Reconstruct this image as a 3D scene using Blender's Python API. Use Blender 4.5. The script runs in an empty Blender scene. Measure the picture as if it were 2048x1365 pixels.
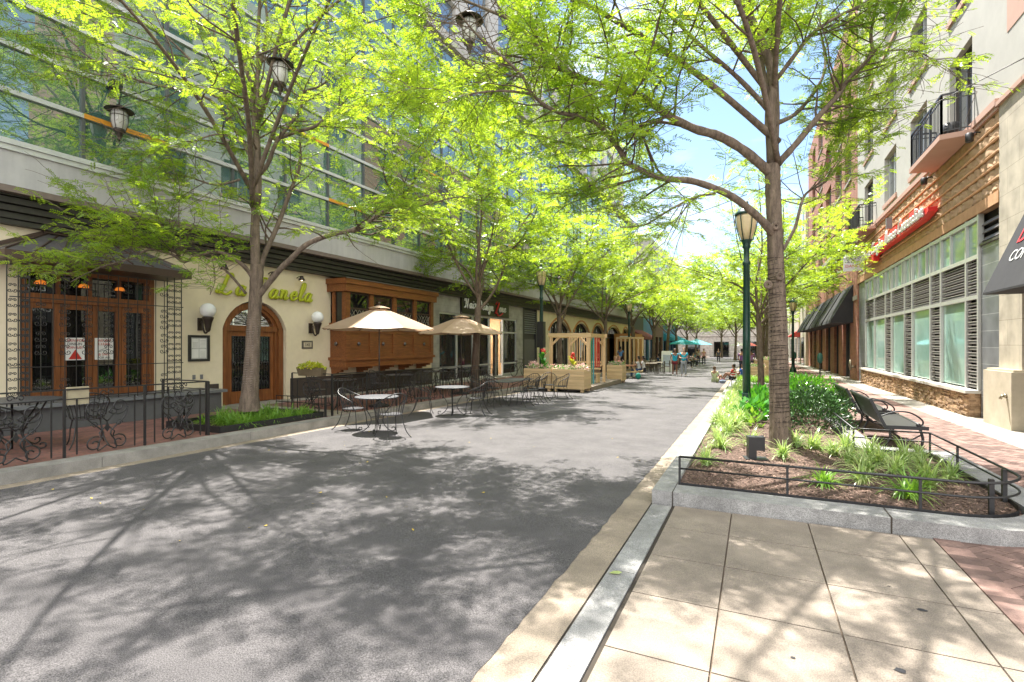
import bpy, bmesh, math, random
import numpy as np
from mathutils import Vector, Matrix
sc = bpy.context.scene
COL = sc.collection
R = math.radians
PI = math.pi
# ------------------------------------------------------------ camera
cam_d = bpy.data.cameras.new("camera")
cam = bpy.data.objects.new("camera", cam_d); COL.objects.link(cam)
cam.location = (0, 0, 1.75)
cam.rotation_euler = (R(90), 0, math.atan(484 / 1024.0))
cam_d.sensor_width = 36; cam_d.lens = 18.0
cam_d.shift_y = 7.5 / 2048
cam_d.clip_end = 2000; cam_d.clip_start = 0.05
sc.camera = cam
# ------------------------------------------------------------ sky, sun, exposure
SUNV = Vector((0.24, -0.36, -1.0)).normalized()       # direction the light travels
SUN_EL = math.asin(-SUNV.z)
SUN_AZ = math.atan2(-SUNV.x, -SUNV.y)                 # compass angle of the sun from +Y towards +X
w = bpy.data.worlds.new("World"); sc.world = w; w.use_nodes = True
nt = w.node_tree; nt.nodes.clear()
_o = nt.nodes.new("ShaderNodeOutputWorld"); _b = nt.nodes.new("ShaderNodeBackground"); _s = nt.nodes.new("ShaderNodeTexSky")
_s.sky_type = 'NISHITA'; _s.sun_disc = False; _s.sun_elevation = SUN_EL; _s.sun_rotation = SUN_AZ
_s.air_density = 1.0; _s.dust_density = 0.3; _s.ozone_density = 1.3
_b.inputs[1].default_value = 0.07
# thin bright clouds
_tc = nt.nodes.new("ShaderNodeTexCoord"); _mp = nt.nodes.new("ShaderNodeMapping"); _mp.inputs[3].default_value = (1.2, 1.2, 3.5)
_n = nt.nodes.new("ShaderNodeTexNoise"); _n.inputs['Scale'].default_value = 1.6; _n.inputs['Detail'].default_value = 7; _n.inputs['Roughness'].default_value = .6
_cr = nt.nodes.new("ShaderNodeValToRGB"); _cr.color_ramp.elements[0].position = .50; _cr.color_ramp.elements[1].position = .78
_mx = nt.nodes.new("ShaderNodeMixRGB"); _mx.inputs[2].default_value = (6, 6.1, 6.3, 1)
L = nt.links.new
L(_tc.outputs['Generated'], _mp.inputs[0]); L(_mp.outputs[0], _n.inputs['Vector']); L(_n.outputs[0], _cr.inputs[0])
# bright cloud deck added unseen behind camera and overhead to fill shade; blue ahead
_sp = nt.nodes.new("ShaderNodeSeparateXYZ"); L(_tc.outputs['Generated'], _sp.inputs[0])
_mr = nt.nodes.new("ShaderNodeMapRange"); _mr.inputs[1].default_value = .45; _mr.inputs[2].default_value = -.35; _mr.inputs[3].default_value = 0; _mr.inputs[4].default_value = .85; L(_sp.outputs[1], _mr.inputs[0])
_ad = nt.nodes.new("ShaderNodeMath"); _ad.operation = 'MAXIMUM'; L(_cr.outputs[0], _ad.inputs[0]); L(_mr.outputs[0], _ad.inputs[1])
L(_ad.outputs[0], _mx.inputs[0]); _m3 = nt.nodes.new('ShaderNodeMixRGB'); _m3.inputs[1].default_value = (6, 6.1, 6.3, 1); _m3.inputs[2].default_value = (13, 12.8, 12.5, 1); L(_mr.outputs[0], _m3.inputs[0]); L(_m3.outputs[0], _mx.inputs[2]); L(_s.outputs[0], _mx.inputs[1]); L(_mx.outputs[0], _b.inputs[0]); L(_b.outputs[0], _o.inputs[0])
sun_d = bpy.data.lights.new("sun", 'SUN'); sun_d.energy = 3.7; sun_d.angle = R(.55); sun_d.color = (1, .955, .88)
sun = bpy.data.objects.new("sun", sun_d); COL.objects.link(sun)
sun.rotation_euler = SUNV.to_track_quat('-Z', 'Y').to_euler()
sc.view_settings.view_transform = 'Standard'; sc.view_settings.look = 'None'
sc.view_settings.gamma = 1; sc.view_settings.use_curve_mapping = False
sc.view_settings.exposure = 2.08
try:
    sc.cycles.max_bounces = 8; sc.cycles.diffuse_bounces = 4; sc.cycles.transparent_max_bounces = 16
    sc.cycles.transmission_bounces = 6; sc.cycles.glossy_bounces = 3
    sc.cycles.caustics_reflective = False; sc.cycles.caustics_refractive = False
    sc.cycles.use_denoising = True; sc.cycles.sample_clamp_indirect = 4
except Exception:
    pass

def gz(y): return -0.008 * y

# ------------------------------------------------------------ materials
MATS = {}
def mat(name, c, rough=.7, c2=None, nscale=6, bump=0, bscale=40, metal=0, spec=.5, speck=0, island=0, emit=0, stretch=(1, 1, 1), coat=0, stain=0):
    """procedural material: base colour mottled with c2 by noise, speckled, bumped"""
    if name in MATS: return MATS[name]
    m = bpy.data.materials.new(name); m.use_nodes = True; MATS[name] = m
    n = m.node_tree.nodes; l = m.node_tree.links.new; p = n['Principled BSDF']
    p.inputs['Roughness'].default_value = rough; p.inputs['Metallic'].default_value = metal
    p.inputs['Specular IOR Level'].default_value = spec
    p.inputs['Base Color'].default_value = (*c, 1)
    if coat: p.inputs['Coat Weight'].default_value = coat
    tc = n.new("ShaderNodeTexCoord"); mp = n.new("ShaderNodeMapping"); mp.inputs[3].default_value = stretch
    l(tc.outputs['Object'], mp.inputs[0]); co = mp.outputs[0]
    out = None
    if c2 is None: c2 = tuple(x * .8 for x in c)
    no = n.new("ShaderNodeTexNoise"); no.inputs['Scale'].default_value = nscale; no.inputs['Detail'].default_value = 6; no.inputs['Roughness'].default_value = .65
    l(co, no.inputs['Vector'])
    cr = n.new("ShaderNodeValToRGB"); cr.color_ramp.elements[0].position = .35; cr.color_ramp.elements[1].position = .68
    cr.color_ramp.elements[0].color = (*c2, 1); cr.color_ramp.elements[1].color = (*c, 1)
    l(no.outputs[0], cr.inputs[0]); out = cr.outputs[0]
    if speck:
        s = n.new("ShaderNodeTexNoise"); s.inputs['Scale'].default_value = 140; s.inputs['Detail'].default_value = 2
        l(co, s.inputs['Vector'])
        r2 = n.new("ShaderNodeMapRange"); r2.inputs[1].default_value = .3; r2.inputs[2].default_value = .7
        r2.inputs[3].default_value = 1 - speck; r2.inputs[4].default_value = 1 + speck
        l(s.outputs[0], r2.inputs[0]); v = n.new("ShaderNodeVectorMath"); v.operation = 'SCALE'
        l(out, v.inputs[0]); l(r2.outputs[0], v.inputs['Scale']); out = v.outputs[0]
    if stain:
        s = n.new("ShaderNodeTexNoise"); s.inputs['Scale'].default_value = 1.3; s.inputs['Detail'].default_value = 5; s.inputs['Roughness'].default_value = .7
        l(tc.outputs['Object'], s.inputs['Vector'])
        r2 = n.new("ShaderNodeMapRange"); r2.inputs[1].default_value = .35; r2.inputs[2].default_value = .6
        r2.inputs[3].default_value = 1 - stain; r2.inputs[4].default_value = 1
        l(s.outputs[0], r2.inputs[0]); v = n.new("ShaderNodeVectorMath"); v.operation = 'SCALE'
        l(out, v.inputs[0]); l(r2.outputs[0], v.inputs['Scale']); out = v.outputs[0]
    if island:
        g = n.new("ShaderNodeNewGeometry"); r2 = n.new("ShaderNodeMapRange")
        r2.inputs[3].default_value = 1 - island; r2.inputs[4].default_value = 1 + island
        l(g.outputs['Random Per Island'], r2.inputs[0]); v = n.new("ShaderNodeVectorMath"); v.operation = 'SCALE'
        l(out, v.inputs[0]); l(r2.outputs[0], v.inputs['Scale']); out = v.outputs[0]
    l(out, p.inputs['Base Color'])
    if bump:
        b = n.new("ShaderNodeBump"); b.inputs['Strength'].default_value = min(1, bump); b.inputs['Distance'].default_value = .02
        bn = n.new("ShaderNodeTexNoise"); bn.inputs['Scale'].default_value = bscale; bn.inputs['Detail'].default_value = 4
        l(co, bn.inputs['Vector']); l(bn.outputs[0], b.inputs['Height']); l(b.outputs[0], p.inputs['Normal'])
    if emit:
        p.inputs['Emission Color'].default_value = (*c, 1); p.inputs['Emission Strength'].default_value = emit
    return m

def brickmat(name, c1, c2, mortar, bw, bh, axis='YZ', msize=.012, rough=.85, bias=0, rot=0, offset=.5, bump=.5):
    if name in MATS: return MATS[name]
    m = bpy.data.materials.new(name); m.use_nodes = True; MATS[name] = m
    n = m.node_tree.nodes; l = m.node_tree.links.new; p = n['Principled BSDF']; p.inputs['Roughness'].default_value = rough
    tc = n.new("ShaderNodeTexCoord"); sx = n.new("ShaderNodeSeparateXYZ"); cx = n.new("ShaderNodeCombineXYZ")
    l(tc.outputs['Object'], sx.inputs[0])
    a = {'X': 0, 'Y': 1, 'Z': 2}
    l(sx.outputs[a[axis[0]]], cx.inputs[0]); l(sx.outputs[a[axis[1]]], cx.inputs[1])
    mp = n.new("ShaderNodeMapping"); mp.inputs[2].default_value = (0, 0, rot); l(cx.outputs[0], mp.inputs[0])
    b = n.new("ShaderNodeTexBrick"); b.inputs['Scale'].default_value = 1; b.inputs['Brick Width'].default_value = bw
    b.inputs['Row Height'].default_value = bh; b.inputs['Mortar Size'].default_value = msize; b.inputs['Mortar Smooth'].default_value = .2
    b.inputs['Color1'].default_value = (*c1, 1); b.inputs['Color2'].default_value = (*c2, 1); b.inputs['Mortar'].default_value = (*mortar, 1)
    b.inputs['Bias'].default_value = bias; b.offset = offset
    l(mp.outputs[0], b.inputs['Vector'])
    no = n.new("ShaderNodeTexNoise"); no.inputs['Scale'].default_value = 2.2; no.inputs['Detail'].default_value = 8
    l(tc.outputs['Object'], no.inputs['Vector'])
    r2 = n.new("ShaderNodeMapRange"); r2.inputs[1].default_value = .3; r2.inputs[2].default_value = .7; r2.inputs[3].default_value = .72; r2.inputs[4].default_value = 1.15
    l(no.outputs[0], r2.inputs[0]); v = n.new("ShaderNodeVectorMath"); v.operation = 'SCALE'
    l(b.outputs[0], v.inputs[0]); l(r2.outputs[0], v.inputs['Scale']); l(v.outputs[0], p.inputs['Base Color'])
    bp = n.new("ShaderNodeBump"); bp.inputs['Strength'].default_value = bump; bp.inputs['Distance'].default_value = .01; bp.invert = True
    l(b.outputs['Fac'], bp.inputs['Height']); l(bp.outputs[0], p.inputs['Normal'])
    return m

def woodmat(name, c, c2, axis='Y', rough=.5, sc_=1.0):
    if name in MATS: return MATS[name]
    m = mat(name, c, rough, c2, nscale=3 * sc_, bump=.15, bscale=8,
            stretch={'Y': (9, .7, 9), 'X': (.7, 9, 9), 'Z': (9, 9, .7)}[axis], island=.13)
    return m

def leafmat(name, c, c2, trans=.45, tc_=None):
    m = bpy.data.materials.new(name); m.use_nodes = True; MATS[name] = m
    n = m.node_tree.nodes; l = m.node_tree.links.new; n.remove(n['Principled BSDF']); out = n['Material Output']
    g = n.new("ShaderNodeNewGeometry"); tc = n.new("ShaderNodeTexCoord")
    no = n.new("ShaderNodeTexNoise"); no.inputs['Scale'].default_value = 1.1; no.inputs['Detail'].default_value = 3
    l(tc.outputs['Object'], no.inputs['Vector'])
    ad = n.new("ShaderNodeMath"); ad.operation = 'MULTIPLY_ADD'; ad.inputs[1].default_value = .45
    l(g.outputs['Random Per Island'], ad.inputs[0]); 
    sb = n.new("ShaderNodeMath"); sb.operation = 'MULTIPLY_ADD'; sb.inputs[1].default_value = 1.6; sb.inputs[2].default_value = -.52
    l(no.outputs[0], sb.inputs[0]); l(sb.outputs[0], ad.inputs[2])
    cr = n.new("ShaderNodeValToRGB"); cr.color_ramp.elements[0].color = (*c2, 1); cr.color_ramp.elements[1].color = (*c, 1)
    cr.color_ramp.elements[0].position = .1; cr.color_ramp.elements[1].position = .9
    l(ad.outputs[0], cr.inputs[0])
    d = n.new("ShaderNodeBsdfDiffuse"); t = n.new("ShaderNodeBsdfTranslucent"); gl = n.new("ShaderNodeBsdfGlossy"); gl.inputs['Roughness'].default_value = .35
    l(cr.outputs[0], d.inputs[0])
    mul = n.new("ShaderNodeMixRGB"); mul.blend_type = 'MULTIPLY'; mul.inputs[0].default_value = 1; mul.inputs[2].default_value = (*(tc_ or (1.9, 1.5, .5)), 1)
    l(cr.outputs[0], mul.inputs[1]); l(mul.outputs[0], t.inputs[0])
    m1 = n.new("ShaderNodeMixShader"); m1.inputs[0].default_value = trans; l(d.outputs[0], m1.inputs[1]); l(t.outputs[0], m1.inputs[2])
    m2 = n.new("ShaderNodeMixShader"); m2.inputs[0].default_value = .05; l(m1.outputs[0], m2.inputs[1]); l(gl.outputs[0], m2.inputs[2])
    l(m2.outputs[0], out.inputs[0])
    return m

def glassmat(name, tint=(.02, .03, .03), see=.0, rough=.02, refl=1.45, wave=.0):
    """window glass: a fresnel mirror over a dark tinted room, optionally see-through"""
    m = bpy.data.materials.new(name); m.use_nodes = True; MATS[name] = m
    n = m.node_tree.nodes; l = m.node_tree.links.new; n.remove(n['Principled BSDF']); out = n['Material Output']
    gl = n.new("ShaderNodeBsdfGlossy"); gl.inputs['Roughness'].default_value = rough; gl.inputs[0].default_value = (.95, 1, .98, 1)
    fr = n.new("ShaderNodeFresnel"); fr.inputs[0].default_value = refl
    if wave:
        tc = n.new("ShaderNodeTexCoord"); no = n.new("ShaderNodeTexNoise"); no.inputs['Scale'].default_value = 1.2; no.inputs['Detail'].default_value = 1
        l(tc.outputs['Object'], no.inputs['Vector'])
        b = n.new("ShaderNodeBump"); b.inputs['Strength'].default_value = wave; b.inputs['Distance'].default_value = .05
        l(no.outputs[0], b.inputs['Height']); l(b.outputs[0], gl.inputs['Normal'])
    d = n.new("ShaderNodeBsdfDiffuse"); d.inputs[0].default_value = (*tint, 1)
    mx = n.new("ShaderNodeMixShader"); mx.inputs[0].default_value = see
    tr = n.new("ShaderNodeBsdfTransparent"); tr.inputs[0].default_value = (.85, .92, .88, 1)
    l(d.outputs[0], mx.inputs[1]); l(tr.outputs[0], mx.inputs[2])
    m2 = n.new("ShaderNodeMixShader"); l(fr.outputs[0], m2.inputs[0]); l(mx.outputs[0], m2.inputs[1]); l(gl.outputs[0], m2.inputs[2])
    l(m2.outputs[0], out.inputs[0])
    return m

# ------------------------------------------------------------ mesh collector
class MB:
    def __init__(s): s.v = []; s.f = []; s.mi = []; s.cur = 0; s.sm = []
    def _a(s, vs, fs, smooth=False):
        o = len(s.v); s.v += [tuple(v) for v in vs]
        for f in fs: s.f.append(tuple(i + o for i in f)); s.mi.append(s.cur); s.sm.append(smooth)
        return s
    def box(s, x0, x1, y0, y1, z0, z1, slope=False):
        a = gz(y0) if slope else 0; b = gz(y1) if slope else 0
        v = [(x0, y0, z0 + a), (x1, y0, z0 + a), (x1, y1, z0 + b), (x0, y1, z0 + b), (x0, y0, z1 + a), (x1, y0, z1 + a), (x1, y1, z1 + b), (x0, y1, z1 + b)]
        return s._a(v, [(0, 3, 2, 1), (4, 5, 6, 7), (0, 1, 5, 4), (1, 2, 6, 5), (2, 3, 7, 6), (3, 0, 4, 7)])
    def obox(s, c, size, M):
        hx, hy, hz = [q / 2 for q in size]
        v = [Vector(c) + M @ Vector((sx * hx, sy * hy, sz * hz)) for sz in (-1, 1) for sx, sy in ((-1, -1), (1, -1), (1, 1), (-1, 1))]
        return s._a(v, [(0, 3, 2, 1), (4, 5, 6, 7), (0, 1, 5, 4), (1, 2, 6, 5), (2, 3, 7, 6), (3, 0, 4, 7)])
    def beam(s, a, b, w_, h_, up=(0, 0, 1)):
        a = Vector(a); b = Vector(b); d = (b - a); ln = d.length
        if ln < 1e-6: return s
        d.normalize(); u = Vector(up)
        if abs(d.dot(u)) > .98: u = Vector((1, 0, 0))
        x = d.cross(u).normalized(); z = x.cross(d).normalized()
        M = Matrix((x, d, z)).transposed()
        return s.obox((a + b) / 2, (w_, ln, h_), M)
    def quad(s, a, b, c, d): return s._a([a, b, c, d], [(0, 1, 2, 3)])
    def poly(s, pts): return s._a(pts, [tuple(range(len(pts)))])
    def prism(s, pts, dvec):
        n = len(pts); d = Vector(dvec); v = [Vector(p) for p in pts] + [Vector(p) + d for p in pts]
        f = [tuple(range(n))[::-1], tuple(range(n, 2 * n))] + [(i, (i + 1) % n, (i + 1) % n + n, i + n) for i in range(n)]
        return s._a(v, f)
    def tube(s, pts, r, n=6, closed=False, cap=True, flat=None):
        pts = [Vector(p) for p in pts]; m = len(pts)
        if m < 2: return s
        rs = list(r) if hasattr(r, '__len__') else [r] * m
        vs = []; fs = []; prev = None
        for i in range(m):
            if closed: t = pts[(i + 1) % m] - pts[i - 1]
            else: t = pts[min(i + 1, m - 1)] - pts[max(i - 1, 0)]
            if t.length < 1e-9: t = Vector((0, 0, 1))
            t.normalize()
            if prev is None:
                u = Vector((0, 0, 1)) if abs(t.z) < .9 else Vector((1, 0, 0))
                a = t.cross(u).normalized()
            else:
                a = prev - t * prev.dot(t)
                if a.length < 1e-6: a = t.cross(Vector((0.3, .5, .8)))
                a.normalize()
            prev = a; b = t.cross(a)
            for k in range(n):
                th = 2 * PI * k / n
                vs.append(pts[i] + (a * math.cos(th) + b * math.sin(th)) * rs[i])
        for i in range(m if closed else m - 1):
            j = (i + 1) % m
            for k in range(n):
                k2 = (k + 1) % n; fs.append((i * n + k, i * n + k2, j * n + k2, j * n + k))
        if cap and not closed:
            fs.append(tuple(range(n))[::-1]); fs.append(tuple(range((m - 1) * n, m * n)))
        return s._a(vs, fs, n > 4)
    def lathe(s, prof, c=(0, 0, 0), n=16, sx=1, sy=1, smooth=True):
        vs = []; fs = []; m = len(prof)
        for r, z in prof:
            for k in range(n):
                th = 2 * PI * k / n; vs.append((c[0] + r * math.cos(th) * sx, c[1] + r * math.sin(th) * sy, c[2] + z))
        for i in range(m - 1):
            for k in range(n):
                k2 = (k + 1) % n; fs.append((i * n + k, i * n + k2, (i + 1) * n + k2, (i + 1) * n + k))
        fs.append(tuple(range(n))[::-1]); fs.append(tuple(range((m - 1) * n, m * n)))
        return s._a(vs, fs, smooth)
    def ball(s, c, r, n=10, m=7, sc_=(1, 1, 1)):
        prof = [(max(1e-4, math.sin(PI * i / m)) * r, -math.cos(PI * i / m) * r * sc_[2]) for i in range(m + 1)]
        return s.lathe(prof, c, n, sc_[0], sc_[1])
    def xf(s, M, i0=0):
        for i in range(i0, len(s.v)): s.v[i] = tuple(M @ Vector(s.v[i]))
        return s
    def mesh(s, name, mats):
        me = bpy.data.meshes.new(name); me.from_pydata(s.v, [], s.f)
        for m in (mats if isinstance(mats, (list, tuple)) else [mats]): me.materials.append(m)
        if max(s.mi, default=0) > 0: me.polygons.foreach_set('material_index', s.mi)
        me.polygons.foreach_set('use_smooth', s.sm)
        me.update(); return me
    def build(s, name, mats, parent=None, loc=None, rz=0, **kw):
        o = bpy.data.objects.new(name, s.mesh(name, mats)); COL.objects.link(o)
        if parent is not None: o.parent = parent
        if loc is not None: o.location = loc
        if rz: o.rotation_euler.z = rz
        return tag(o, **kw)

def tag(o, label=None, cat=None, group=None, kind=None):
    if label: o['label'] = label
    if cat: o['category'] = cat
    if group: o['group'] = group
    if kind: o['kind'] = kind
    return o
def thing(name, label, cat, loc=(0, 0, 0), rz=0, group=None):
    o = bpy.data.objects.new(name, None); COL.objects.link(o); o.location = loc; o.rotation_euler.z = rz
    o.empty_display_size = .1
    return tag(o, label, cat, group)
def dup(root, loc, rz=0, label=None, group=None, scale=None):
    kids = {}
    for o in COL.objects: kids.setdefault(o.parent, []).append(o) if o.parent else None
    def cp(o, par):
        c = o.copy(); COL.objects.link(c); c.parent = par
        for ch in kids.get(o, []): cp(ch, c)
        return c
    r = cp(root, None); r.location = loc; r.rotation_euler = (0, 0, rz)
    if label: r['label'] = label
    if group: r['group'] = group
    if scale: r.scale = scale if hasattr(scale, '__len__') else (scale,) * 3
    return r
def npmesh(name, V, F, mats, smooth=False, mi=None):
    me = bpy.data.meshes.new(name); nV = len(V); nF, k = F.shape
    me.vertices.add(nV); me.vertices.foreach_set('co', V.astype(np.float32).ravel())
    me.loops.add(nF * k); me.loops.foreach_set('vertex_index', F.astype(np.int32).ravel())
    me.polygons.add(nF); me.polygons.foreach_set('loop_start', np.arange(0, nF * k, k, dtype=np.int32))
    try: me.polygons.foreach_set('loop_total', np.full(nF, k, dtype=np.int32))
    except Exception: pass
    for m in mats: me.materials.append(m)
    if mi is not None: me.polygons.foreach_set('material_index', mi.astype(np.int32))
    me.polygons.foreach_set('use_smooth', np.full(nF, smooth))
    me.update(calc_edges=True); me.validate(); return me
def link(name, me, parent=None, loc=(0, 0, 0), rz=0, **kw):
    o = bpy.data.objects.new(name, me); COL.objects.link(o); o.parent = parent; o.location = loc; o.rotation_euler.z = rz
    return tag(o, **kw)
def spiral(c, r0, r1, a0, turns, n=18):
    """flat spiral in 2D (u,v)"""
    return [(c[0] + (r0 + (r1 - r0) * i / n) * math.cos(a0 + turns * 2 * PI * i / n), c[1] + (r0 + (r1 - r0) * i / n) * math.sin(a0 + turns * 2 * PI * i / n)) for i in range(n + 1)]
def cr_spline(P, k=6):
    P = [np.array(p, float) for p in P]; out = []
    for i in range(len(P) - 1):
        a = P[max(i - 1, 0)]; b = P[i]; c = P[i + 1]; d = P[min(i + 2, len(P) - 1)]
        for j in range(k):
            t = j / k
            out.append(.5 * ((2 * b) + (c - a) * t + (2 * a - 5 * b + 4 * c - d) * t * t + (3 * b - a - 3 * c + d) * t ** 3))
    out.append(P[-1]); return out

# stroke alphabet for the hand-written shop signs (x, y in x-heights)
GL = {
 'L': (1.55, [[(1.3, 1.75), (1.15, 2.1), (.85, 2.0), (.72, 1.4), (.62, .7), (.35, .1), (.05, .1), (.15, .35), (.55, .12), (1.1, -.05), (1.6, .3)]]),
 'a': (1.1, [[(.9, .85), (.5, 1), (.12, .5), (.32, 0), (.7, .25), (.92, .95)], [(.92, .95), (.8, .25), (.95, 0), (1.2, .25)]]),
 'P': (1.35, [[(.5, 2.0), (.45, 1), (.3, 0), (.05, -.05)], [(.0, 1.45), (.3, 2.0), (1.0, 2.1), (1.4, 1.6), (1.0, 1.0), (.5, 1.05)]]),
 'n': (1.05, [[(0, .85), (.15, 1), (.15, 0)], [(.15, .5), (.5, 1), (.72, .8), (.66, .2), (.8, 0), (1.1, .25)]]),
 'e': (.9, [[(.1, .45), (.7, .6), (.6, 1), (.25, .85), (.1, .4), (.35, 0), (.7, .1), (.95, .35)]]),
 'l': (.62, [[(.1, .3), (.5, 1.4), (.5, 2.05), (.28, 2.0), (.2, 1.2), (.2, .3), (.4, 0), (.7, .25)]]),
 'H': (1.6, [[(.0, 1.3), (.05, 1.85), (.55, 2.0), (.55, 1), (.4, .05), (.05, .15)], [(1.4, 2.2), (1.25, 1), (1.2, .1), (1.45, 0)], [(.25, .95), (1.25, 1.15)]]),
 'i': (.5, [[(.1, .95), (.1, .2), (.3, 0), (.55, .25)], [(.14, 1.35), (.2, 1.45)]]),
 'r': (.7, [[(0, .85), (.2, 1.1), (.5, .95), (.4, .3), (.5, 0), (.75, .25)]]),
 'D': (1.55, [[(.55, 1.85), (.5, 1), (.35, .15), (0, .1), (.3, .25), (.9, -.05), (1.4, .5), (1.35, 1.5), (.75, 2.1), (.1, 1.85)]]),
 's': (.75, [[(.0, .1), (.35, .6), (.45, 1.05), (.62, .5), (.55, .05), (.15, .02)]]),
 'g': (1.0, [[(.8, .85), (.45, 1), (.1, .5), (.35, .05), (.75, .4), (.85, .95)], [(.85, .95), (.8, -.3), (.45, -.85), (.15, -.5), (.6, -.05), (1.05, .3)]]),
 'Z': (1.5, [[(.0, 1.6), (.3, 2.2), (1.3, 2.05), (.9, 1.1), (.3, -.1), (-.1, -.45), (.6, -.3), (1.4, -.9), (2.6, -.75), (3.6, -.3)]]),
 'o': (.9, [[(.5, 1), (.1, .6), (.3, 0), (.72, .2), (.75, .8), (.5, 1), (.6, .8), (1.0, .85)]]),
 'w': (1.25, [[(0, .9), (.15, .1), (.45, .1), (.55, .8), (.62, .1), (.95, .1), (1.1, .95), (1.3, .85)]]),
 'C': (1.3, [[(1.25, 1.6), (1.1, 2.05), (.6, 1.9), (.2, 1.2), (.2, .4), (.6, 0), (1.2, .3)]]),
 'y': (.9, [[(0, .95), (.1, .2), (.45, .1), (.75, .95)], [(.75, .95), (.65, -.4), (.35, -.85), (.1, -.5), (.9, .2)]]),
 't': (.6, [[(.35, 1.7), (.22, .3), (.4, 0), (.7, .25)], [(0, 1.15), (.6, 1.3)]]),
 'c': (.85, [[(.75, .8), (.45, 1), (.1, .5), (.35, 0), (.75, .15), (.9, .35)]]),
 ' ': (.6, [])}
def script(mb, text, org, U, V, N, h, thick, slant=.25, kern=1.0, only=None):
    """write text with the stroke alphabet: U along, V up, N out of the wall (unit vectors)"""
    U = Vector(U); V = Vector(V); N = Vector(N); x = 0
    for i, ch in enumerate(text):
        wd, st = GL[ch]
        if only is None or only(i):
            for s_ in st:
                pp = cr_spline([(a + x, b) for a, b in s_], 5); P = []; Rr = []
                for j, q in enumerate(pp):
                    P.append(Vector(org) + U * ((q[0] + slant * q[1]) * h) + V * (q[1] * h))
                    a = pp[max(j - 1, 0)]; b = pp[min(j + 1, len(pp) - 1)]; d = b - a; k = abs(d[1]) / (np.linalg.norm(d) + 1e-6)
                    Rr.append(thick * (.55 + .6 * k))
                mb.tube([p + N * thick * .3 for p in P], Rr, 8)
        x += wd * kern
    return x * h
def textmesh(mb, body, org, U, V, size, depth=.004, align='LEFT', squash=1.0):
    """text in Blender's own built-in typeface, turned into mesh and laid on a plane"""
    cu = bpy.data.curves.new("t", 'FONT'); cu.body = body; cu.size = size; cu.extrude = depth; cu.align_x = align; cu.resolution_u = 3
    ob = bpy.data.objects.new("t", cu); COL.objects.link(ob)
    dg = bpy.context.evaluated_depsgraph_get(); me = bpy.data.meshes.new_from_object(ob.evaluated_get(dg))
    U = Vector(U); V = Vector(V); N = U.cross(V)
    vs = [Vector(org) + U * (v.co.x * squash) + V * v.co.y + N * v.co.z for v in me.vertices]
    mb._a(vs, [tuple(p.vertices) for p in me.polygons])
    bpy.data.objects.remove(ob); bpy.data.curves.remove(cu); bpy.data.meshes.remove(me)

def wallX(mb, X, y0, y1, z0, z1, cols, depth, nsign):
    """wall face at x=X facing nsign*X with openings; cols=[(ya,yb,[(za,zb,rise)])]; reveals go 'depth' inward"""
    def q(ya, yb, za, zb, x=X):
        a, b, c, d = (x, ya, za), (x, yb, za), (x, yb, zb), (x, ya, zb)
        mb.quad(a, b, c, d) if nsign > 0 else mb.quad(a, d, c, b)
    xi = X - nsign * depth; y = y0
    for ya, yb, ops in sorted(cols):
        if ya > y: q(y, ya, z0, z1)
        z = z0
        for za, zb, rise in sorted(ops):
            if za > z: q(ya, yb, z, za)
            if za > z0: mb.quad((X, ya, za), (X, yb, za), (xi, yb, za), (xi, ya, za))
            zs = zb - rise
            for yy in (ya, yb): mb.quad((X, yy, za), (xi, yy, za), (xi, yy, zs), (X, yy, zs))
            if rise <= 0: mb.quad((X, ya, zb), (X, yb, zb), (xi, yb, zb), (xi, ya, zb))
            else:
                n = 14; hw = (yb - ya) / 2; cy = (ya + yb) / 2
                rad = (hw * hw + rise * rise) / (2 * rise); cz = zb - rad
                pr = None
                for i in range(n + 1):
                    yy = ya + (yb - ya) * (1 - math.cos(PI * i / n)) / 2; zz = cz + math.sqrt(max(0, rad * rad - (yy - cy) ** 2))
                    if pr:
                        mb.quad((X, pr[0], pr[1]), (X, yy, zz), (X, yy, zb), (X, pr[0], zb))
                        mb.quad((X, pr[0], pr[1]), (X, yy, zz), (xi, yy, zz), (xi, pr[0], pr[1]))
                    pr = (yy, zz)
            z = zb
        if z < z1: q(ya, yb, z, z1)
        y = yb
    if y < y1: q(y, y1, z0, z1)
    return mb
def archpts(ya, yb, zs, rise, n=16):
    hw = (yb - ya) / 2; cy = (ya + yb) / 2; rad = (hw * hw + rise * rise) / (2 * rise); cz = zs + rise - rad
    out = []
    for i in range(n + 1):
        yy = ya + (yb - ya) * (1 - math.cos(PI * i / n)) / 2
        out.append((yy, cz + math.sqrt(max(0, rad * rad - (yy - cy) ** 2))))
    return out
# ------------------------------------------------------------ palette
ASPH = mat('asphalt', (.112, .104, .106), .85, (.080, .074, .077), nscale=2.2, bump=.7, bscale=130, speck=.75, stain=.14)
TAN = mat('tan_concrete', (.30, .25, .20), .85, (.22, .182, .147), nscale=2.2, bump=.25, bscale=120, speck=.3, stain=.24, island=.07)
TAN2 = mat('gutter_concrete', (.33, .27, .205), .85, (.24, .195, .15), nscale=3, bump=.3, bscale=100, speck=.32, stain=.2)
GRAN = mat('granite', (.35, .345, .335), .75, (.24, .235, .23), nscale=7, bump=.35, bscale=70, speck=.4, stain=.3)
KERB = mat('kerb_stone', (.38, .355, .33), .8, (.25, .235, .215), nscale=3, bump=.3, bscale=60, speck=.25, stain=.25)
BRKG = mat('paver_bricks', (.225, .14, .115), .85, (.15, .095, .08), nscale=3, bump=.25, bscale=80, island=.42, speck=.15)
MORT = mat('paver_joints', (.07, .05, .04), .95)
BRKL = brickmat('brick_paving', (.30, .13, .10), (.20, .09, .075), (.13, .10, .085), .2, .1, 'YX', .008, rot=0, bump=.3)
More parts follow.
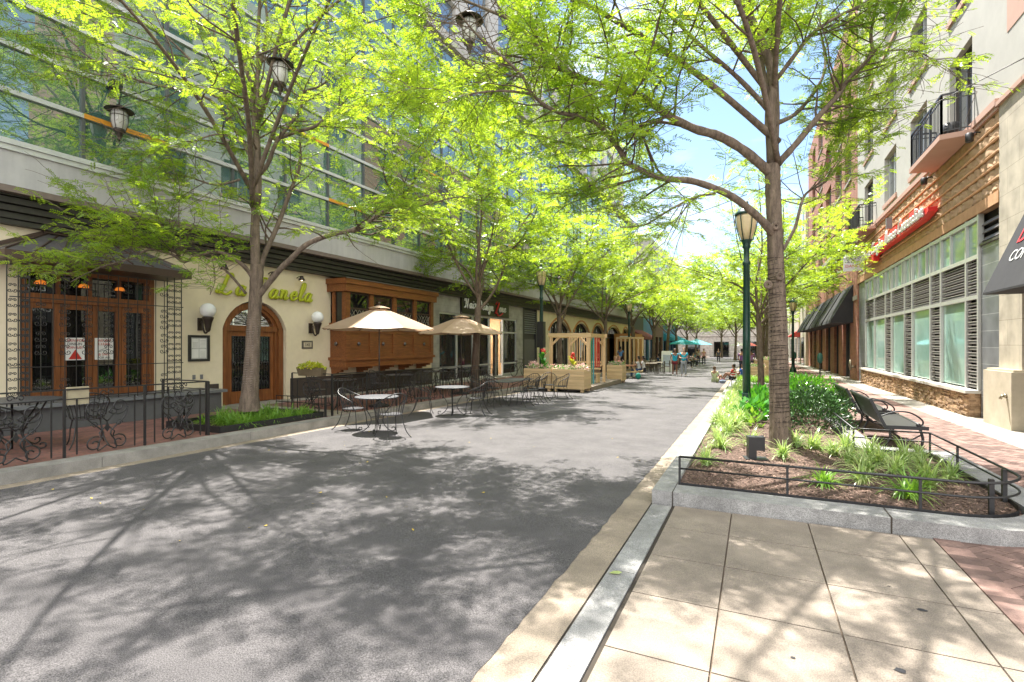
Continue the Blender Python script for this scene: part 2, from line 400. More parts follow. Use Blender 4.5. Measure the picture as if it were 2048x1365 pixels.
BRKR = brickmat('brick_paving_diagonal', (.33, .19, .16), (.23, .125, .105), (.15, .12, .10), .2, .1, 'XY', .008, rot=R(45), bump=.3)
STRIP = mat('pale_concrete', (.40, .365, .315), .85, (.31, .28, .24), nscale=2, speck=.15, stain=.15)
MULCH = mat('mulch', (.15, .095, .07), .95, (.065, .04, .03), nscale=38, bump=1, bscale=70, speck=.3, stretch=(1, .6, 1))
BLACK = mat('black_metal', (.018, .018, .02), .45, (.012, .012, .013), nscale=20, spec=.6)
IRON = mat('wrought_iron', (.022, .021, .023), .4, (.013, .012, .012), nscale=30, spec=.6)
GREENP = mat('dark_green_paint', (.008, .055, .042), .32, (.005, .035, .028), nscale=8, spec=.6)

S = dict(kind='structure')
# ------------------------------------------------------------ ground
def sheet(name, x0, x1, y0, y1, h, m, parent=None):
    b = MB(); b.quad((x0, y0, gz(y0) + h), (x1, y0, gz(y0) + h), (x1, y1, gz(y1) + h), (x0, y1, gz(y1) + h))
    return b.build(name, m, parent, **S)
b = MB(); b.quad((-300, -60, gz(-60) - .03), (300, -60, gz(-60) - .03), (300, 400, gz(400) - .03), (-300, 400, gz(400) - .03))
b.build('ground', mat('far_ground', (.2, .19, .18), .9), **S)
# asphalt with slightly ragged edges against the gutters
rng = random.Random(3); b = MB(); ys = [-8 + i * .12 for i in range(1100)]
xl = [-8.35 + rng.uniform(-.008, .008) for _ in ys]; xr = [-1.35 + rng.uniform(-.012, .012) for _ in ys]
for i in range(len(ys) - 1):
    b.quad((xl[i], ys[i], gz(ys[i])), (xr[i], ys[i], gz(ys[i])), (xr[i + 1], ys[i + 1], gz(ys[i + 1])), (xl[i + 1], ys[i + 1], gz(ys[i + 1])))
b.build('road', ASPH, **S)
for k, (x, y, r_) in enumerate(((-5.6, 19.3, .13), (-3.45, 11.7, .12))):
    b = MB(); b.lathe([(r_ * 1.25, -.01), (r_ * 1.25, .004), (r_ * 1.05, .005), (r_ * 1.04, .002), (r_, .002), (r_, .006), (.01, .006)], (x, y, gz(y)), 18)
    b.build('valve_cover', mat('cast_iron', (.035, .034, .034), .7), label='small round iron valve cover in the asphalt, ' + ('beyond the timber planters' if k == 0 else 'nearest the camera'), cat='valve cover')
sheet('gutter', -1.5, -1.06, -8, 124, -.004, TAN2)
sheet('gutter', -8.62, -8.25, -8, 124, -.004, TAN2)
# flush granite kerb, then the raised kerb that starts with the planting bed
b = MB(); y = -8
while y < 5.9:
    y2 = min(y + 2.4, 5.9); b.box(-1.04, -.83, y + .004, y2 - .004, -.12, .004, True); y = y2
b.build('kerb', GRAN, **S)
sheet('kerb_joint', -1.06, -.80, -8, 6, -.012, mat('dirt_joint', (.05, .04, .03), .95))
b = MB(); y = 5.94
while y < 120:
    y2 = y + 1.83; b.box(-1.05, -.83, y + .004, y2 - .004, -.1, .15, True); y = y2
b.build('kerb', GRAN, **S)
b = MB(); y = -8
while y < 120:
    y2 = y + 2.44; b.box(-8.95, -8.60, y + .004, y2 - .004, -.1, .15, True); y = y2
b.build('kerb', KERB, **S)
# concrete slabs in the foreground, each with a sunk joint
sheet('slab_joint', -.81, 1.56, -8, 6, -.016, mat('slab_joint_dirt', (.20, .15, .11), .95))
b = MB(); xs = [-.80, -.215, .49, 1.235, 1.50]; rw = .745; y0 = 5.94
for i in range(18):
    for j in range(4):
        a = xs[j] + .006; c = xs[j + 1] - .006; d0 = y0 - (i + 1) * rw + .006; d1 = y0 - i * rw - .006
        b.box(a, c, d0, d1, -.1, .003, True)
        e = .008
b.build('pavement', TAN, **S)
# herringbone brick pavers beside the slabs and the planting bed
sheet('paver_bed', 1.50, 4.32, -8, 24, -.018, MORT)
b = MB(); rng = random.Random(5); q = .1
def brick(cx, cy, w_, h_, ang):
    M = Matrix.Rotation(ang, 3, 'Z'); dz = rng.uniform(-.0015, .0015)
    b.obox((cx, cy, gz(cy) - .018 + dz), (w_ - .006, h_ - .006, .04), M)
ca, sa = math.cos(R(45)), math.sin(R(45))
for i in range(-140, 260):
    for j in range(-140, 260):
        k = (i - j) % 4
        if k == 0: gx, gy, w_, h_ = i + 1, j + .5, 2, 1
        elif k == 3: gx, gy, w_, h_ = i + .5, j + 1, 1, 2
        else: continue
        if k == 3 and False: continue
        X = (gx * ca - gy * sa) * q; Y = (gx * sa + gy * ca) * q
        if 1.66 < X < 4.28 and 1.2 < Y < 17 and not (X < 2.7 and Y > 6.25 and Y < 9.7) and not (X < 1.7 and Y > 9.9): brick(X, Y, w_ * q, h_ * q, R(45))
y = -1
while y < 6.0:
    b.obox((1.60, y, gz(y) - .012), (.196, .097, .04), Matrix.Identity(3)); y += .1
b.build('pavement', BRKG, **S)
sheet('pavement', 1.45, 4.31, 16.9, 124, .0, BRKR)
sheet('pavement', 4.30, 5.6, -8, 124, .003, STRIP)
sheet('pavement', -12.45, -8.94, -8, 124, .146, BRKL)
b = MB(); y = -8
while y < 120: b.box(-13.4, -12.45, y + .004, y + 1.5, .0, .15, True); y += 1.504
b.build('pavement', STRIP, **S)
b = MB(); b.box(-12.5, -9.0, 8.98, 9.9, .1, .152, True); b.build('pavement', STRIP, **S)

# ------------------------------------------------------------ left building
FASC = mat('grey_concrete_fascia', (.50, .49, .485), .8, (.43, .42, .42), nscale=1.5, stretch=(1, 3, .25), bump=.05, stain=.12)
SOFF = mat('brown_soffit', (.20, .155, .13), .7)
LOUV = mat('dark_bronze_louvre', (.045, .042, .034), .55, (.03, .028, .022), nscale=4)
WHITE_AL = mat('pale_aluminium', (.62, .63, .62), .35, (.52, .53, .53), nscale=3, metal=.15)
ORANGE = mat('orange_panel', (.75, .33, .03), .5)
CURT = glassmat('green_glass', (.075, .15, .12), 0, .008, 3.1, .025)
CREAM = mat('cream_stucco', (.80, .70, .51), .85, (.74, .64, .46), nscale=1.4, bump=.12, bscale=120, stain=.08)
PALEST = mat('pale_stone', (.52, .50, .46), .8, (.44, .42, .39), nscale=2, stain=.1)
LX = -12.5; YA, YB = -8.0, 60.0
ob = thing('office_building', 'long grey concrete and green glass office building above the left shops', 'building', (LX, 0, 0))
def at(o, mb): return mb.xf(Matrix.Translation(-o.location))
def part(name, mb, m, o, **kw): return at(o, mb).build(name, m, o, **kw)
b = MB(); b.box(LX - 14, LX, YA, YB, 4.72, 5.36); b.box(LX - 14, LX - .3, YA, YB, 5.36, 15.2)
part('fascia', b, FASC, ob)
b = MB(); b.box(LX - .16, LX - .002, YA, YB, 4.60, 4.717); part('soffit', b, SOFF, ob)
b = MB()
for i, (z0, z1, xx) in enumerate([(4.44, 4.55, -12.72), (4.31, 4.42, -12.80), (4.18, 4.29, -12.88)]):
    b.box(xx - .1, xx, YA, YB, z0, z1)
b.box(-13.12, -12.92, YA, YB, 4.07, 4.16); b.box(-13.5, -12.98, YA, YB, 3.72 + .36, 4.6); b.box(-13.5, -12.68, YA, YB, 4.57, 4.715)
part('louvre', b, LOUV, ob)
b = MB(); b.box(LX - .2, LX + .05, YA, YB, 5.362, 5.46); b.box(LX - .2, LX + .09, YA, YB, 5.463, 5.56); part('sill', b, WHITE_AL, ob)
rows = [5.60, 6.47, 7.34, 8.21, 9.08, 9.95, 10.82, 11.69, 12.56, 13.43, 14.30, 15.1]
for k in range(1, len(rows)):
    b = MB(); b.box(LX - .08, LX + .02, YA, YB, rows[k] - .045, rows[k] + .045); part('rail', b, WHITE_AL, ob)
my = [5.77 - 1.68 * 8 + 1.68 * i for i in range(48)]
rng = random.Random(11)
for i in range(len(my) - 1):
    if my[i + 1] > YB: break
    b = MB()
    for k in range(len(rows) - 1):
        e = [rng.uniform(-.006, .006) for _ in range(4)]
        b.quad((LX - .05 + e[0], my[i], rows[k]), (LX - .05 + e[1], my[i + 1], rows[k]), (LX - .05 + e[2], my[i + 1], rows[k + 1]), (LX - .05 + e[3], my[i], rows[k + 1]))
    part('window', b, CURT, ob)
    b = MB(); b.box(LX - .08, LX + .005, my[i] - .03, my[i] + .03, 5.56, 15.1); part('mullion', b, mat('grey_mullion', (.10, .11, .11), .4), ob)
for i, k in [(8, 1), (11, 3), (12, 1), (15, 4), (20, 2), (18, 6)]:
    b = MB(); b.box(LX + .022, LX + .03, my[i], my[i + 1], rows[k] - .05, rows[k] + .05); part('orange_panel', b, ORANGE, ob)
b = MB()
for y in (17.5, 27, 36.5): b.box(LX, LX + .1, y, y + .14, 4.95, 5.15)
part('vent', b, mat('grey_vent', (.2, .2, .21), .6), ob)
b = MB(); b.box(LX - 14, LX + .25, YA, YB, 15.2, 15.6); part('cornice', b, PALEST, ob)
# set-back pale tower behind
tw = thing('office_tower', 'tall pale stone office tower with vertical glass strips rising behind the glass building', 'building', (-17, 0, 0))
b = MB(); b.box(-40, -17.3, 10, 74, 15.6, 29.5); part('wall', b, mat('white_glass_core', (.55, .60, .66), .6), tw)
b = MB(); y = 10
while y < 74: b.box(-17.31, -16.95, y, y + 1.5, 15.6, 29.6); y += 4.4
for z in (15.8, 19.4, 23.0, 26.6, 29.2): b.box(-17.31, -16.9, 10, 74, z, z + .75)
part('pier', b, PALEST, tw)
y = 11.5
GSKY = glassmat('sky_glass', (.10, .14, .18), 0, .02, 2.6, .05)
while y < 73:
    b = MB(); b.box(-17.32, -17.2, y + .06, y + 2.84, 16.5, 29.2); part('window', b, GSKY, tw); y += 4.4
b = MB()
for y in (28, 31): b.box(-17.4, -17.2, y, y + .18, 29.6, 32.6)
b.box(-17.4, -17.2, 28, 31.18, 32.4, 32.6); part('roof_frame', b, mat('grey_mullion', (.1, .1, .1)), tw)

WOOD = woodmat('brown_oak', (.27, .095, .028), (.14, .045, .013), 'Z', .4)
WOODH = woodmat('brown_oak_rail', (.27, .095, .028), (.14, .045, .013), 'Y', .4)
DGLASS = glassmat('dark_window_glass', (.008, .008, .008), 0, .01, 1.7, .02)
GREYB = mat('grey_base_paint', (.115, .12, .125), .6, (.095, .098, .10), nscale=3)
BRONZ = mat('bronze_lamp', (.055, .04, .032), .4, metal=.4)
MILK = mat('white_globe', (.85, .85, .85), .25, (.82, .82, .82))
PAPER = mat('white_paper', (.78, .77, .73), .7, (.74, .73, .70))
REDP = mat('red_print', (.55, .03, .02), .6); BLKP = mat('black_print', (.02, .02, .02), .6)

WX = -13.1
rs = thing('restaurant_building', 'cream stucco restaurant front with arched oak door and two oak bay windows', 'shopfront', (WX, 0, 0))
b = MB(); wallX(b, WX, -8, 19.25, -.3, 4.12, [(4.98, 7.5, [(.62, 3.35, 0)]), (9.25, 11.35, [(.03, 3.02, .82)]), (13.2, 18.95, [(1.1, 3.9, 0)])], .35, 1)
part('wall', b, CREAM, rs)
b = MB(); b.box(WX - .3, WX + .06, 11.5, 19.25, -.2, .70); b.box(WX - .3, WX + .06, 8.75, 9.1, -.2, .70); part('base', b, mat('brown_plinth', (.06, .045, .038), .7), rs)
b = MB(); b.box(WX - .3, -12.15, -8, 8.55, 0, .56); part('base', b, GREYB, rs)
b = MB(); b.box(WX - .3, -12.02, -8, 8.62, .563, .63); part('ledge', b, mat('grey_base_cap', (.17, .18, .19), .5), rs)
# arched door
dr = thing('door', None, None, (0, 0, 0)); dr.parent = rs
def sub(name, mb, m, par, base=None, **kw):
    q = base if base is not None else par
    # world -> local of nested parent (parents are unrotated)
    loc = Vector((0, 0, 0)); p = par
    while p is not None: loc += p.location; p = p.parent
    mb.xf(Matrix.Translation(-loc)); return mb.build(name, m, par, **kw)
def archband(mb, x0, x1, ya, yb, zb, zs, rise, wd):
    """frame running up both sides and round the arch"""
    o = [(ya, zb)] + archpts(ya, yb, zs, rise) + [(yb, zb)]
    i = [(ya + wd, zb)] + archpts(ya + wd, yb - wd, zs, rise * (1 - wd / ((yb - ya) / 2))) + [(yb - wd, zb)]
    for k in range(len(o) - 1):
        A, B, C, D = o[k], o[k + 1], i[k + 1], i[k]
        f = [(x1, *A), (x1, *B), (x1, *C), (x1, *D)]; g_ = [(x0, *A), (x0, *B), (x0, *C), (x0, *D)]
        mb._a(f + g_, [(0, 1, 2, 3), (0, 4, 5, 1), (3, 2, 6, 7)])
b = MB(); archband(b, WX - .3, WX - .1, 9.28, 11.32, .06, 2.2, .78, .16); archband(b, WX - .3, WX - .16, 9.44, 11.16, .06, 2.2, .66, .10)
b.box(WX - .29, WX - .13, 9.46, 11.14, 2.14, 2.30)
sub('frame', b, WOOD, dr)
b = MB()
for ya in (9.55, 10.32):
    yb = ya + .73
    b.box(WX - .28, WX - .2, ya, ya + .11, .08, 2.14); b.box(WX - .28, WX - .2, yb - .11, yb, .08, 2.14)
    b.box(WX - .279, WX - .201, ya + .11, yb - .11, 2.0, 2.14); b.box(WX - .279, WX - .201, ya + .11, yb - .11, .08, .42)
sub('panel', b, WOOD, dr)
b = MB(); b.box(WX - .26, WX - .24, 9.6, 11.0, .4, 2.02)
pts = archpts(9.5, 11.1, 2.28, .62); b.prism([(WX - .27, 9.5, 2.28)] + [(WX - .27, y, z) for y, z in pts] + [(WX - .27, 11.1, 2.28)], (.02, 0, 0)); sub('glass', b, DGLASS, dr)
b = MB()
for ya in (9.66, 10.43):
    for k in range(6): b.box(WX - .225, WX - .213, ya + .03 + k * .09, ya + .042 + k * .09, .43, 2.0)
    for zz in (.75, 1.85, 1.2, 1.55):
        for s_ in (-1, 1): b.tube([(WX - .21, ya + .25 + s_ * u, zz + v) for u, v in spiral((.11, 0), .1, .02, 0, 1.4)], .008, 5)
for k in range(9):
    a = PI * (k + .5) / 9; b.tube([(WX - .22, 10.3 + .1 * math.cos(a), 2.32 + .08 * math.sin(a)), (WX - .22, 10.3 + .7 * math.cos(a), 2.32 + .5 * math.sin(a))], .008, 5)
sub('ironwork', b, IRON, dr)
b = MB(); b.tube([(WX - .17, 10.27, 1.0), (WX - .12, 10.27, 1.02), (WX - .12, 10.27, 1.3), (WX - .17, 10.27, 1.32)], .012, 6); sub('handle', b, BRONZ, dr)
b = MB(); b.box(WX - 2.5, WX - .34, 4.6, 19, -.2, 4.2); part('interior', b, mat('dark_interior', (.012, .01, .009), .9), rs)

# left bay: folding oak doors behind an iron grille, under a hipped metal roof
by = thing('bay_window', None, None); by.parent = rs
b = MB()
b.box(WX - .3, WX - .02, 4.98, 5.10, .62, 3.35); b.box(WX - .3, WX - .02, 7.38, 7.5, .62, 3.35); b.box(WX - .3, WX - .01, 5.1, 7.38, 2.62, 2.80); b.box(WX - .3, WX - .01, 5.1, 7.38, 3.22, 3.35)
yy = [5.10, 5.67, 6.24, 6.81, 7.38]
for i in range(4):
    a, c = yy[i], yy[i + 1]
    b.box(WX - .2, WX - .06, a + .004, a + .1, .63, 2.62); b.box(WX - .2, WX - .06, c - .1, c - .004, .63, 2.62)
    b.box(WX - .199, WX - .061, a + .1, c - .1, 2.5, 2.62); b.box(WX - .199, WX - .061, a + .1, c - .1, .63, .78)
    b.box(WX - .2, WX - .06, c - .06, c - .004, 2.8, 3.22)
sub('frame', b, WOOD, by)
b = MB(); b.box(WX - .15, WX - .13, 5.1, 7.4, .7, 3.25); sub('glass', b, DGLASS, by)
b = MB()
for y_ in (5.25, 6.0, 6.7):
    b.lathe([(.02, .08), (.07, .06), (.10, 0), (.09, -.01)], (WX - .1, y_ + .1, 3.0), 10)
sub('lamp_shade', b, mat('orange_lamp_glow', (1, .28, .03), .5, emit=.12), by)
MRO = mat('standing_seam_roof', (.17, .16, .16), .45, (.13, .12, .12), nscale=5, metal=.3)
MRF = mat('bronze_flashing', (.075, .045, .033), .5)
b = MB(); e0, e1, rr0, rr1 = 4.40, 7.72, 5.42, 6.9; ex = -12.08; ez = 3.47; rz_ = 4.02
b._a([(ex, e0, ez), (ex, e1, ez), (WX, e1, ez), (WX, e0, ez), (WX + .04, rr0, rz_), (WX + .04, rr1, rz_), (WX, rr0, rz_), (WX, rr1, rz_)], [(0, 1, 5, 4), (1, 2, 7, 5), (3, 0, 4, 6)])
sub('roof', b, MRO, by)
b = MB()
b.box(WX, ex + .02, e0 - .02, e1 + .02, ez - .16, ez - .003)
for t in [0, .125, .25, .375, .5, .625, .75, .875, 1]:
    y0_ = e0 + (e1 - e0) * t; y1_ = rr0 + (rr1 - rr0) * t
    b.beam((ex, y0_, ez + .012), (WX + .04, y1_, rz_ + .012), .02, .035)
b.beam((WX + .06, rr0 - .1, rz_ + .03), (WX + .06, rr1 + .1, rz_ + .03), .1, .06)
for (ya, yb) in ((e0 - .1, rr0), (e1 + .1, rr1)): b.beam((WX + .03, ya, ez + .05), (WX + .03, yb, rz_ + .05), .07, .07)
sub('flashing', b, MRF, by)
gr_x = -12.2; b = MB()
def scroll(mb, x, y, z, r=.07, plane='YZ', t=.007, flip=1, turns=1.25, a0=None):
    for s_ in (-1, 1):
        P = spiral((s_ * r * 1.05, 0), r, r * .2, PI if s_ > 0 else 0, turns * s_ * flip)
        mb.tube([(x, y + u, z + v) if plane == 'YZ' else (x + u, y, z + v) for u, v in P], t, 5)
def grillepost(yc, plane='YZ'):
    for d in (-.16, 0, .16):
        b.box(gr_x - .008 if plane == 'YZ' else gr_x + d - .008, gr_x + .008 if plane == 'YZ' else gr_x + d + .008, yc + (d if plane == 'YZ' else 0) - .008, yc + (d if plane == 'YZ' else 0) + .008, .62, 3.3)
    z = .85
    while z < 3.2:
        for dd in (-.08, .08):
            if plane == 'YZ': scroll(b, gr_x, yc + dd, z, .036); scroll(b, gr_x, yc + dd, z + .1, .03, flip=-1)
            else: scroll(b, gr_x + dd, yc, z, .036, 'XZ'); scroll(b, gr_x + dd, yc, z + .1, .03, 'XZ', flip=-1)
        z += .27
grillepost(4.72, 'XZ'); grillepost(7.42, 'YZ'); grillepost(4.62, 'YZ')
for z in (1.32, 2.62, 3.2, .7): b.box(gr_x - .01, gr_x + .01, 4.5, 7.62, z, z + .018)
y_ = 4.95
i = 0
while y_ < 7.2:
    b.box(gr_x - .006, gr_x + .006, y_ - .006, y_ + .006, .62, 3.2)
    if i % 2 == 0:
        for z in (.95, 1.6, 1.85, 2.15, 2.4, 2.9): scroll(b, gr_x, y_, z, .05); scroll(b, gr_x, y_, z + .11, .04, flip=-1)
    y_ += .187; i += 1
sub('ironwork', b, IRON, by)
for k, (ya, L1, c_) in enumerate([(5.73, [('OPEN FOR', 0), ('DINE-IN', 1), ('JOIN US!', 0)], 0), (6.28, [('WE ARE', 0), ('CLEAN', 0)], 1)]):
    t = thing('poster', ['white poster reading OPEN FOR DINE-IN JOIN US with a red triangle, in bay window', 'white poster reading WE ARE CLEAN and SAFE FOR ALL in the bay window'][k], 'poster', (WX - .03, ya, 1.42), 0, 'posters in the bay window')
    b = MB(); b.box(-.025, -.02, 0, .36, 0, .48); b.build('sheet', PAPER, t)
    b = MB()
    for j, (tx, cc) in enumerate(L1):
        b.cur = cc; textmesh(b, tx, (-.015, .18, .395 - j * .075), (0, 1, 0), (0, 0, 1), .078, .001, 'CENTER', .95)
    if k == 0:
        b.cur = 0; b.prism([(-.018, .07, .02), (-.018, .31, .02), (-.018, .19, .23)], (.002, 0, 0))
    else:
        b.cur = 1; b.tube([(-.016, .05, .17), (-.016, .15, .2), (-.016, .3, .23)], .004, 5); b.tube([(-.016, .08, .2), (-.016, .2, .25), (-.016, .28, .2)], .004, 5)
        b.cur = 0; textmesh(b, '& SAFE', (-.015, .18, .09), (0, 1, 0), (0, 0, 1), .078, .001, 'CENTER', .95)
        b.cur = 1; textmesh(b, 'FOR ALL', (-.015, .18, .02), (0, 1, 0), (0, 0, 1), .07, .001, 'CENTER', .95)
    b.build('lettering', [REDP, BLKP], t)

# right bay: oak oriel
by = thing('bay_window', None, None); by.parent = rs
x0, x1, ya, yb = WX - .3, -12.35, 13.12, 18.3
b = MB()
b.box(x0, x1 + .1, ya - .1, yb + .1, 3.55, 3.80); b.box(x0, x1 + .16, ya - .16, yb + .16, 3.80, 3.98); b.box(x0, x1, ya, yb, 2.34, 2.5)
b.box(x0, x1 + .03, ya - .03, yb + .03, 2.28, 2.34)
b.box(x0, x1 - .05, ya + .05, yb - .05, 1.3, 2.28)
b.box(x0, x1 + .05, ya - .05, yb + .05, 1.22, 1.32); b.box(x0, x1 - .02, ya + .02, yb - .02, .98, 1.22)
n_ = 4; st = (yb - ya) / n_
for i in range(n_ + 1):
    yc = min(max(ya + st * i, ya + .1), yb - .1); b.box(x1 - .18, x1 - .002, yc - .1, yc + .1, 1.32, 2.28 - .002); b.box(x1 - .18, x1 + .003, yc - .1, yc + .1, 2.5, 3.55)
for zz in (1.32, 2.16): b.box(x1 - .06, x1 - .012, ya + .2, yb - .2, zz, zz + .12)
b.box(x1 - .62, x1 - .5, ya + .002, ya + .12, 2.5, 3.55)
sub('frame', b, WOODH, by)
b = MB()
for i in range(n_):
    a = ya + st * i + .1; c = ya + st * (i + 1) - .1
    b.box(x1 - .11, x1 - .06, a, a + .06, 2.5, 3.55); b.box(x1 - .11, x1 - .06, c - .06, c, 2.5, 3.55)
    b.box(x1 - .11, x1 - .06, a + .06, c - .06, 2.96, 3.03); b.box(x1 - .11, x1 - .06, a + .06, c - .06, 3.48, 3.55); b.box(x1 - .11, x1 - .06, a + .06, c - .06, 2.5, 2.56)
sub('sash', b, mat('dark_sash', (.045, .025, .018), .5), by)
b = MB(); b.box(x1 - .1, x1 - .085, ya + .1, yb - .1, 2.5, 3.55); b.box(x1 - .6, x1 - .1, ya + .06, ya + .075, 2.5, 3.55); sub('glass', b, DGLASS, by)
b = MB()
for i in range(n_):
    a = ya + st * i + .18; c = a + st - .36
    for k in range(5):
        f = k / 5
        b.beam((x1 - .08, a + (c - a) * f, 2.5), (x1 - .08, a + (c - a) * min(1, f + .4), 2.96), .008, .008); b.beam((x1 - .08, a + (c - a) * min(1, f + .4), 2.5), (x1 - .08, a + (c - a) * f, 2.96), .008, .008)
sub('lattice', b, mat('cream_lattice', (.5, .45, .35), .6), by)
for i in range(n_):
    b = MB(); b.ball((x1 - .02, ya + st * (i + .5), 1.78), .07, 12, 8, (.6, 1, 1)); sub('knob', b, mat('grey_knob', (.14, .12, .11), .35, metal=.5), by)
b = MB(); b.ball((x1 - .45, ya - .0, 1.78), .07, 12, 8, (1, .6, 1)); sub('knob', b, mat('grey_knob', (.1, .1, .1)), by)
for i in range(n_ + 1):
    yc = ya + .15 + (yb - ya - .3) * i / n_
    b = MB(); b.box(x0, x1 - .1, yc - .07, yc + .07, .90, .98); b.box(x0, x1 - .3, yc - .06, yc + .06, .82, .90); b.box(x0, x1 - .5, yc - .05, yc + .05, .74, .82); sub('bracket', b, WOODH, by)
b = MB(); b.poly([(x0, ya - .18, 4.06), (x1 + .2, ya - .18, 3.99), (x1 + .2, yb + .18, 3.99), (x0, yb + .18, 4.06)]); b.box(x1 + .17, x1 + .2, ya - .18, yb + .18, 3.97, 3.995); sub('roof', b, MRO, by)

# lettering and small wall things
t = MB(); LIME = mat('lime_letter', (.42, .47, .015), .5, (.38, .42, .01))
script(t, 'La Panela', (WX + .07, 9.0, 3.14), (0, 1, .0), (0, 0, 1), (1, 0, 0), .27, .044, .28, 1.32)
t.build('restaurant_sign', LIME, label='lime green handwritten La Panela lettering above the arched door', cat='sign')
GREENB = BRONZ
def sconce(y, z, lab):
    t = thing('wall_lamp', lab, 'wall lamp', (WX, y, z), 0, 'globe lamps beside the arched door')
    b = MB(); b.box(0, .04, -.07, .07, -.28, .05); b.tube(cr_spline([(.03, 0, -.12), (.1, 0, -.05), (.12, 0, -.2), (.2, 0, -.34), (.3, 0, -.3), (.32, 0, -.15)]), .025, 7)
    b.build('bracket', BRONZ, t)
    b = MB(); b.lathe([(.03, -.32), (.06, -.27), (.07, -.2), (.1, -.05), (.13, .02), (.14, .06), (.1, .08)], (.32, 0, 0), 12); b.build('cup', BRONZ, t)
    b = MB(); b.ball((.32, 0, .24), .19, 20, 14); b.build('globe', MILK, t)
sconce(8.62, 2.4, 'white globe wall lamp left of the arched door, above the menu case')
sconce(12.3, 2.4, 'white globe wall lamp right of the arched door, above the number plaque')
for y, l_ in ((9.15, 'small bronze spotlight over the L of the lime sign'), (10.7, 'small bronze spotlight over the middle of the lime sign'), (11.75, 'small bronze spotlight over the last letters of the lime sign')):
    t = thing('spotlight', l_, 'spotlight', (WX, y, 3.86), 0, 'spotlights over the restaurant sign')
    b = MB(); b.tube([(0, 0, 0), (.12, 0, .05), (.2, 0, .02)], .014, 6); b.build('arm', BRONZ, t)
    b = MB(); b.lathe([(.02, .06), (.05, .05), (.07, -.01), (.11, -.08), (.10, -.085)], (.22, 0, 0), 12); b.build('shade', BRONZ, t)
    b = MB(); b.ball((.22, 0, -.06), .035, 8, 6); b.build('bulb', mat('lit_bulb', (1, .75, .4), .5, emit=5), t)
t = thing('menu_case', 'black framed menu case on the cream wall left of the door', 'menu case', (WX, 8.3, 1.32))
b = MB()
for a in ((0, .05, 0, .06, 0, .68), (0, .05, .5, .56, 0, .68), (0, .05, .06, .5, 0, .06), (0, .05, .06, .5, .62, .68)): b.box(*a)
b.build('frame', BLACK, t)
b = MB(); b.box(.005, .02, .06, .5, .06, .62); b.build('back', mat('grey_felt', (.5, .5, .47), .8), t)
b = MB()
for a in ((.09, .27, .34, .59), (.29, .47, .34, .59), (.09, .27, .09, .32), (.29, .47, .09, .32)): b.box(.021, .024, a[0], a[1], a[2], a[3])
b.build('menu', PAPER, t)
b = MB()
for i in range(6): b.box(.0245, .026, .11, .25, .36 + i * .025, .366 + i * .025); b.box(.0245, .026, .31, .45, .36 + i * .035, .366 + i * .035); b.box(.0245, .026, .31, .45, .11 + i * .03, .116 + i * .03)
b.build('print', mat('grey_print', (.35, .35, .33), .8), t)
t = thing('number_plaque', 'tile plaque with the number 141 on the cream wall', 'plaque', (WX, 11.95, 1.62))
b = MB(); b.box(0, .02, 0, .44, 0, .26); b.build('tile', mat('grey_tile', (.12, .105, .09), .5), t)
b = MB(); b.box(.02, .026, .06, .38, .05, .21); b.build('plate', mat('cream_tile', (.6, .52, .38), .5), t)
b = MB(); textmesh(b, '141', (.03, .22, .075), (0, 1, 0), (0, 0, 1), .16, .003, 'CENTER', .95); b.build('number', BLKP, t)
for y in (8.42, 8.62):
    b = MB(); b.box(0, .02, 0, .07, 0, .12); b.box(.02, .024, .02, .05, .03, .09); b.build('outlet_cover', mat('grey_vent', (.2, .2, .2)), None, (WX, y, .85), label='small grey outlet cover on the cream wall, ' + ('left' if y < 8.5 else 'right') + ' of the pair under the menu case', cat='outlet cover')
b = MB(); b.box(0, .1, 0, .2, 0, .14); b.build('junction_box', mat('grey_vent', (.2, .2, .2)), None, (WX, 12.1, .78), label='small grey box on the cream wall under the number plaque', cat='utility box')

# salon
sa_ = thing('salon_building', 'grey panelled salon front with tall white framed windows', 'shopfront', (WX, 0, 0))
b = MB(); wallX(b, WX, 19.25, 29.3, -.4, 4.12, [(19.9, 28.4, [(.0, 3.28, 0)])], .3, 1)
part('wall', b, brickmat('grey_panels', (.42, .41, .385), (.40, .39, .365), (.30, .29, .27), 1.2, .3, 'YZ', .006, bump=.2), sa_)
b = MB(); ms = [19.9, 21.5, 23.1, 24.9, 26.6, 28.4]
for y in ms: b.box(WX - .14, WX - .04, y - .05, y + .05, -.1, 3.28)
for i in range(5):
    for z in ((.0, .62, 2.42, 3.2) if i != 3 else (2.42, 3.2)): b.box(WX - .13, WX - .05, ms[i] + .05, ms[i + 1] - .05, z, z + .09)
part('frame', b, WHITE_AL, sa_)
SG = glassmat('clear_shop_glass', (.25, .25, .25), .88, .01, 1.5)
for i in range(5):
    b = MB(); b.box(WX - .1, WX - .09, ms[i] + .05, ms[i + 1] - .05, .09, 3.2) if i != 3 else b.box(WX - .1, WX - .09, ms[i] + .5, ms[i + 1] - .5, .0, 2.42)
    part('window', b, SG, sa_)
b = MB()
for y in (25.05, 25.75): b.box(WX - .16, WX - .08, y, y + .07, -.1, 2.4)
b.box(WX - .159, WX - .081, 25.12, 25.75, 2.3, 2.4); part('door_frame', b, WHITE_AL, sa_)
b = MB(); b.quad((WX - 4, 19.5, -.1), (WX - 4, 29, -.1), (WX - 4, 29, 3.5), (WX - 4, 19.5, 3.5)); b.quad((WX - 4, 29, -.1), (WX - .3, 29, -.1), (WX - .3, 29, 3.5), (WX - 4, 29, 3.5)); b.quad((WX - 4, 19.4, -.1), (WX - .3, 19.4, -.1), (WX - .3, 19.4, 3.5), (WX - 4, 19.4, 3.5)); part('inner_wall', b, mat('tan_inner_wall', (.62, .40, .22), .8), sa_)
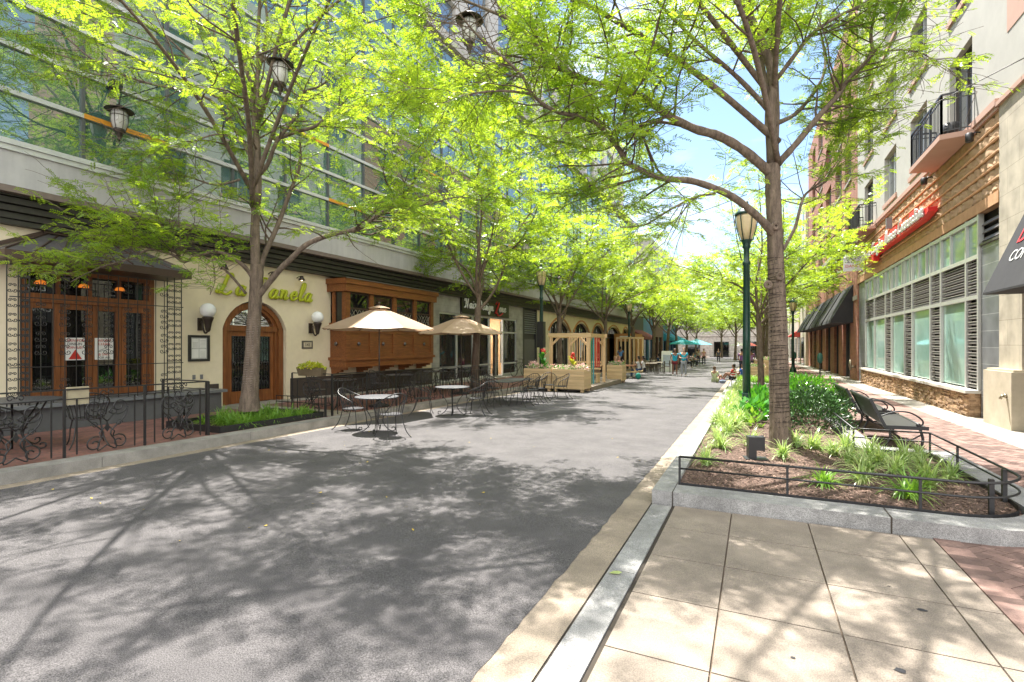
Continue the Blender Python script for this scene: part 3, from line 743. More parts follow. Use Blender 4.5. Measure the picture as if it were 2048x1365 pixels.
b = MB(); b.quad((WX - 4, 19.4, -.09), (WX - .2, 19.4, -.09), (WX - .2, 29, -.09), (WX - 4, 29, -.09)); part('floor', b, mat('pale_floor', (.5, .48, .45), .4), sa_)
b = MB(); b.box(WX - 4, WX - .3, 19.4, 29, 3.5, 3.6); part('ceiling', b, mat('white_ceiling', (.7, .7, .7)), sa_)
b = MB()
for y in (21, 24, 27): b.box(WX - 2.6, WX - 1.4, y, y + .9, 3.44, 3.49)
part('ceiling_light', b, mat('salon_light', (1, .93, .8), emit=9), sa_)
b = MB()
for y in (20.6, 22.2, 24.0): b.prism([(WX - .3, y - .5, .7), (WX - .3, y + .45, .7), (WX - .3, y + .3, 1.8), (WX - .3, y + .05, 2.3), (WX - .3, y - .3, 1.9)], (-.01, 0, 0))
b.box(WX - .31, WX - .3, 26.75, 28.3, .7, 3.1); part('blind', b, mat('white_blind', (.72, .73, .72), .7), sa_)
b = MB()
for y in (20.8, 23.0, 25.9, 27.6):
    b.box(WX - 2.2, WX - 1.7, y, y + .5, .35, .5); b.box(WX - 2.25, WX - 2.15, y, y + .5, .5, 1.1)
part('salon_chair', b, BLACK, sa_)
t = thing('salon_sign', 'black salon sign with white handwritten Hair Design Zone and a red Z', 'sign', (WX, 21.7, 3.22))
b = MB(); b.box(.02, .12, 0, 5.35, .08, 1.0); b.build('board', mat('black_sign_board', (.015, .013, .012), .4), t)
b = MB(); script(b, 'Hair Design Zone', (.125, .2, .38), (0, 1, 0), (0, 0, 1), (1, 0, 0), .245, .034, .15, 1.27, lambda i: i != 12); b.build('lettering', mat('white_letter', (.8, .8, .78), .5), t)
b = MB(); script(b, 'Hair Design Z', (.14, .2, .38), (0, 1, 0), (0, 0, 1), (1, 0, 0), .245, .045, .15, 1.27, lambda i: i == 12); b.build('letter', mat('red_letter', (.62, .03, .03), .45), t)
# vent bay
vb = thing('service_bay', 'dark grey service door bay with louvres beside the salon', 'wall', (WX, 0, 0))
b = MB(); b.box(WX - .3, WX - .1, 29.3, 31.6, -.4, 4.12); b.box(WX - .1, WX + .02, 29.3, 29.5, -.4, 4.1); b.box(WX - .1, WX + .02, 31.4, 31.6, -.4, 4.1); part('frame', b, mat('charcoal_paint', (.05, .05, .055), .5), vb)
b = MB()
for k in range(11): b.beam((WX - .04, 29.5, 2.5 + k * .14), (WX - .04, 31.4, 2.5 + k * .14), .1, .03, (1, 0, .8))
part('louvre', b, mat('grey_louvre', (.2, .2, .2), .5), vb)
b = MB(); b.box(WX - .1, WX - .05, 29.55, 31.35, -.2, 2.1); part('door', b, mat('charcoal_door', (.12, .12, .13), .45), vb)
# arcade
ar = thing('arcade_building', 'cream shopfront with a row of orange trimmed arched windows', 'shopfront', (WX, 0, 0))
A_ = [(33.9, 38.3), (39.4, 43.4), (44.6, 48.4), (49.6, 55.0), (56.2, 59.2)]
b = MB(); wallX(b, WX, 31.6, 60, -.6, 4.12, [(a, c, [(-.2, 3.55, .65)]) for a, c in A_], .3, 1); part('wall', b, CREAM, ar)
for a, c in A_:
    b = MB(); archband(b, WX, WX + .05, a - .25, c + .25, 2.75, 2.86, .95, .27); part('arch_trim', b, mat('orange_stucco', (.58, .26, .10), .8), ar)
    b = MB(); archband(b, WX - .28, WX - .2, a, c, -.3, 2.9, .65, .1)
    for k in range(1, 8): yy_ = a + (c - a) * k / 8; b.box(WX - .27, WX - .22, yy_ - .04, yy_ + .04, 2.5, 3.15 + .38 * math.sin(PI * k / 8))
    b.box(WX - .275, WX - .19, a + .1, c - .1, 2.4, 2.5); part('window_frame', b, BLACK, ar)
    b = MB(); b.box(WX - .26, WX - .25, a, c, -.2, 3.5); part('glass', b, DGLASS, ar)
b = MB(); b.box(WX, WX + 2.1, 52.5, 56.5, -.4, 2.9); part('kiosk', b, mat('orange_stucco', (.5, .2, .1)), ar)
b = MB(); b.box(WX + .5, WX + 1.7, 52.44, 52.5, -.3, 2.1); part('kiosk_opening', b, mat('dark_interior', (.01, .01, .01)), ar)
b = MB(); b.box(WX + .6, WX + 2.0, 52.40, 52.46, 2.35, 2.65); part('kiosk_sign', b, PAPER, ar)
# further shops on the left
FS = [(60, 68, (.06, .06, .065), (.22, .05, .06), 'dark shopfront under a maroon awning beyond the arcade'), (68, 76, (.10, .22, .38), None, 'shopfront with blue columns and dark windows beyond the maroon awning'),
      (76, 84, (.17, .10, .07), None, 'brown brick shopfront between the blue columns and the blue canopy'), (84, 100, (.05, .16, .30), (.04, .30, .42), 'deep blue shopfront furthest along the left side')]
for a, c, wc, aw, lab in FS:
    t = thing('shop_front', lab, 'shopfront', (WX, a, 0)); k = 'wall_%d' % a
    b = MB(); cols = []; y = a + .6
    while y < c - 1.5: cols.append((y, min(y + 2.9, c - .5), [(-.5, 2.9, 0)])); y += 3.6
    wallX(b, WX, a, c, -1.2, 5.4, cols, .25, 1); part('wall', b, mat('shop_paint_%d' % a, wc, .7), t)
    for j, (p_, q_, _) in enumerate(cols): b = MB(); b.box(WX - .26, WX - .2, p_, q_, -.6, 2.9); part('window', b, DGLASS, t)
    if aw:
        b = MB(); b.prism([(WX, a + .5, 3.6), (WX + 1.6, a + .5, 2.7), (WX + 1.6, a + .5, 2.4), (WX, a + .5, 2.4)], (0, c - a - 1, 0)); part('awning', b, mat('awning_cloth_%d' % a, aw, .8), t)
t = thing('stone_block', 'pale upper storeys of the far building on the left above the last shops', 'building', (WX, 60, 0))
b = MB(); b.box(WX - 14, WX - .1, 74, 118, 5.4, 17); b.box(WX - 14, WX - .01, 60, 118, 4.2 + 1.0, 5.6); part('wall', b, PALEST, t)
y = 75
while y < 116:
    for z in (6.4, 9.8, 13.2): b = MB(); b.box(WX - .1, WX - .02, y, y + 1.8, z, z + 2.1); part('window', b, DGLASS, t)
    y += 5.5
t = thing('end_building', 'white stone building closing the far end of the street', 'building', (0, 122, 0))
b = MB(); b.box(-40, 40, 122, 130, -1.2, 9); b.box(-40, 40, 121.8, 130, 3.6, 4.1); part('wall', b, brickmat('white_stone_courses', (.62, .58, .53), (.58, .54, .50), (.4, .37, .34), 2, .5, 'XZ', .03), t)
for i, x in enumerate((-26, -20, -14, -8, -2, 4, 10, 16)):
    b = MB(); b.box(x, x + 3.0, 121.7, 121.98, -.9, 2.4); part('window', b, DGLASS, t)
    b = MB(); b.box(x + .6, x + 2.2, 121.7, 121.98, 5.2, 7.4); part('window', b, DGLASS, t)
# ------------------------------------------------------------ right side buildings
FX = 5.25
STUC = mat('pale_grey_stucco', (.47, .46, .42), .85, (.42, .41, .375), nscale=.9, bump=.15, bscale=90, stain=.06)
PINK = mat('pink_stucco', (.52, .34, .27), .85, (.47, .30, .24), nscale=1.5, bump=.1, bscale=90)
ROUGHST = mat('rough_sandstone', (.58, .40, .25), .9, (.45, .28, .16), nscale=1.4, bump=1, bscale=9, stain=.1)
LEDGE = mat('sandstone_band', (.62, .37, .20), .85, (.50, .28, .14), nscale=4)
SLATE = brickmat('slate_panels', (.19, .20, .215), (.16, .17, .185), (.42, .43, .45), 3, .42, 'YZ', .006, .35, bump=.1)
GWALL = mat('frosted_green_glass', (.33, .50, .45), .04, (.22, .36, .31), nscale=.5, spec=1)
FRAME = mat('silver_frame', (.55, .56, .54), .35, (.5, .5, .49), metal=.3)
LVR = mat('bronze_louvre', (.10, .09, .08), .5, (.07, .062, .055)); LVE = mat('louvre_edge', (.45, .43, .40), .4)
REDB = brickmat('red_brick', (.40, .145, .085), (.30, .10, .06), (.36, .29, .24), .21, .075, 'YZ', .009)
CREAMST = brickmat('cream_stone_blocks', (.50, .45, .36), (.47, .42, .335), (.30, .26, .20), 1.15, .58, 'YZ', .006, bump=.3)
CRM = mat('cream_stone', (.58, .51, .40), .85, (.48, .42, .32), nscale=2, bump=.1, bscale=60, stain=.15)
WGL = glassmat('apartment_glass', (.10, .11, .12), 0, .02, 1.9, .03)
DFR = mat('dark_window_frame', (.05, .042, .04), .5)

cd_ = thing('apartment_building', 'pale stucco apartment building with a rough sandstone band over a glass storefront', 'building', (FX, 16, 0))
cols = [(17.55, 19.3), (21.5, 23.5), (25.6, 27.7), (30.1, 32.2)]
zf = [7.95, 11.3, 14.65, 18.0, 21.3]
b = MB(); wallX(b, FX, 12.0, 34.2, 7.6, 25, [(a, c, [(z if not (i in (0, 3) and k == 0) else 7.62, z + 2.05, 0) for k, z in enumerate(zf)]) for i, (a, c) in enumerate(cols)], .28, -1)
part('wall', b, STUC, cd_)
b = MB(); b.box(FX - .012, FX, 12.0, 15.45, 8.9, 25); part('pink_wall', b, PINK, cd_)
for i, (a, c) in enumerate(cols):
    for k, z in enumerate(zf):
        z0 = 7.62 if (i in (0, 3) and k == 0) else z; z1 = z + 2.05
        w_ = thing('window', None, None); w_.parent = cd_
        b = MB(); xx = FX + .2
        for q_ in ((a, a + .07), (c - .07, c), ((a + c) / 2 - .03, (a + c) / 2 + .03)): b.box(xx - .05, xx + .05, q_[0], q_[1], z0, z1)
        b.box(xx - .05, xx + .05, a + .07, (a + c) / 2 - .03, z1 - .07, z1); b.box(xx - .05, xx + .05, (a + c) / 2 + .03, c - .07, z1 - .07, z1)
        b.box(xx - .05, xx + .05, a + .07, (a + c) / 2 - .03, z0, z0 + .07); b.box(xx - .05, xx + .05, (a + c) / 2 + .03, c - .07, z0, z0 + .07)
        sub('frame', b, FRAME if i in (1, 2) else DFR, w_)
        b = MB(); b.box(xx, xx + .012, a + .07, c - .07, z0 + .07, z1 - .07)
        if k < 4: b.box(xx - .004, xx - .001, a + .08, c - .08, z0 + .9 + .3 * ((i + k) % 2), z0 + .93 + .3 * ((i + k) % 2))
        sub('glass', b, WGL, w_)
        if not (i in (0, 3) and k == 0):
            b = MB(); b.box(FX - .06, FX + .1, a - .12, c + .12, z0 - .17, z0 - .002); sub('sill', b, PINK, w_)
b = MB(); b.box(FX - .08, FX + .1, 15.9, 34.2, 7.44, 7.60); b.box(FX - .04, FX + .1, 15.9, 34.2, 7.34, 7.437); part('ledge', b, PINK, cd_)
# rock-faced courses: individually swollen blocks between plain bands
rng = random.Random(8); b = MB(); z = 5.42
ch_ = .315
b.box(FX + .02, FX + .2, 15.9, 34.2, 5.14, 7.34)
for row in range(6):
    y = 15.9 + (row % 2) * .3
    while y < 34.15:
        L_ = rng.uniform(.38, .75); ye = min(y + L_, 34.2); nu, nv = 4, 4
        G = [[(FX + .02 - (0 if (u in (0, nu) or v in (0, nv)) else rng.uniform(.01, .04)), y + (ye - y) * min(max(u / nu + (0 if u in (0, nu) else rng.uniform(-.06, .06)), 0), 1), z + ch_ * min(max(v / nv, 0), 1) - .003) for u in range(nu + 1)] for v in range(nv + 1)]
        for v in range(nv):
            for u in range(nu): b.quad(G[v][u], G[v + 1][u], G[v + 1][u + 1], G[v][u + 1])
        y = ye
    z += ch_
part('stone_band', b, ROUGHST, cd_)
b = MB(); z = 5.14; b.box(FX - .02, FX + .05, 15.9, 34.2, 5.14, 5.42)
for row in range(1, 6, 1):
    zz = 5.42 + row * ch_; b.tube([(FX + .0, 15.91, zz), (FX + .0, 34.19, zz)], .035, 6)
part('stone_course', b, LEDGE, cd_)
# storefront
b = MB(); b.box(FX + .2, FX + .6, 15.9, 34.0, -.5, 5.14); part('storefront_back', b, mat('dark_interior', (.012, .01, .009)), cd_)
for q_ in ((15.9, 17.15, 4.3), (32.2, 34.2, 5.13)): b = MB(); b.box(FX + .06, FX + .2, q_[0], q_[1], -.5, q_[2]); part('slate_cladding', b, SLATE, cd_)
b = MB()
for k in range(3): b.beam((FX + .1, 15.95, 4.45 + .2 * k), (FX + .1, 17.1, 4.45 + .2 * k), .12, .03, (-1, 0, .6))
b.box(FX + .02, FX + .1, 15.9, 17.15, 4.3, 4.36); part('louvre', b, LVR, cd_)
seg = [(17.2, 18.05, 'l'), (18.05, 20.15, 'w'), (20.15, 21.2, 'l'), (21.2, 23.35, 'w'), (23.35, 24.4, 'l'), (24.4, 26.5, 'w'), (26.5, 27.6, 'l'), (27.6, 29.9, 'w'), (29.9, 32.1, 'w')]
b = MB()
for y in sorted({s_[0] for s_ in seg} | {32.1}): b.box(FX + .0, FX + .12, y - .045, y + .045, .58, 5.14)
for z in (3.0, 4.05, 5.04): b.box(FX + .005, FX + .115, 17.25, 32.05, z - .05, z + .06)
ups = [17.2, 18.1, 19.3, 20.2, 20.9, 21.7, 22.6, 23.7, 24.8, 25.8, 26.8, 28.1, 29.3, 30.2, 31.2, 32.1]
for y in ups[1:-1]: b.box(FX + .01, FX + .11, y - .035, y + .035, 4.11, 4.99)
for y in (18.05 + 1.05, 27.55): pass
part('window_frame', b, FRAME, cd_)
for a, c, k in seg:
    if k == 'w':
        b = MB(); b.box(FX + .07, FX + .08, a + .045, c - .045, .6, 2.95); part('window', b, GWALL, cd_)
    else:
        b = MB(); e = MB()
        z = .66
        while z < 2.9: b.beam((FX + .08, a + .05, z), (FX + .08, c - .05, z), .11, .025, (-1, 0, 1)); z += .165
        part('louvre', b, LVR, cd_)
        b = MB(); z = .7
        while z < 2.9: b.box(FX + .035, FX + .045, a + .05, c - .05, z, z + .022); z += .165
        part('louvre_edge', b, LVE, cd_)
for j, (a, c) in enumerate([(17.25, 18.05), (18.1, 21.2), (21.25, 23.35), (23.4, 26.5), (26.6, 29.9), (29.95, 32.05)]):
    b = MB(); z = 3.12
    while z < 3.97: b.beam((FX + .08, a + .02, z), (FX + .08, c - .02, z), .11, .025, (-1, 0, 1)); z += .15
    part('louvre', b, LVR, cd_)
    b = MB(); z = 3.16
    while z < 3.97: b.box(FX + .035, FX + .042, a + .02, c - .02, z, z + .018); z += .15
    part('louvre_edge', b, LVE, cd_)
for a, c in zip(ups[:-1], ups[1:]):
    b = MB(); b.box(FX + .07, FX + .08, a + .035, c - .035, 4.11, 4.99); part('window', b, GWALL, cd_)
b = MB(); b.box(FX - .26, FX + .1, 17.15, 32.15, .48, .56); part('sill', b, mat('limestone_sill', (.62, .58, .52), .8), cd_)
# ledgestone base of individual split stones
b = MB(); rng = random.Random(4); z = -.35; b.box(FX - .15, FX + .2, 17.25, 32.1, -.5, .478)
while z < .475:
    hh = rng.uniform(.03, .06); y = 17.22
    while y < 32.1:
        L_ = rng.uniform(.12, .42); d = rng.uniform(0, .05); b.box(FX - .17 - d, FX - .148, y + .002, min(y + L_, 32.1) - .002, z + .002, min(z + hh, .476)); y += L_
    x = FX - .17
    while x < FX + .05: L_ = rng.uniform(.1, .25); b.box(x, min(x + L_, FX + .058) - .002, 17.2 - rng.uniform(0, .025), 17.252, z + .002, min(z + hh, .476)); x += L_
    z += hh
part('stone_base', b, mat('split_ledgestone', (.46, .31, .19), .9, (.27, .165, .095), nscale=9, bump=.6, bscale=50, island=.35), cd_)
# balconies
def balcony(y0, y1, d, z):
    t = thing('balcony', None, None); t.parent = cd_
    b = MB(); b.prism([(FX, y0, z), (FX - d, y0 + .15, z), (FX - d, y1 - .15, z), (FX, y1, z)], (0, 0, .14)); sub('floor', b, PINK, t)
    b = MB(); x = FX - d + .06; zt = z + 1.22; zb = z + .24
    for (p, q_) in (((x, y0 + .2), (x, y1 - .2)), ((x, y0 + .2), (FX, y0 + .08)), ((x, y1 - .2), (FX, y1 - .08))):
        b.beam((*p, zt), (*q_, zt), .04, .05); b.beam((*p, zt - .14), (*q_, zt - .14), .025, .025); b.beam((*p, zb), (*q_, zb), .025, .03)
        n = max(2, int(((p[0] - q_[0]) ** 2 + (p[1] - q_[1]) ** 2) ** .5 / .12))
        for k in range(n + 1):
            f = k / n; px_ = p[0] + (q_[0] - p[0]) * f; py_ = p[1] + (q_[1] - p[1]) * f
            r = .022 if k % 8 == 0 else .008; b.box(px_ - r, px_ + r, py_ - r, py_ + r, z + .14, zt - .02)
    sub('railing', b, BLACK, t)
balcony(17.3, 20.6, .72, 7.28); balcony(29.3, 32.6, .72, 7.28)
for y, s_ in ((17.0, 'nearer'), (20.9, 'farther')):
    b = MB(); b.tube([(0, 0, 0), (-.12, 0, .02), (-.16, 0, -.08)], .02, 6); b.lathe([(.05, .02), (.09, 0), (.09, -.2), (.07, -.22)], (-.22, 0, 0), 10)
    b.build('wall_spotlight', BLACK, None, (FX, y, 7.2), label='small black spotlight under the balcony end %s the camera' % ('nearer' if s_ == 'nearer' else 'farther from'), cat='spotlight')
b = MB(); b.lathe([(.12, 0), (.16, .02), (.19, .34), (.17, .34)], (0, 0, 0), 12); b.build('flower_pot', BLACK, None, (4.85, 17.75, 7.43), label='black pot on the near balcony floor', cat='pot')
b = MB(); b.box(-.03, .03, -.35, .35, 0, .4); b.box(-.0, .3, -.3, .3, .15, .22); b.build('balcony_cushion', mat('cream_cushion', (.6, .55, .45), .9), None, (5.0, 18.4, 7.43), label='cream cushioned seat behind the near balcony railing', cat='seat')

# near stone building with black awning
nb = thing('stone_shop_building', 'cream stone block building with a black awning at the right edge', 'building', (FX, 12, 0))
b = MB(); wallX(b, FX - .0, 6, 15.9, -.3, 7.55, [(8, 14.75, [(-.3, 3.0, 0)])], .6, -1); b.quad((FX, 15.9, -.3), (FX, 15.9, 7.55), (FX + .9, 15.9, 7.55), (FX + .9, 15.9, -.3)); b.box(FX - .0, FX + .5, 6, 15.9, 7.553, 7.6)
part('wall', b, CREAMST, nb)
b = MB(); b.box(FX - .07, FX + .2, 6, 15.95, 7.4, 7.5); part('cornice', b, PINK, nb)
b = MB(); b.box(FX - .22, FX + .4, 14.62, 16.12, -.3, 1.15); b.box(FX - .17, FX + .4, 14.67, 16.07, 1.15, 1.2)
part('pier_base', b, CRM, nb)
b = MB(); b.tube([(FX - .22, 14.85, .62), (FX - .3, 14.85, .62), (FX - .33, 14.85, .55)], .03, 8); b.ball((FX - .24, 14.85, .62), .05); part('water_tap', b, mat('brass', (.35, .3, .22), .3, metal=.8), nb)
b = MB(); b.box(FX + .45, FX + .5, 8, 14.75, -.3, 3.0); part('window', b, DGLASS, nb)
b = MB(); xo = FX - .97; b.prism([(xo, 13.74, 2.78), (xo, 13.74, 2.82), (FX, 13.74, 5.2), (FX, 13.74, 2.78)], (0, -6, 0)); aw = part('awning', b, mat('black_canvas', (.028, .028, .032), .85, (.02, .02, .023), nscale=3), nb)
dz = 5.2 - 2.82; dl = math.hypot(.97, dz); Vv = Vector((.97, 0, dz)).normalized()
def awt(tx, along, up, size, m, nm):
    b = MB(); textmesh(b, tx, Vector((xo - .012, 13.45 - along, 2.82)) + Vv * up, (0, -1, 0), Vv, size, .002); return part(nm, b, m, nb)
awt('Dance', .12, 1.0, .62, mat('red_letter', (.62, .03, .03), .45), 'awning_lettering'); awt('CONNECTION', .2, .6, .34, mat('white_letter', (.8, .8, .78)), 'awning_lettering')
awt('Dawn', .5, 1.68, .4, mat('white_letter', (.8, .8, .78)), 'awning_lettering')
b = MB(); b.box(xo - .01, xo + .01, 10.5, 13.2, 2.5, 2.5)
t = thing('wall_lantern', 'dark green lantern box on the cream stone wall at the right edge', 'wall lamp', (4.72, 12.3, 5.75))
b = MB(); b.box(-.13, .13, -.15, .15, .22, 1.12); b.box(-.09, .09, -.1, .1, 1.12, 1.2); b.build('body', GREENP, t)
b = MB(); b.lathe([(.16, -.14), (.26, .08), (.27, .16), (.2, .22)], (0, 0, 0), 8); b.box(0, .5, -.03, .03, .5, .56); b.build('skirt', GREENP, t)

# red relief sign and projecting blade sign
t = thing('dance_sign', 'red sign with white handwritten Dawn Crayton Dance Connection on the sandstone band', 'sign', (FX, 20.4, 5.85))
b = MB(); RED = mat('red_sign_box', (.72, .02, .018), .4, (.62, .015, .012)); xsz = [(30.4, 1), (20.2, 1)]
outl = [(10.1, -.06), (8.8, -.06), (8.78, -.24), (7.9, -.24), (7.88, -.02), (.6, -.02), (-.25, .10), (-.25, .24), (.4, .26), (.42, .34), (1.25, .34), (1.27, .52), (1.95, .52), (1.97, .34), (3.7, .34), (3.72, .50), (4.7, .50), (4.72, .32), (5.6, .32), (5.62, .50), (6.6, .50), (6.62, .32), (7.2, .32), (7.22, .50), (8.1, .50), (8.12, .32), (9.3, .32), (9.32, .50), (10.1, .50)]
b.prism([(-.06, y, z) for y, z in outl][::-1], (-.24, 0, 0)); b.build('box', RED, t)
b = MB(); script(b, 'Dawn Crayton Dance Connection', (-.33, 10.05, .05), (0, -1, 0), (0, 0, 1), (-1, 0, 0), .24, .036, .3, 1.5); b.build('lettering', mat('white_letter', (.8, .8, .78)), t)
b = MB(); b.box(-.3, -.1, 5.35, 5.5, .7, 1.15); b.build('bracket', mat('grey_vent', (.2, .2, .2)), t)
t = thing('blade_sign', 'square white sign reading DANCE with a monogram projecting from the wall', 'sign', (4.32, 32.3, 5.66)); t.scale = (.88, .88, .88)
b = MB(); b.box(0, 1.0, -.06, .06, 0, .95); b.box(1.0, 1.2, -.03, .03, .8, .84); b.build('box', mat('white_sign_face', (.72, .72, .74), .5), t)
b = MB(); b.cur = 0; textmesh(b, 'DANCE', (.5, -.062, .22), (1, 0, 0), (0, 0, 1), .235, .004, 'CENTER', 1.05)
b.cur = 1
for s_ in (-1, 1):
    b.tube([(.5 + s_ * x, -.065, z) for x, z in cr_spline([(.38, .78), (.2, .84), (.0, .66), (-.12, .55), (-.02, .48), (.1, .52)], 5)], .014, 6)
    b.tube([(.5 + s_ * x, -.065, z) for x, z in cr_spline([(.1, .7), (.16, .78), (.3, .66), (.2, .52), (.36, .56)], 5)], .011, 6)
b.build('lettering', [mat('red_letter', (.6, .03, .03)), BLKP], t)

# brick building
bb = thing('brick_building', 'red brick building with a stone cornice and black awnings', 'building', (FX, 45, 0))
dcs = [(36.7, 39.4), (41.4, 43.6), (45.6, 48.2), (50.6, 53.0), (55.4, 57.6), (59, 61)]
WY = [(36.3, 38.7), (40.0, 42.9), (45.1, 48.2), (50.4, 53.5), (56, 58.8)]
b = MB(); wallX(b, FX, 34.2, 63, -.8, 7.5, [(a, c, [(-.8, 3.15, 0)]) for a, c in dcs], .3, -1)
wallX(b, FX, 34.2, 63, 8.1, 22, [(a, c, [(8.35 + 3.4 * k, 10.5 + 3.4 * k, 0) for k in range(4)]) for a, c in WY], .25, -1)
b.quad((FX, 34.2, -.8), (FX, 34.2, 22), (FX + 6, 34.2, 22), (FX + 6, 34.2, -.8))
part('wall', b, REDB, bb)
b = MB(); b.box(FX - .16, FX + .2, 34.25, 63, 7.5, 7.8); b.box(FX - .3, FX + .2, 34.25, 63, 7.803, 8.1); part('cornice', b, STRIP, bb)
b = MB(); b.box(FX - .04, FX + .2, 34.25, 36.6, 4.3, 4.55)
for k in range(4):
    for a, c in WY: b.box(FX - .06, FX + .1, a - .1, c + .1, 8.2 + 3.4 * k, 8.35 + 3.4 * k - .002)
part('stone_trim', b, STRIP, bb)
for a, c in WY:
    for k in range(4):
        b = MB(); b.box(FX + .2, FX + .22, a, c, 8.35 + 3.4 * k, 10.5 + 3.4 * k); b.cur = 1; b.box(FX + .14, FX + .198, (a + c) / 2 - .05, (a + c) / 2 + .05, 8.35 + 3.4 * k, 10.5 + 3.4 * k); part('window', b, [WGL, DFR], bb)
for a, c in dcs:
    b = MB(); b.box(FX + .24, FX + .28, a, c, -.8, 3.15); b.cur = 1
    for q_ in (a, (a + c) / 2 - .06, c - .12): b.box(FX + .16, FX + .238, q_, q_ + .12, -.8, 3.15)
    part('door', b, [DGLASS, BLACK], bb)
for k, (a, c) in enumerate([(35.6, 39.6), (40.4, 43.8), (44.6, 48.4), (49.2, 53), (53.8, 57.6), (58.2, 62)]):
    b = MB(); b.prism([(FX - 1.15, a, 3.05), (FX - 1.1, a, 3.25), (FX, a, 5.3), (FX, a, 3.05)], (0, c - a, 0)); part('awning', b, mat('black_canvas', (.03, .03, .03)), bb)
    b = MB(); b.tube(cr_spline([(FX, (a + c) / 2, 5.7), (FX - .3, (a + c) / 2, 6.0), (FX - 1.0, (a + c) / 2, 5.95), (FX - 1.1, (a + c) / 2, 5.8)]), .03, 5); b.lathe([(.05, .1), (.14, 0)], (FX - 1.1, (a + c) / 2, 5.72), 8); part('awning_lamp', b, BLACK, bb)
b = MB(); b.tube([(FX - .05, 34.5, .5), (FX - .3, 34.5, .52)], .07, 8); b.lathe([(.05, 0), (.09, .3), (.05, .6)], (FX - .3, 34.5, .3), 8); part('standpipe', b, mat('brass', (.3, .3, .2)), bb)
t = thing('cream_building', 'pale cream building beyond the brick building on the right', 'building', (FX, 63, 0))
b = MB(); b.box(FX - .25, FX + 12, 63, 90, -1, 17.5); b.box(FX - .4, FX + 12, 63.1, 90, 6.6, 7.0); part('wall', b, mat('cream_render', (.62, .55, .47), .85), t)
y = 65
while y < 88:
    for z in (8.2, 11.6, 14.6): b = MB(); b.box(FX - .3, FX - .252, y, y + 1.8, z, z + 2); part('window', b, WGL, t)
    b = MB(); b.box(FX - .3, FX - .252, y, y + 3.2, -.6, 2.6); part('shop_window', b, DGLASS, t)
    y += 5.2
b = MB(); b.prism([(FX - 1.5, 70, 2.7), (FX - .25, 70, 3.6), (FX - .25, 70, 2.7)], (0, 5, 0)); part('awning', b, mat('red_canvas', (.6, .08, .08), .8), t)
t = thing('far_block', 'pale far building on the right before the end of the street', 'building', (FX, 92, 0))
b = MB(); b.box(FX, FX + 12, 92, 120, -1.2, 12); part('wall', b, mat('white_render', (.6, .57, .53), .85), t)
for y in (94, 100, 106, 112):
    for z in (4.2, 7.8): b = MB(); b.box(FX - .05, FX - .002, y, y + 2.2, z, z + 2); part('window', b, WGL, t)

# ------------------------------------------------------------ planting bed on the right
def arc(cx, cy, r, a0, a1, n=10): return [(cx + r * math.cos(R(a0 + (a1 - a0) * i / n)), cy + r * math.sin(R(a0 + (a1 - a0) * i / n))) for i in range(n + 1)]
def outline(off):
    """bed outline (counter-clockwise from front left), pushed outward by off"""
    o = off; r = .75 + o
    return [(-.83, 6.30 - o)] + arc(2.5 + o - r, 6.30 - o + r, r, -90, 0) + [(2.5 + o, 9.95 + o), (1.5 + o, 9.95 + o), (1.5 + o, 25.3)]
inn = outline(0); out_ = outline(.34)
bed = thing('planting_bed', None, None); COL.objects.unlink(bed); bpy.data.objects.remove(bed)
b = MB()
for i in range(len(inn) - 1):
    a, c, d, e = inn[i], inn[i + 1], out_[i + 1], out_[i]
    if i == 0: a = (-.822, a[1]); e = (-.822, e[1])
    Z = lambda p, h: (p[0], p[1], gz(p[1]) + h)
    gap = .004
    b._a([Z(a, .0), Z(c, .0), Z(d, -.1), Z(e, -.1), Z(a, .15), Z(c, .15), Z(d, .145), Z(e, .145)], [(4, 7, 6, 5), (3, 2, 6, 7), (0, 4, 5, 1)] + ([(0, 3, 7, 4)] if i == 0 else []))
b.build('kerb', GRAN, **S)
b = MB(); b.box(1.18, 1.192, 5.955, 6.31, -.1, .152, True); b.box(-.829, -.822, 5.94, 6.3, -.1, .151, True); b.build('kerb_joint', mat('dirt_joint', (.05, .04, .03)), **S)
b = MB(); rng = random.Random(9)
nx, ny = 60, 230
def inbed(x, y): 
    if y < 6.32 or y > 25.3 or x < -.82: return False
    if y > 9.93: return x < 1.48
    if x > 2.48: return False
    if x > 1.75 and y < 7.05: return (x - 1.75) ** 2 + (y - 7.05) ** 2 < .72 ** 2
    return True
for j in range(ny):
    for i in range(nx):
        x0_, x1_ = -.84 + 3.34 * i / nx, -.84 + 3.34 * (i + 1) / nx; y0_, y1_ = 6.3 + 19 * j / ny, 6.3 + 19 * (j + 1) / ny
        if inbed((x0_ + x1_) / 2, (y0_ + y1_) / 2):
            hh = lambda x, y: .105 + .02 * math.sin(x * 3.1 + y * 1.7) + .015 * math.sin(y * 4.3 - x * 2.2) + gz(y)
            b._a([(x0_, y0_, hh(x0_, y0_)), (x1_, y0_, hh(x1_, y0_)), (x1_, y1_, hh(x1_, y1_)), (x0_, y1_, hh(x0_, y1_))], [(0, 1, 2, 3)], True)
b.build('soil', MULCH, **S)
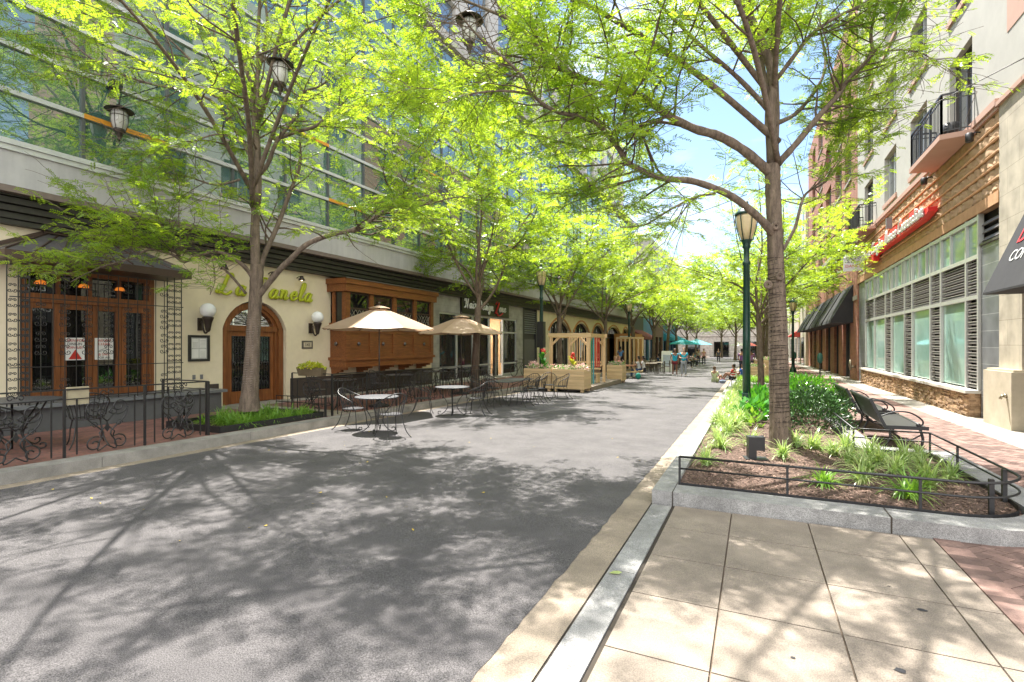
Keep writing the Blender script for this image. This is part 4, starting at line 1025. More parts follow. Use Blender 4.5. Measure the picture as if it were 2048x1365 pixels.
# loose bark chips
n = 15000; rs_ = np.random.RandomState(2); P = np.column_stack([rs_.uniform(-.8, 2.46, n), 6.34 + rs_.uniform(0, 1, n) ** 1.6 * 9])
P = P[[inbed(x, y) for x, y in P]]; n = len(P)
zz = .105 + .02 * np.sin(P[:, 0] * 3.1 + P[:, 1] * 1.7) + .015 * np.sin(P[:, 1] * 4.3 - P[:, 0] * 2.2) - .008 * P[:, 1] + .006
an = rs_.uniform(0, 2 * PI, n); ln = rs_.uniform(.008, .03, n); wd = rs_.uniform(.003, .007, n); ti = rs_.uniform(-.5, .5, n)
u = np.column_stack([np.cos(an) * np.cos(ti), np.sin(an) * np.cos(ti), np.sin(ti)]); v = np.column_stack([-np.sin(an), np.cos(an), rs_.uniform(-.6, .6, n)])
c = np.column_stack([P, zz]); V = np.stack([c - u * ln[:, None] - v * wd[:, None], c + u * ln[:, None] - v * wd[:, None], c + u * ln[:, None] + v * wd[:, None], c - u * ln[:, None] + v * wd[:, None]], 1).reshape(-1, 3)
link('bark_chips', npmesh('bark_chips', V, np.arange(n * 4).reshape(-1, 4), [mat('bark_chip', (.25, .165, .125), .9, (.11, .065, .05), nscale=14, island=.55)]), label='loose brown bark mulch chips on the right planting bed', cat='mulch', kind='stuff')
# steel edging and low rail
rl = thing('bed_railing', 'low black two-bar railing round the right planting bed', 'railing', (0, 6.3, 0))
path = [(-.8, 6.36)] + [(x, y) for x, y in outline(-.05)[1:12]] + [(2.45, 9.88), (1.46, 9.88), (1.46, 16)]
b = MB()
for h0, h1 in ((.0, .165),):
    for i in range(len(path) - 1):
        p, q_ = path[i], path[i + 1]; b._a([(p[0], p[1], gz(p[1]) + h0), (q_[0], q_[1], gz(q_[1]) + h0), (q_[0], q_[1], gz(q_[1]) + h1), (p[0], p[1], gz(p[1]) + h1)], [(0, 1, 2, 3)])
part('edging', b, BLACK, rl)
for h, r in ((.47, .014), (.33, .011)):
    b = MB(); b.tube([(x, y, gz(y) + h) for x, y in path], r, 8); part('rail', b, BLACK, rl)
def postat(p, r=.012):
    b = MB(); b.box(p[0] - r, p[0] + r, p[1] - r, p[1] + r, gz(p[1]) + .05, gz(p[1]) + .475); part('post', b, BLACK, rl)
for p in ((-.8, 6.36), (.33, 6.36), (1.5, 6.36), (2.45, 8.7), (2.45, 9.88), (1.46, 9.88), (1.46, 11.2), (1.46, 12.6), (1.46, 14)): postat(p)
postat((2.12, 6.6), .02); postat((2.42, 7.2), .02)
# little spur rail on the far kerb
b = MB(); b.tube([(-1.0, 22, gz(22) + .15), (-.82, 22.4, gz(22) + .55), (-.82, 22.4, gz(22) + .12)], .012, 6); b.build('kerb_rail', BLACK, label='short bent black rod at the far end of the kerb', cat='railing')
# benches
BSLAT = mat('bench_mesh', (.032, .033, .028), .45, (.022, .022, .02), nscale=60)
bn = thing('bench', 'black metal park bench with curved arms, nearest one beside the low railing', 'bench', (1.95, 10.75, gz(11)), 0, 'benches behind the planting bed')
b = MB(); Lb = 1.95; pr = [(.08, .44), (.17, .405), (.38, .41), (.62, .44), (.665, .44)]
for i in range(len(pr) - 1): b._a([(pr[i][0], .03, pr[i][1]), (pr[i + 1][0], .03, pr[i + 1][1]), (pr[i + 1][0], Lb - .03, pr[i + 1][1]), (pr[i][0], Lb - .03, pr[i][1])], [(0, 1, 2, 3)])
b.tube([(.665, .0, .43), (.665, Lb, .43)], .028, 8); b.build('seat', BSLAT, bn)
b = MB(); b._a([(.08, .03, .45), (-.10, .03, .86), (-.10, Lb - .03, .86), (.08, Lb - .03, .45)], [(0, 1, 2, 3)]); b.beam((-.11, 0, .87), (-.11, Lb, .87), .05, .04); b.build('backrest', BSLAT, bn)
for yy in (0, Lb):
    b = MB(); b.beam((-.12, yy, .90), (.10, yy, .42), .045, .07, (0, 1, 0)); b.beam((.09, yy, .42), (.70, yy, .43), .045, .06); b.build('end_frame', BLACK, bn)
    b = MB(); b.tube(cr_spline([(.03, yy, .60), (.25, yy, .69), (.45, yy, .68), (.6, yy, .58), (.62, yy, .5), (.55, yy, .45)]), .014, 7); b.ball((.56, yy, .48), .035, 8, 6); b.build('armrest', BLACK, bn)
    b = MB(); b.tube(cr_spline([(.15, yy, .40), (.17, yy, .25), (.1, yy, .1), (.08, yy, 0)]), .022, 6); b.tube(cr_spline([(.58, yy, .42), (.62, yy, .25), (.6, yy, .1), (.62, yy, 0)]), .022, 6)
    b.tube(cr_spline([(.15, yy, .32), (.3, yy, .22), (.45, yy, .22), (.6, yy, .32)]), .013, 6); b.build('leg', BLACK, bn)
b = MB(); b.beam((.35, 0, .22), (.35, Lb, .22), .03, .03); b.build('stretcher', BLACK, bn)
dup(bn, (1.95, 13.3, gz(13.5)), 0, 'black metal park bench behind the nearer one, half hidden by the shrub')
# ground spotlight
t = thing('garden_floodlight', 'black box floodlight on a plate in the mulch beside the tree trunk', 'floodlight', (.02, 8.5, .105 + gz(8.5)), R(12))
b = MB(); b.box(-.16, .16, -.12, .12, 0, .02); b.build('plate', BLACK, t)
b = MB(); b.box(-.11, .0, -.08, .08, .02, .33); b.box(-.115, .01, -.085, .085, .3, .34); b.build('transformer_box', BLACK, t)
b = MB(); b.box(.0, .10, -.07, .07, .14, .34); b.box(.1, .115, -.075, .075, .13, .345); b.build('lamp_head', BLACK, t)

# ------------------------------------------------------------ street lamps
LGL = mat('amber_lamp_glass', (.80, .64, .42), .3, (.7, .55, .35))
def street_lamp(loc, lab):
    t = thing('street_lamp', lab, 'street lamp', loc, 0, 'green street lamps'); t.scale = (1, 1, 1.085)
    b = MB(); b.lathe([(.25, 0), (.25, .06), (.22, .1), (.24, .16), (.18, .24), (.125, .36), (.11, .52), (.115, .54), (.105, .56)], (0, 0, 0), 20); b.build('base', GREENP, t)
    b = MB(); b.lathe([(.10, .56), (.095, 2), (.08, 3.7), (.10, 3.72), (.10, 3.78), (.075, 3.8), (.07, 4.1), (.11, 4.14), (.09, 4.2), (.13, 4.3), (.15, 4.32)], (0, 0, 0), 16); b.build('pole', GREENP, t)
    b = MB(); b.lathe([(.13, 4.32), (.22, 4.6), (.26, 4.85), (.25, 4.93)], (0, 0, 0), 14); b.build('lantern_glass', LGL, t)
    b = MB()
    for k in range(6):
        a = 2 * PI * k / 6; b.tube([(r * math.cos(a), r * math.sin(a), z) for r, z in ((.15, 4.3), (.235, 4.6), (.28, 4.85), (.27, 4.95))], .014, 5)
    b.lathe([(.28, 4.93), (.30, 4.96), (.27, 5.0), (.2, 5.08), (.08, 5.14), (.04, 5.2), (.05, 5.24), (.01, 5.3)], (0, 0, 0), 14); b.build('lantern_cap', GREENP, t)
    return t
L0 = street_lamp((-.18, 15.05, gz(15) - .02), 'tall dark green street lamp in the planting bed beside the big tree')
L1 = dup(L0, (-9.3, 23.0, gz(23) + .12), 0, 'dark green street lamp by the timber planter boxes, with a dark box on its pole')
L2 = dup(L0, (-9.3, 42.2, gz(42) + .12), 0, 'dark street lamp beyond the pergola, beside the man in blue')
L3 = dup(L0, (2.7, 44.7, gz(45)), 0, 'dark street lamp on the right pavement beyond the big tree trunk')
b = MB(); b.box(-.16, .16, -.16, .16, .9, 2.15); b.box(-.12, .12, -.19, -.16, 1.0, 1.4); b.build('lamp_control_box', BLACK, None, (-9.3, 23.0, gz(23) + .9), label='dark box strapped round the lamp pole by the planters', cat='box')
for x, y, l_ in ((3.45, 34.4, 'green twin parking meter, nearer of the two on the right pavement'), (2.97, 47.5, 'green parking meter, farther one beside the right lamp post')):
    t = thing('parking_meter', l_, 'parking meter', (x, y, gz(y)), 0, 'parking meters')
    b = MB(); b.tube([(0, 0, 0), (0, 0, 1.0)], .035, 8); b.build('post', BLACK, t)
    b = MB(); b.lathe([(.05, .95), (.12, 1.05), (.14, 1.3), (.12, 1.42), (.09, 1.5), (.03, 1.56)], (0, 0, 0), 10, 1.1, .7); b.build('head', mat('meter_green', (.03, .14, .11), .4), t)

# ------------------------------------------------------------ catenary lanterns
def pendant(loc, lab, s_=1.0):
    t = thing('hanging_lantern', lab, 'lantern', loc, 0, 'lanterns hung on wires over the street'); t.scale = (s_,) * 3
    b = MB(); b.lathe([(.02, .14), (.06, .12), (.09, .08), (.29, .0), (.30, -.02), (.27, -.015), (.12, .03)], (0, 0, 0), 20); b.tube([(0, 0, .1), (0, 0, .3)], .012, 5); b.build('hood', BRONZ, t)
    b = MB(); b.lathe([(.13, .0), (.165, -.08), (.165, -.3), (.12, -.46), (.08, -.5)], (0, 0, 0), 16); b.build('glass', mat('frosted_lantern_glass', (.55, .53, .50), .3), t)
    b = MB()
    for k in range(6): a = 2 * PI * k / 6; b.tube([(r * math.cos(a), r * math.sin(a), z) for r, z in ((.14, .0), (.175, -.08), (.175, -.3), (.13, -.46), (.09, -.52))], .007, 4)
    b.tube([(.178 * math.cos(2 * PI * k / 16), .178 * math.sin(2 * PI * k / 16), -.15) for k in range(16)], .007, 4, closed=True)
    b.lathe([(.12, -.46), (.13, -.52), (.06, -.56), (.07, -.62), (.03, -.66), (.035, -.7), (.005, -.76)], (0, 0, 0), 12); b.build('cage', BRONZ, t)
    return t
wa = [(-12.45, 6.3, 7.35), (-12.15, 6.3, 7.02), (-8.83, 7.5, 7.85), (-4.8, 8.35, 8.3), (0, 10.0, 8.9), (5.25, 11.8, 9.6)]
p1 = pendant((-12.15, 6.25, 6.72), 'frosted lantern hanging close to the glass building at upper left', .88)
p2 = dup(p1, (-8.83, 7.5, 7.55), 0, 'hanging lantern in the crown of the near left tree')
p3 = dup(p1, (-4.8, 8.3, 7.82), 0, 'hanging lantern at top centre over the street')
b = MB(); b.tube(cr_spline(wa, 6), .011, 5); b.box(-12.55, -12.3, 6.2, 6.4, 7.25, 7.4); b.build('overhead_cable', BLACK, label='dark cable carrying the near lanterns across the street', cat='cable')
b = MB(); b.tube(cr_spline([(5.25, 14.6, 7.9), (2.9, 16.2, 7.3), (0, 18.5, 6.75), (-5, 22, 6.5), (-12.4, 27, 7.2)], 6), .011, 5); b.build('overhead_cable', BLACK, label='dark cable running past the balcony to the right stone building', cat='cable')
for x, y, z, l_ in ((-8.6, 19.5, 6.0, 'small hanging lantern in the second left tree'), (-9.3, 25.6, 5.3, 'small hanging lantern over the tall lamp by the planters'), (-8.2, 33, 6.5, 'small distant hanging lantern right of the lamp by the planters')): dup(p1, (x, y, z), 0, l_)
# ------------------------------------------------------------ honey locust trees
BARK = mat('locust_bark', (.24, .18, .138), .95, (.10, .075, .058), nscale=14, bump=1, bscale=34, stretch=(1, 1, .22), speck=.2, stain=.15)
TWIG = mat('twig_bark', (.12, .085, .062), .9)
LEAF = leafmat('locust_leaf', (.27, .41, .06), (.115, .24, .033), .58, (2.2, 1.78, .6))
LEAFG = leafmat('shade_leaf', (.10, .25, .03), (.035, .12, .018), .4)
def resample(P, step):
    P = [np.array(p, float) for p in P]; out = [P[0]]; acc = 0
    for a, b_ in zip(P[:-1], P[1:]):
        d = np.linalg.norm(b_ - a); n = max(1, int(round(d / step)))
        for i in range(1, n + 1): out.append(a + (b_ - a) * i / n)
    return out
def frond_template(npairs, ll, lw, L_):
    """one compound leaf lying along +X with paired leaflets"""
    V = []; 
    for i in range(npairs):
        x = L_ * (.18 + .82 * i / npairs); s_ = 1 - .35 * abs(i / npairs - .45)
        for sg in (-1, 1):
            d = np.array([.42, sg * .9, -.1 if i % 2 else .06]); d /= np.linalg.norm(d); n = np.array([d[1], -d[0], .2]) * sg
            o = np.array([x, 0, -.03 * L_ * (i / npairs) ** 2 * 4]); a = o + d * ll * s_
            V += [o, o + d * ll * s_ * .5 + n * lw * .5, a, o + d * ll * s_ * .5 - n * lw * .5]
    return np.array(V)
def make_tree(name, limbs, seed, dens=1.0, far=False, twig_r=.006, minh=2.9, prune=None):
    """limbs: [(points, r0, r1, start)], start = fraction from which side shoots grow. returns wood mesh, crown mesh"""
    rs = np.random.RandomState(seed); wood = MB(); tw = MB(); FO = []; FD = []
    st1 = .30 / dens; 
    def unit(v): return v / (np.linalg.norm(v) + 1e-9)
    def shoot(p, d, ln, r, lvl):
        n = max(3, int(ln / .22)); P = [p]; dd = unit(d)
        for i in range(n):
            dd = unit(dd + rs.normal(0, .17, 3) * np.array([1, 1, .6]) + np.array([0, 0, .03 if lvl == 1 else -.035])); P.append(P[-1] + dd * ln / n)
        tw.tube(P, list(np.linspace(r, max(.003, r * .35), len(P))), 5 if lvl == 1 and not far else 3, cap=False)
        return P
    def leafy(P, f0):
        step = .052 if not far else .11
        Q = resample(P, step / dens ** .5)
        for i in range(int(len(Q) * f0), len(Q) - 1):
            t = unit(Q[i + 1] - Q[i]); s_ = unit(np.cross(t, [0, 0, 1.0])); sg = 1 if i % 2 else -1
            d = unit(t * rs.uniform(.2, .9) + s_ * sg * rs.uniform(.5, 1.1) + np.array([0, 0, rs.uniform(-.55, .3)]))
            FO.append(Q[i]); FD.append(d)
    for (P, r0, r1, s0) in limbs:
        Q = cr_spline(P, 5); rad = list(np.linspace(r0, r1, len(Q)) if not isinstance(r0, (list, tuple)) else np.interp(np.linspace(0, 1, len(Q)), np.linspace(0, 1, len(r0)), r0))
        if s0 >= 1:      # main stem: fissured, knobbly, flared at the foot
            Q = resample(Q, .035); rad = np.interp(np.linspace(0, 1, len(Q)), np.linspace(0, 1, len(rad)), rad); nn = 40; V = []
            for i, q in enumerate(Q):
                z = i * .035
                for k in range(nn):
                    a = 2 * PI * k / nn; rg = .035 * math.sin(9 * a + 1.3 * math.sin(z * 2.1) + seed) * math.sin(z * 3.3 + 2 * a) + .03 * math.sin(17 * a + 2.2 * math.sin(z * 3.7)) + .022 * rs.normal() + .03 * math.sin(2 * a + z * 1.1)
                    if z < .5: rg += .22 * (1 - z / .5) ** 2 * (.6 + .5 * math.sin(5 * a + 1))
                    V.append((q[0] + rad[i] * (1 + rg) * math.cos(a), q[1] + rad[i] * (1 + rg) * math.sin(a), q[2]))
            wood._a(V, [(i * nn + k, i * nn + (k + 1) % nn, (i + 1) * nn + (k + 1) % nn, (i + 1) * nn + k) for i in range(len(Q) - 1) for k in range(nn)], True)
        else: wood.tube(Q, [r * (1 + .05 * math.sin(i * 1.9) + rs.uniform(-.03, .03)) for i, r in enumerate(rad)], 12 if rad[0] > .06 else 7)
        if s0 >= 1: continue
        S_ = resample(Q, st1); m = len(S_); rr = np.interp(np.linspace(0, 1, m), np.linspace(0, 1, len(rad)), rad)
        for i in range(int(m * s0), m):
            f = i / m; t = unit(S_[min(i + 1, m - 1)] - S_[max(i - 1, 0)])
            if math.sin(i * .9 + seed) > .8 or (S_[i][2] > 7 and rs.rand() < .2): continue
            for _ in range(1 if rs.rand() < .8 else 2):
                a = rs.uniform(0, 2 * PI); u = unit(np.cross(t, [0.01, .02, 1.0])); v = np.cross(t, u)
                out = u * math.cos(a) + v * math.sin(a); out[2] *= .55
                d = unit(t * rs.uniform(.3, .9) + out); ln = rs.uniform(.8, 1.9) * (1.1 - .4 * f)
                if S_[i][2] + d[2] * ln < minh and rs.rand() < .8: d[2] = abs(d[2])
                B = shoot(S_[i], d, ln, min(rr[i] * .45, .022), 1); leafy(B, .3)
                W = resample(B, .19 / dens ** .5)
                for j in range(max(1, int(len(W) * .18)), len(W)):
                    t2 = unit(W[j] - W[j - 1]); s2 = unit(np.cross(t2, [0, 0, 1.0])) * (1 if j % 2 else -1)
                    d2 = unit(t2 * rs.uniform(.4, 1) + s2 * rs.uniform(.5, 1.1) + np.array([0, 0, rs.uniform(-.35, .35)]))
                    C = shoot(W[j], d2, rs.uniform(.3, .75), twig_r * .7, 2); leafy(C, .1)
    FO = np.array(FO); FD = np.array(FD)
    if prune is not None: kp = ~prune(FO); FO = FO[kp]; FD = FD[kp]
    if not far: T = frond_template(6, .050, .019, .17)
    else: T = frond_template(3, .12, .046, .24)
    n = len(FO); k = len(T)
    X = FD; up = np.array([0, 0, 1.0]) + rs.normal(0, .35, (n, 3)); Y = np.cross(up, X); Y /= np.linalg.norm(Y, axis=1)[:, None] + 1e-9; Z = np.cross(X, Y)
    sc_ = rs.uniform(.75, 1.25, n)[:, None, None]
    V = FO[:, None, :] + sc_ * (T[None, :, 0, None] * X[:, None, :] + T[None, :, 1, None] * Y[:, None, :] + T[None, :, 2, None] * Z[:, None, :])
    V = V.reshape(-1, 3); F = np.arange(len(V)).reshape(-1, 4)
    crown = npmesh(name + '_leaves', V, F, [LEAF])
    return wood.mesh(name + '_wood', BARK), tw.mesh(name + '_twigs', TWIG), crown, n
def holes(P): return np.sin(3.9 * P[:, 0] + 1) * np.sin(3.3 * P[:, 1] + .4 * P[:, 0]) + .5 * np.sin(6.1 * P[:, 0] - 5.3 * P[:, 1] + 2 * P[:, 2]) > .38
def near_seg(P, c, r):
    """leaves cut back around a lantern and on its street side"""
    c = np.array(c, float); d = np.array([0, 0, 1.75]) - c; d /= np.linalg.norm(d); t = np.clip((P - c) @ d, -.3, 4.5); return np.linalg.norm(P - (c + t[:, None] * d), axis=1) < r
def put_tree(meshes, loc, label, rz=0, scale=1.0, group='honey locust trees lining the street', grp=True):
    t = thing('tree', label, 'tree', loc, rz, group); t.scale = (scale,) * 3 if not hasattr(scale, '__len__') else scale
    link('trunk', meshes[0], t); link('branches', meshes[1], t); link('crown', meshes[2], t); return t

# camera-measured skeletons: pixels of the 2048 px photograph plus a distance turned into places in the world
_A = math.atan(484 / 1024.0); _D = (-math.sin(_A), math.cos(_A)); _R = (math.cos(_A), math.sin(_A))
def uw(px_, py_, dep):
    u = (px_ - 1024) / 1024 * dep; return (dep * _D[0] + u * _R[0], dep * _D[1] + u * _R[1], 1.75 + (690 - py_) / 1024 * dep)
def limb(pts, base, d0, d1, r0, r1, s0=.25, dm=None):
    if not isinstance(r0, list): r0 *= .86
    n = len(pts); out = []
    for i, (x, y) in enumerate(pts):
        f = i / (n - 1); dep = d0 + (d1 - d0) * f if dm is None else (d0 + (dm - d0) * min(1, 2 * f) if f < .5 else dm + (d1 - dm) * (2 * f - 1))
        p = uw(x, y, dep); out.append((p[0] - base[0], p[1] - base[1], p[2] - base[2]))
    return (out, r0, r1, s0)
# right foreground tree
B0 = (.38, 9.87, gz(9.87) + .08); dR = 8.76
limbs = [limb([(1562, 898), (1561, 870), (1558, 780), (1556, 650), (1551, 520), (1549, 452), (1546, 380), (1545, 330)], B0, dR, dR, [.18, .150, .146, .138, .130, .125, .12, .12], 0, 1),
  limb([(1545, 330), (1540, 230), (1545, 160), (1530, 100), (1508, 50), (1478, 0), (1440, -80), (1410, -160)], B0, dR, dR - .6, .105, .03, .35),
  limb([(1545, 330), (1549, 210), (1545, 110), (1546, 0), (1548, -150), (1555, -300)], B0, dR, dR + .8, .11, .03, .35),
  limb([(1542, 250), (1528, 150), (1505, 40), (1500, -60), (1480, -160)], B0, dR, dR + 1.5, .06, .02, .3),
  limb([(1545, 350), (1490, 303), (1439, 273), (1389, 258), (1338, 232), (1291, 199), (1237, 179), (1197, 168), (1129, 142), (1089, 111), (1035, 50), (967, 17), (900, -10)], B0, dR, 6.9, .095, .012, .3),
  limb([(1389, 258), (1340, 247), (1305, 247), (1255, 272), (1200, 302), (1130, 285), (1070, 285)], B0, 8.3, 8.3, .035, .008, .2),
  limb([(1197, 168), (1120, 137), (1060, 137), (1010, 155), (950, 150), (890, 185)], B0, 7.5, 7.7, .03, .008, .2),
  limb([(1549, 475), (1527, 445), (1480, 404), (1439, 381), (1382, 362), (1321, 356), (1257, 327), (1237, 297), (1186, 243), (1109, 222), (1065, 189), (1038, 145), (961, 77), (920, 30)], B0, dR, 6.6, .08, .010, .35),
  limb([(1065, 189), (1000, 182), (930, 190), (860, 200), (800, 160)], B0, 7.2, 6.7, .022, .006, .2),
  limb([(1430, 388), (1390, 395), (1340, 420), (1290, 450), (1240, 455)], B0, 8.5, 8.0, .03, .008, .2),
  limb([(1548, 335), (1563, 320), (1594, 286), (1641, 229), (1675, 192), (1698, 158), (1742, 111), (1742, 67), (1756, 0), (1770, -60)], B0, dR, 8.2, .075, .012, .3),
  limb([(1545, 165), (1560, 150), (1607, 88), (1634, 60), (1675, 34), (1729, 7), (1790, -30), (1850, -60)], B0, dR, 7.8, .05, .010, .25),
  limb([(1566, 500), (1590, 455), (1602, 410), (1615, 385), (1655, 360), (1690, 300), (1700, 250), (1710, 210)], B0, dR, 9.6, .035, .008, .3),
  limb([(1742, 111), (1800, 100), (1850, 110), (1870, 130)], B0, 8.4, 7.9, .02, .006, .2),
  limb([(1548, 250), (1600, 220), (1650, 140), (1640, 40), (1660, -60)], B0, dR, 10.8, .05, .01, .2),
  limb([(1545, 230), (1480, 160), (1400, 90), (1330, 20), (1260, -60)], B0, dR, 7.2, .055, .01, .3),
  limb([(1548, 200), (1440, 60), (1300, -120), (1150, -320), (1000, -520)], B0, dR, 5.2, .06, .01, .2),
  limb([(1548, 200), (1560, 0), (1600, -300), (1660, -700)], B0, dR, 5.0, .06, .01, .2),
  limb([(1548, 100), (1620, -100), (1720, -300), (1850, -500)], B0, dR, 7.0, .05, .01, .2)]
limbs += [([(0, -.05, 5.2), (-1.4, -1.4, 6.2), (-3.0, -2.9, 6.9), (-4.9, -4.4, 7.2), (-6.2, -5.6, 7.3)], .06, .01, .25), ([(0, -.05, 4.8), (-.5, -2.0, 6.3), (-1.4, -4.0, 7.3), (-2.4, -6.0, 7.6)], .05, .01, .3)]
tr = make_tree('near_right_tree', limbs, 4, 1.02, prune=lambda P: ((P[:, 0] > 1.7) & (np.sin(P[:, 1] * 91.7 + P[:, 2] * 57.3) > -.5)) | holes(P) | near_seg(P + np.array(B0), (-4.8, 8.3, 7.7), .55)); print('fronds', tr[3])
T_ = put_tree(tr, B0, 'big honey locust with wire-wrapped trunk in the right planting bed, nearest the camera', group=None)
# wire of fairy lights wound round the trunk and old branch collars
b = MB(); P = []
def trunk_c(h): 
    q_ = limbs[0][0]; zs = [p[2] for p in q_]; return np.interp(h, zs, [p[0] for p in q_]), np.interp(h, zs, [p[1] for p in q_])
for i in range(46 * 12):
    h = .3 + i / (46 * 12) * 2.95 + .02 * math.sin(i * .11); a = 2 * PI * i / 12 ; cx, cy = trunk_c(h); r = .163 - .011 * h + .004 * math.sin(i * .37); hh = h + .012 * math.sin(a * 1.3)
    P.append((cx + r * math.cos(a), cy + r * math.sin(a), hh))
P = P[::1]; b.tube(P, .0055, 4, cap=False); b.build('light_wire', mat('dark_wire', (.03, .02, .015), .6), T_)
for px_, py_ in ((1552, 452), (1560, 553), (1536, 570)):
    b = MB()
    p = uw(px_, py_, dR - .15); c = Vector((p[0] - B0[0], p[1] - B0[1], p[2] - B0[2])); nrm = Vector((-_D[0], -_D[1], 0)); u = Vector((_R[0], _R[1], 0)); v = Vector((0, 0, 1))
    for r, t in ((.055, .022), (.03, .012)): b.tube([c + (u * math.cos(2 * PI * k / 12) + v * math.sin(2 * PI * k / 12)) * r for k in range(12)], t, 6, closed=True)
    b.build('branch_collar', BARK, T_)
# left foreground tree
B1 = (-9.75, 7.5, gz(7.5) + .15); dL = 10.95
limbs = [limb([(500, 822), (500, 790), (505, 700), (508, 640), (512, 580), (514, 530)], B1, dL, dL, [.18, .155, .145, .135, .13, .13], 0, 1),
  limb([(512, 560), (510, 458), (515, 380), (515, 303), (510, 249), (505, 195), (520, 130), (535, 50), (520, -60)], B1, dL, dL, .12, .02, .35),
  limb([(515, 580), (525, 520), (553, 457), (582, 380), (600, 330), (600, 280)], B1, dL, dL + .8, .08, .02, .3),
  limb([(515, 595), (555, 545), (582, 518), (616, 488), (666, 469), (720, 457), (751, 434), (784, 413), (811, 393), (831, 356), (855, 310), (885, 262), (905, 190)], B1, dL, 9.2, .075, .008, .3),
  limb([(784, 413), (850, 410), (910, 395), (960, 400)], B1, 9.8, 8.8, .025, .006, .1),
  limb([(508, 560), (485, 530), (440, 505), (400, 510), (368, 524), (345, 510), (300, 500), (255, 520), (200, 535), (140, 565)], B1, dL, 8.9, .055, .006, .4),
  limb([(368, 524), (330, 480), (290, 450), (240, 445)], B1, 10.2, 9.5, .02, .006, .1),
  limb([(492, 588), (465, 555), (440, 530), (425, 510), (430, 560), (420, 590)], B1, dL, 10.0, .035, .006, .5),
  limb([(512, 340), (484, 279), (464, 249), (447, 171), (440, 110), (420, 40)], B1, dL, 11.4, .05, .01, .3),
  limb([(480, 360), (430, 370), (380, 355), (345, 350), (300, 330)], B1, dL, 10.6, .03, .008, .2),
  limb([(514, 355), (535, 330), (548, 296), (562, 272), (599, 222), (609, 185), (643, 171), (690, 130), (760, 60)], B1, dL, 10.6, .06, .01, .3),
  limb([(548, 280), (590, 265), (633, 252), (670, 222), (717, 213), (811, 208), (880, 190), (930, 200)], B1, dL, 9.6, .05, .008, .3),
  limb([(609, 185), (590, 160), (585, 130), (580, 60), (610, -20)], B1, 10.9, 11.5, .03, .008, .2),
  limb([(464, 249), (420, 200), (360, 180), (290, 165), (200, 130), (110, 60), (30, 40)], B1, dL, 8.6, .04, .006, .3),
  limb([(447, 190), (400, 140), (340, 80), (280, 30), (200, -20)], B1, dL, 9.6, .035, .006, .25),
  limb([(484, 279), (430, 270), (370, 290), (320, 300), (270, 330)], B1, dL, 9.6, .025, .006, .3),
  limb([(515, 250), (580, 100), (680, 0), (800, -90), (900, -160)], B1, dL, 9.2, .05, .008, .3),
  limb([(515, 250), (520, 0), (560, -250), (600, -500)], B1, dL, 9.0, .05, .008, .3),
  limb([(515, 250), (600, -50), (780, -300), (950, -550)], B1, dL, 7.4, .05, .008, .2),
  limb([(515, 200), (400, -80), (250, -250), (100, -400)], B1, dL, 8.6, .05, .008, .3)]
limbs += [([(.1, 0, 4.6), (1.3, -1.0, 5.6), (2.6, -2.2, 6.3), (4.0, -3.4, 6.7), (5.2, -4.2, 6.8)], .06, .01, .25), ([(.1, 0, 4.9), (.8, -1.6, 6.0), (1.5, -3.2, 6.6), (2.0, -4.9, 6.9)], .05, .01, .25), ([(.1, 0, 5.0), (1.5, -.3, 6.6), (3.2, -.9, 7.6), (5.0, -1.5, 8.0)], .05, .01, .25)]
tr = make_tree('near_left_tree', limbs, 9, 1.0, minh=3.2, prune=lambda P: ((P[:, 2] + B1[2] < 3.75) & (P[:, 1] + B1[1] > 6.3)) | holes(P) | near_seg(P + np.array(B1), (-8.83, 7.5, 7.3), .45) | near_seg(P + np.array(B1), (-12.15, 6.3, 6.5), .45)); print('fronds', tr[3])
T_ = put_tree(tr, B1, 'honey locust with a wire-wound trunk standing before the arched restaurant door', group=None)
b = MB(); P = []
for i in range(40 * 10):
    h = .3 + i / 400 * 2.0; zs = [p[2] for p in limbs[0][0]]; cx = np.interp(h, zs, [p[0] for p in limbs[0][0]]); cy = np.interp(h, zs, [p[1] for p in limbs[0][0]]); a = 2 * PI * i / 10; r = .166 - .014 * h
    P.append((cx + r * math.cos(a), cy + r * math.sin(a), h))
b.tube(P, .006, 4, cap=False); b.build('light_wire', mat('grey_wire', (.25, .2, .17), .6), T_)

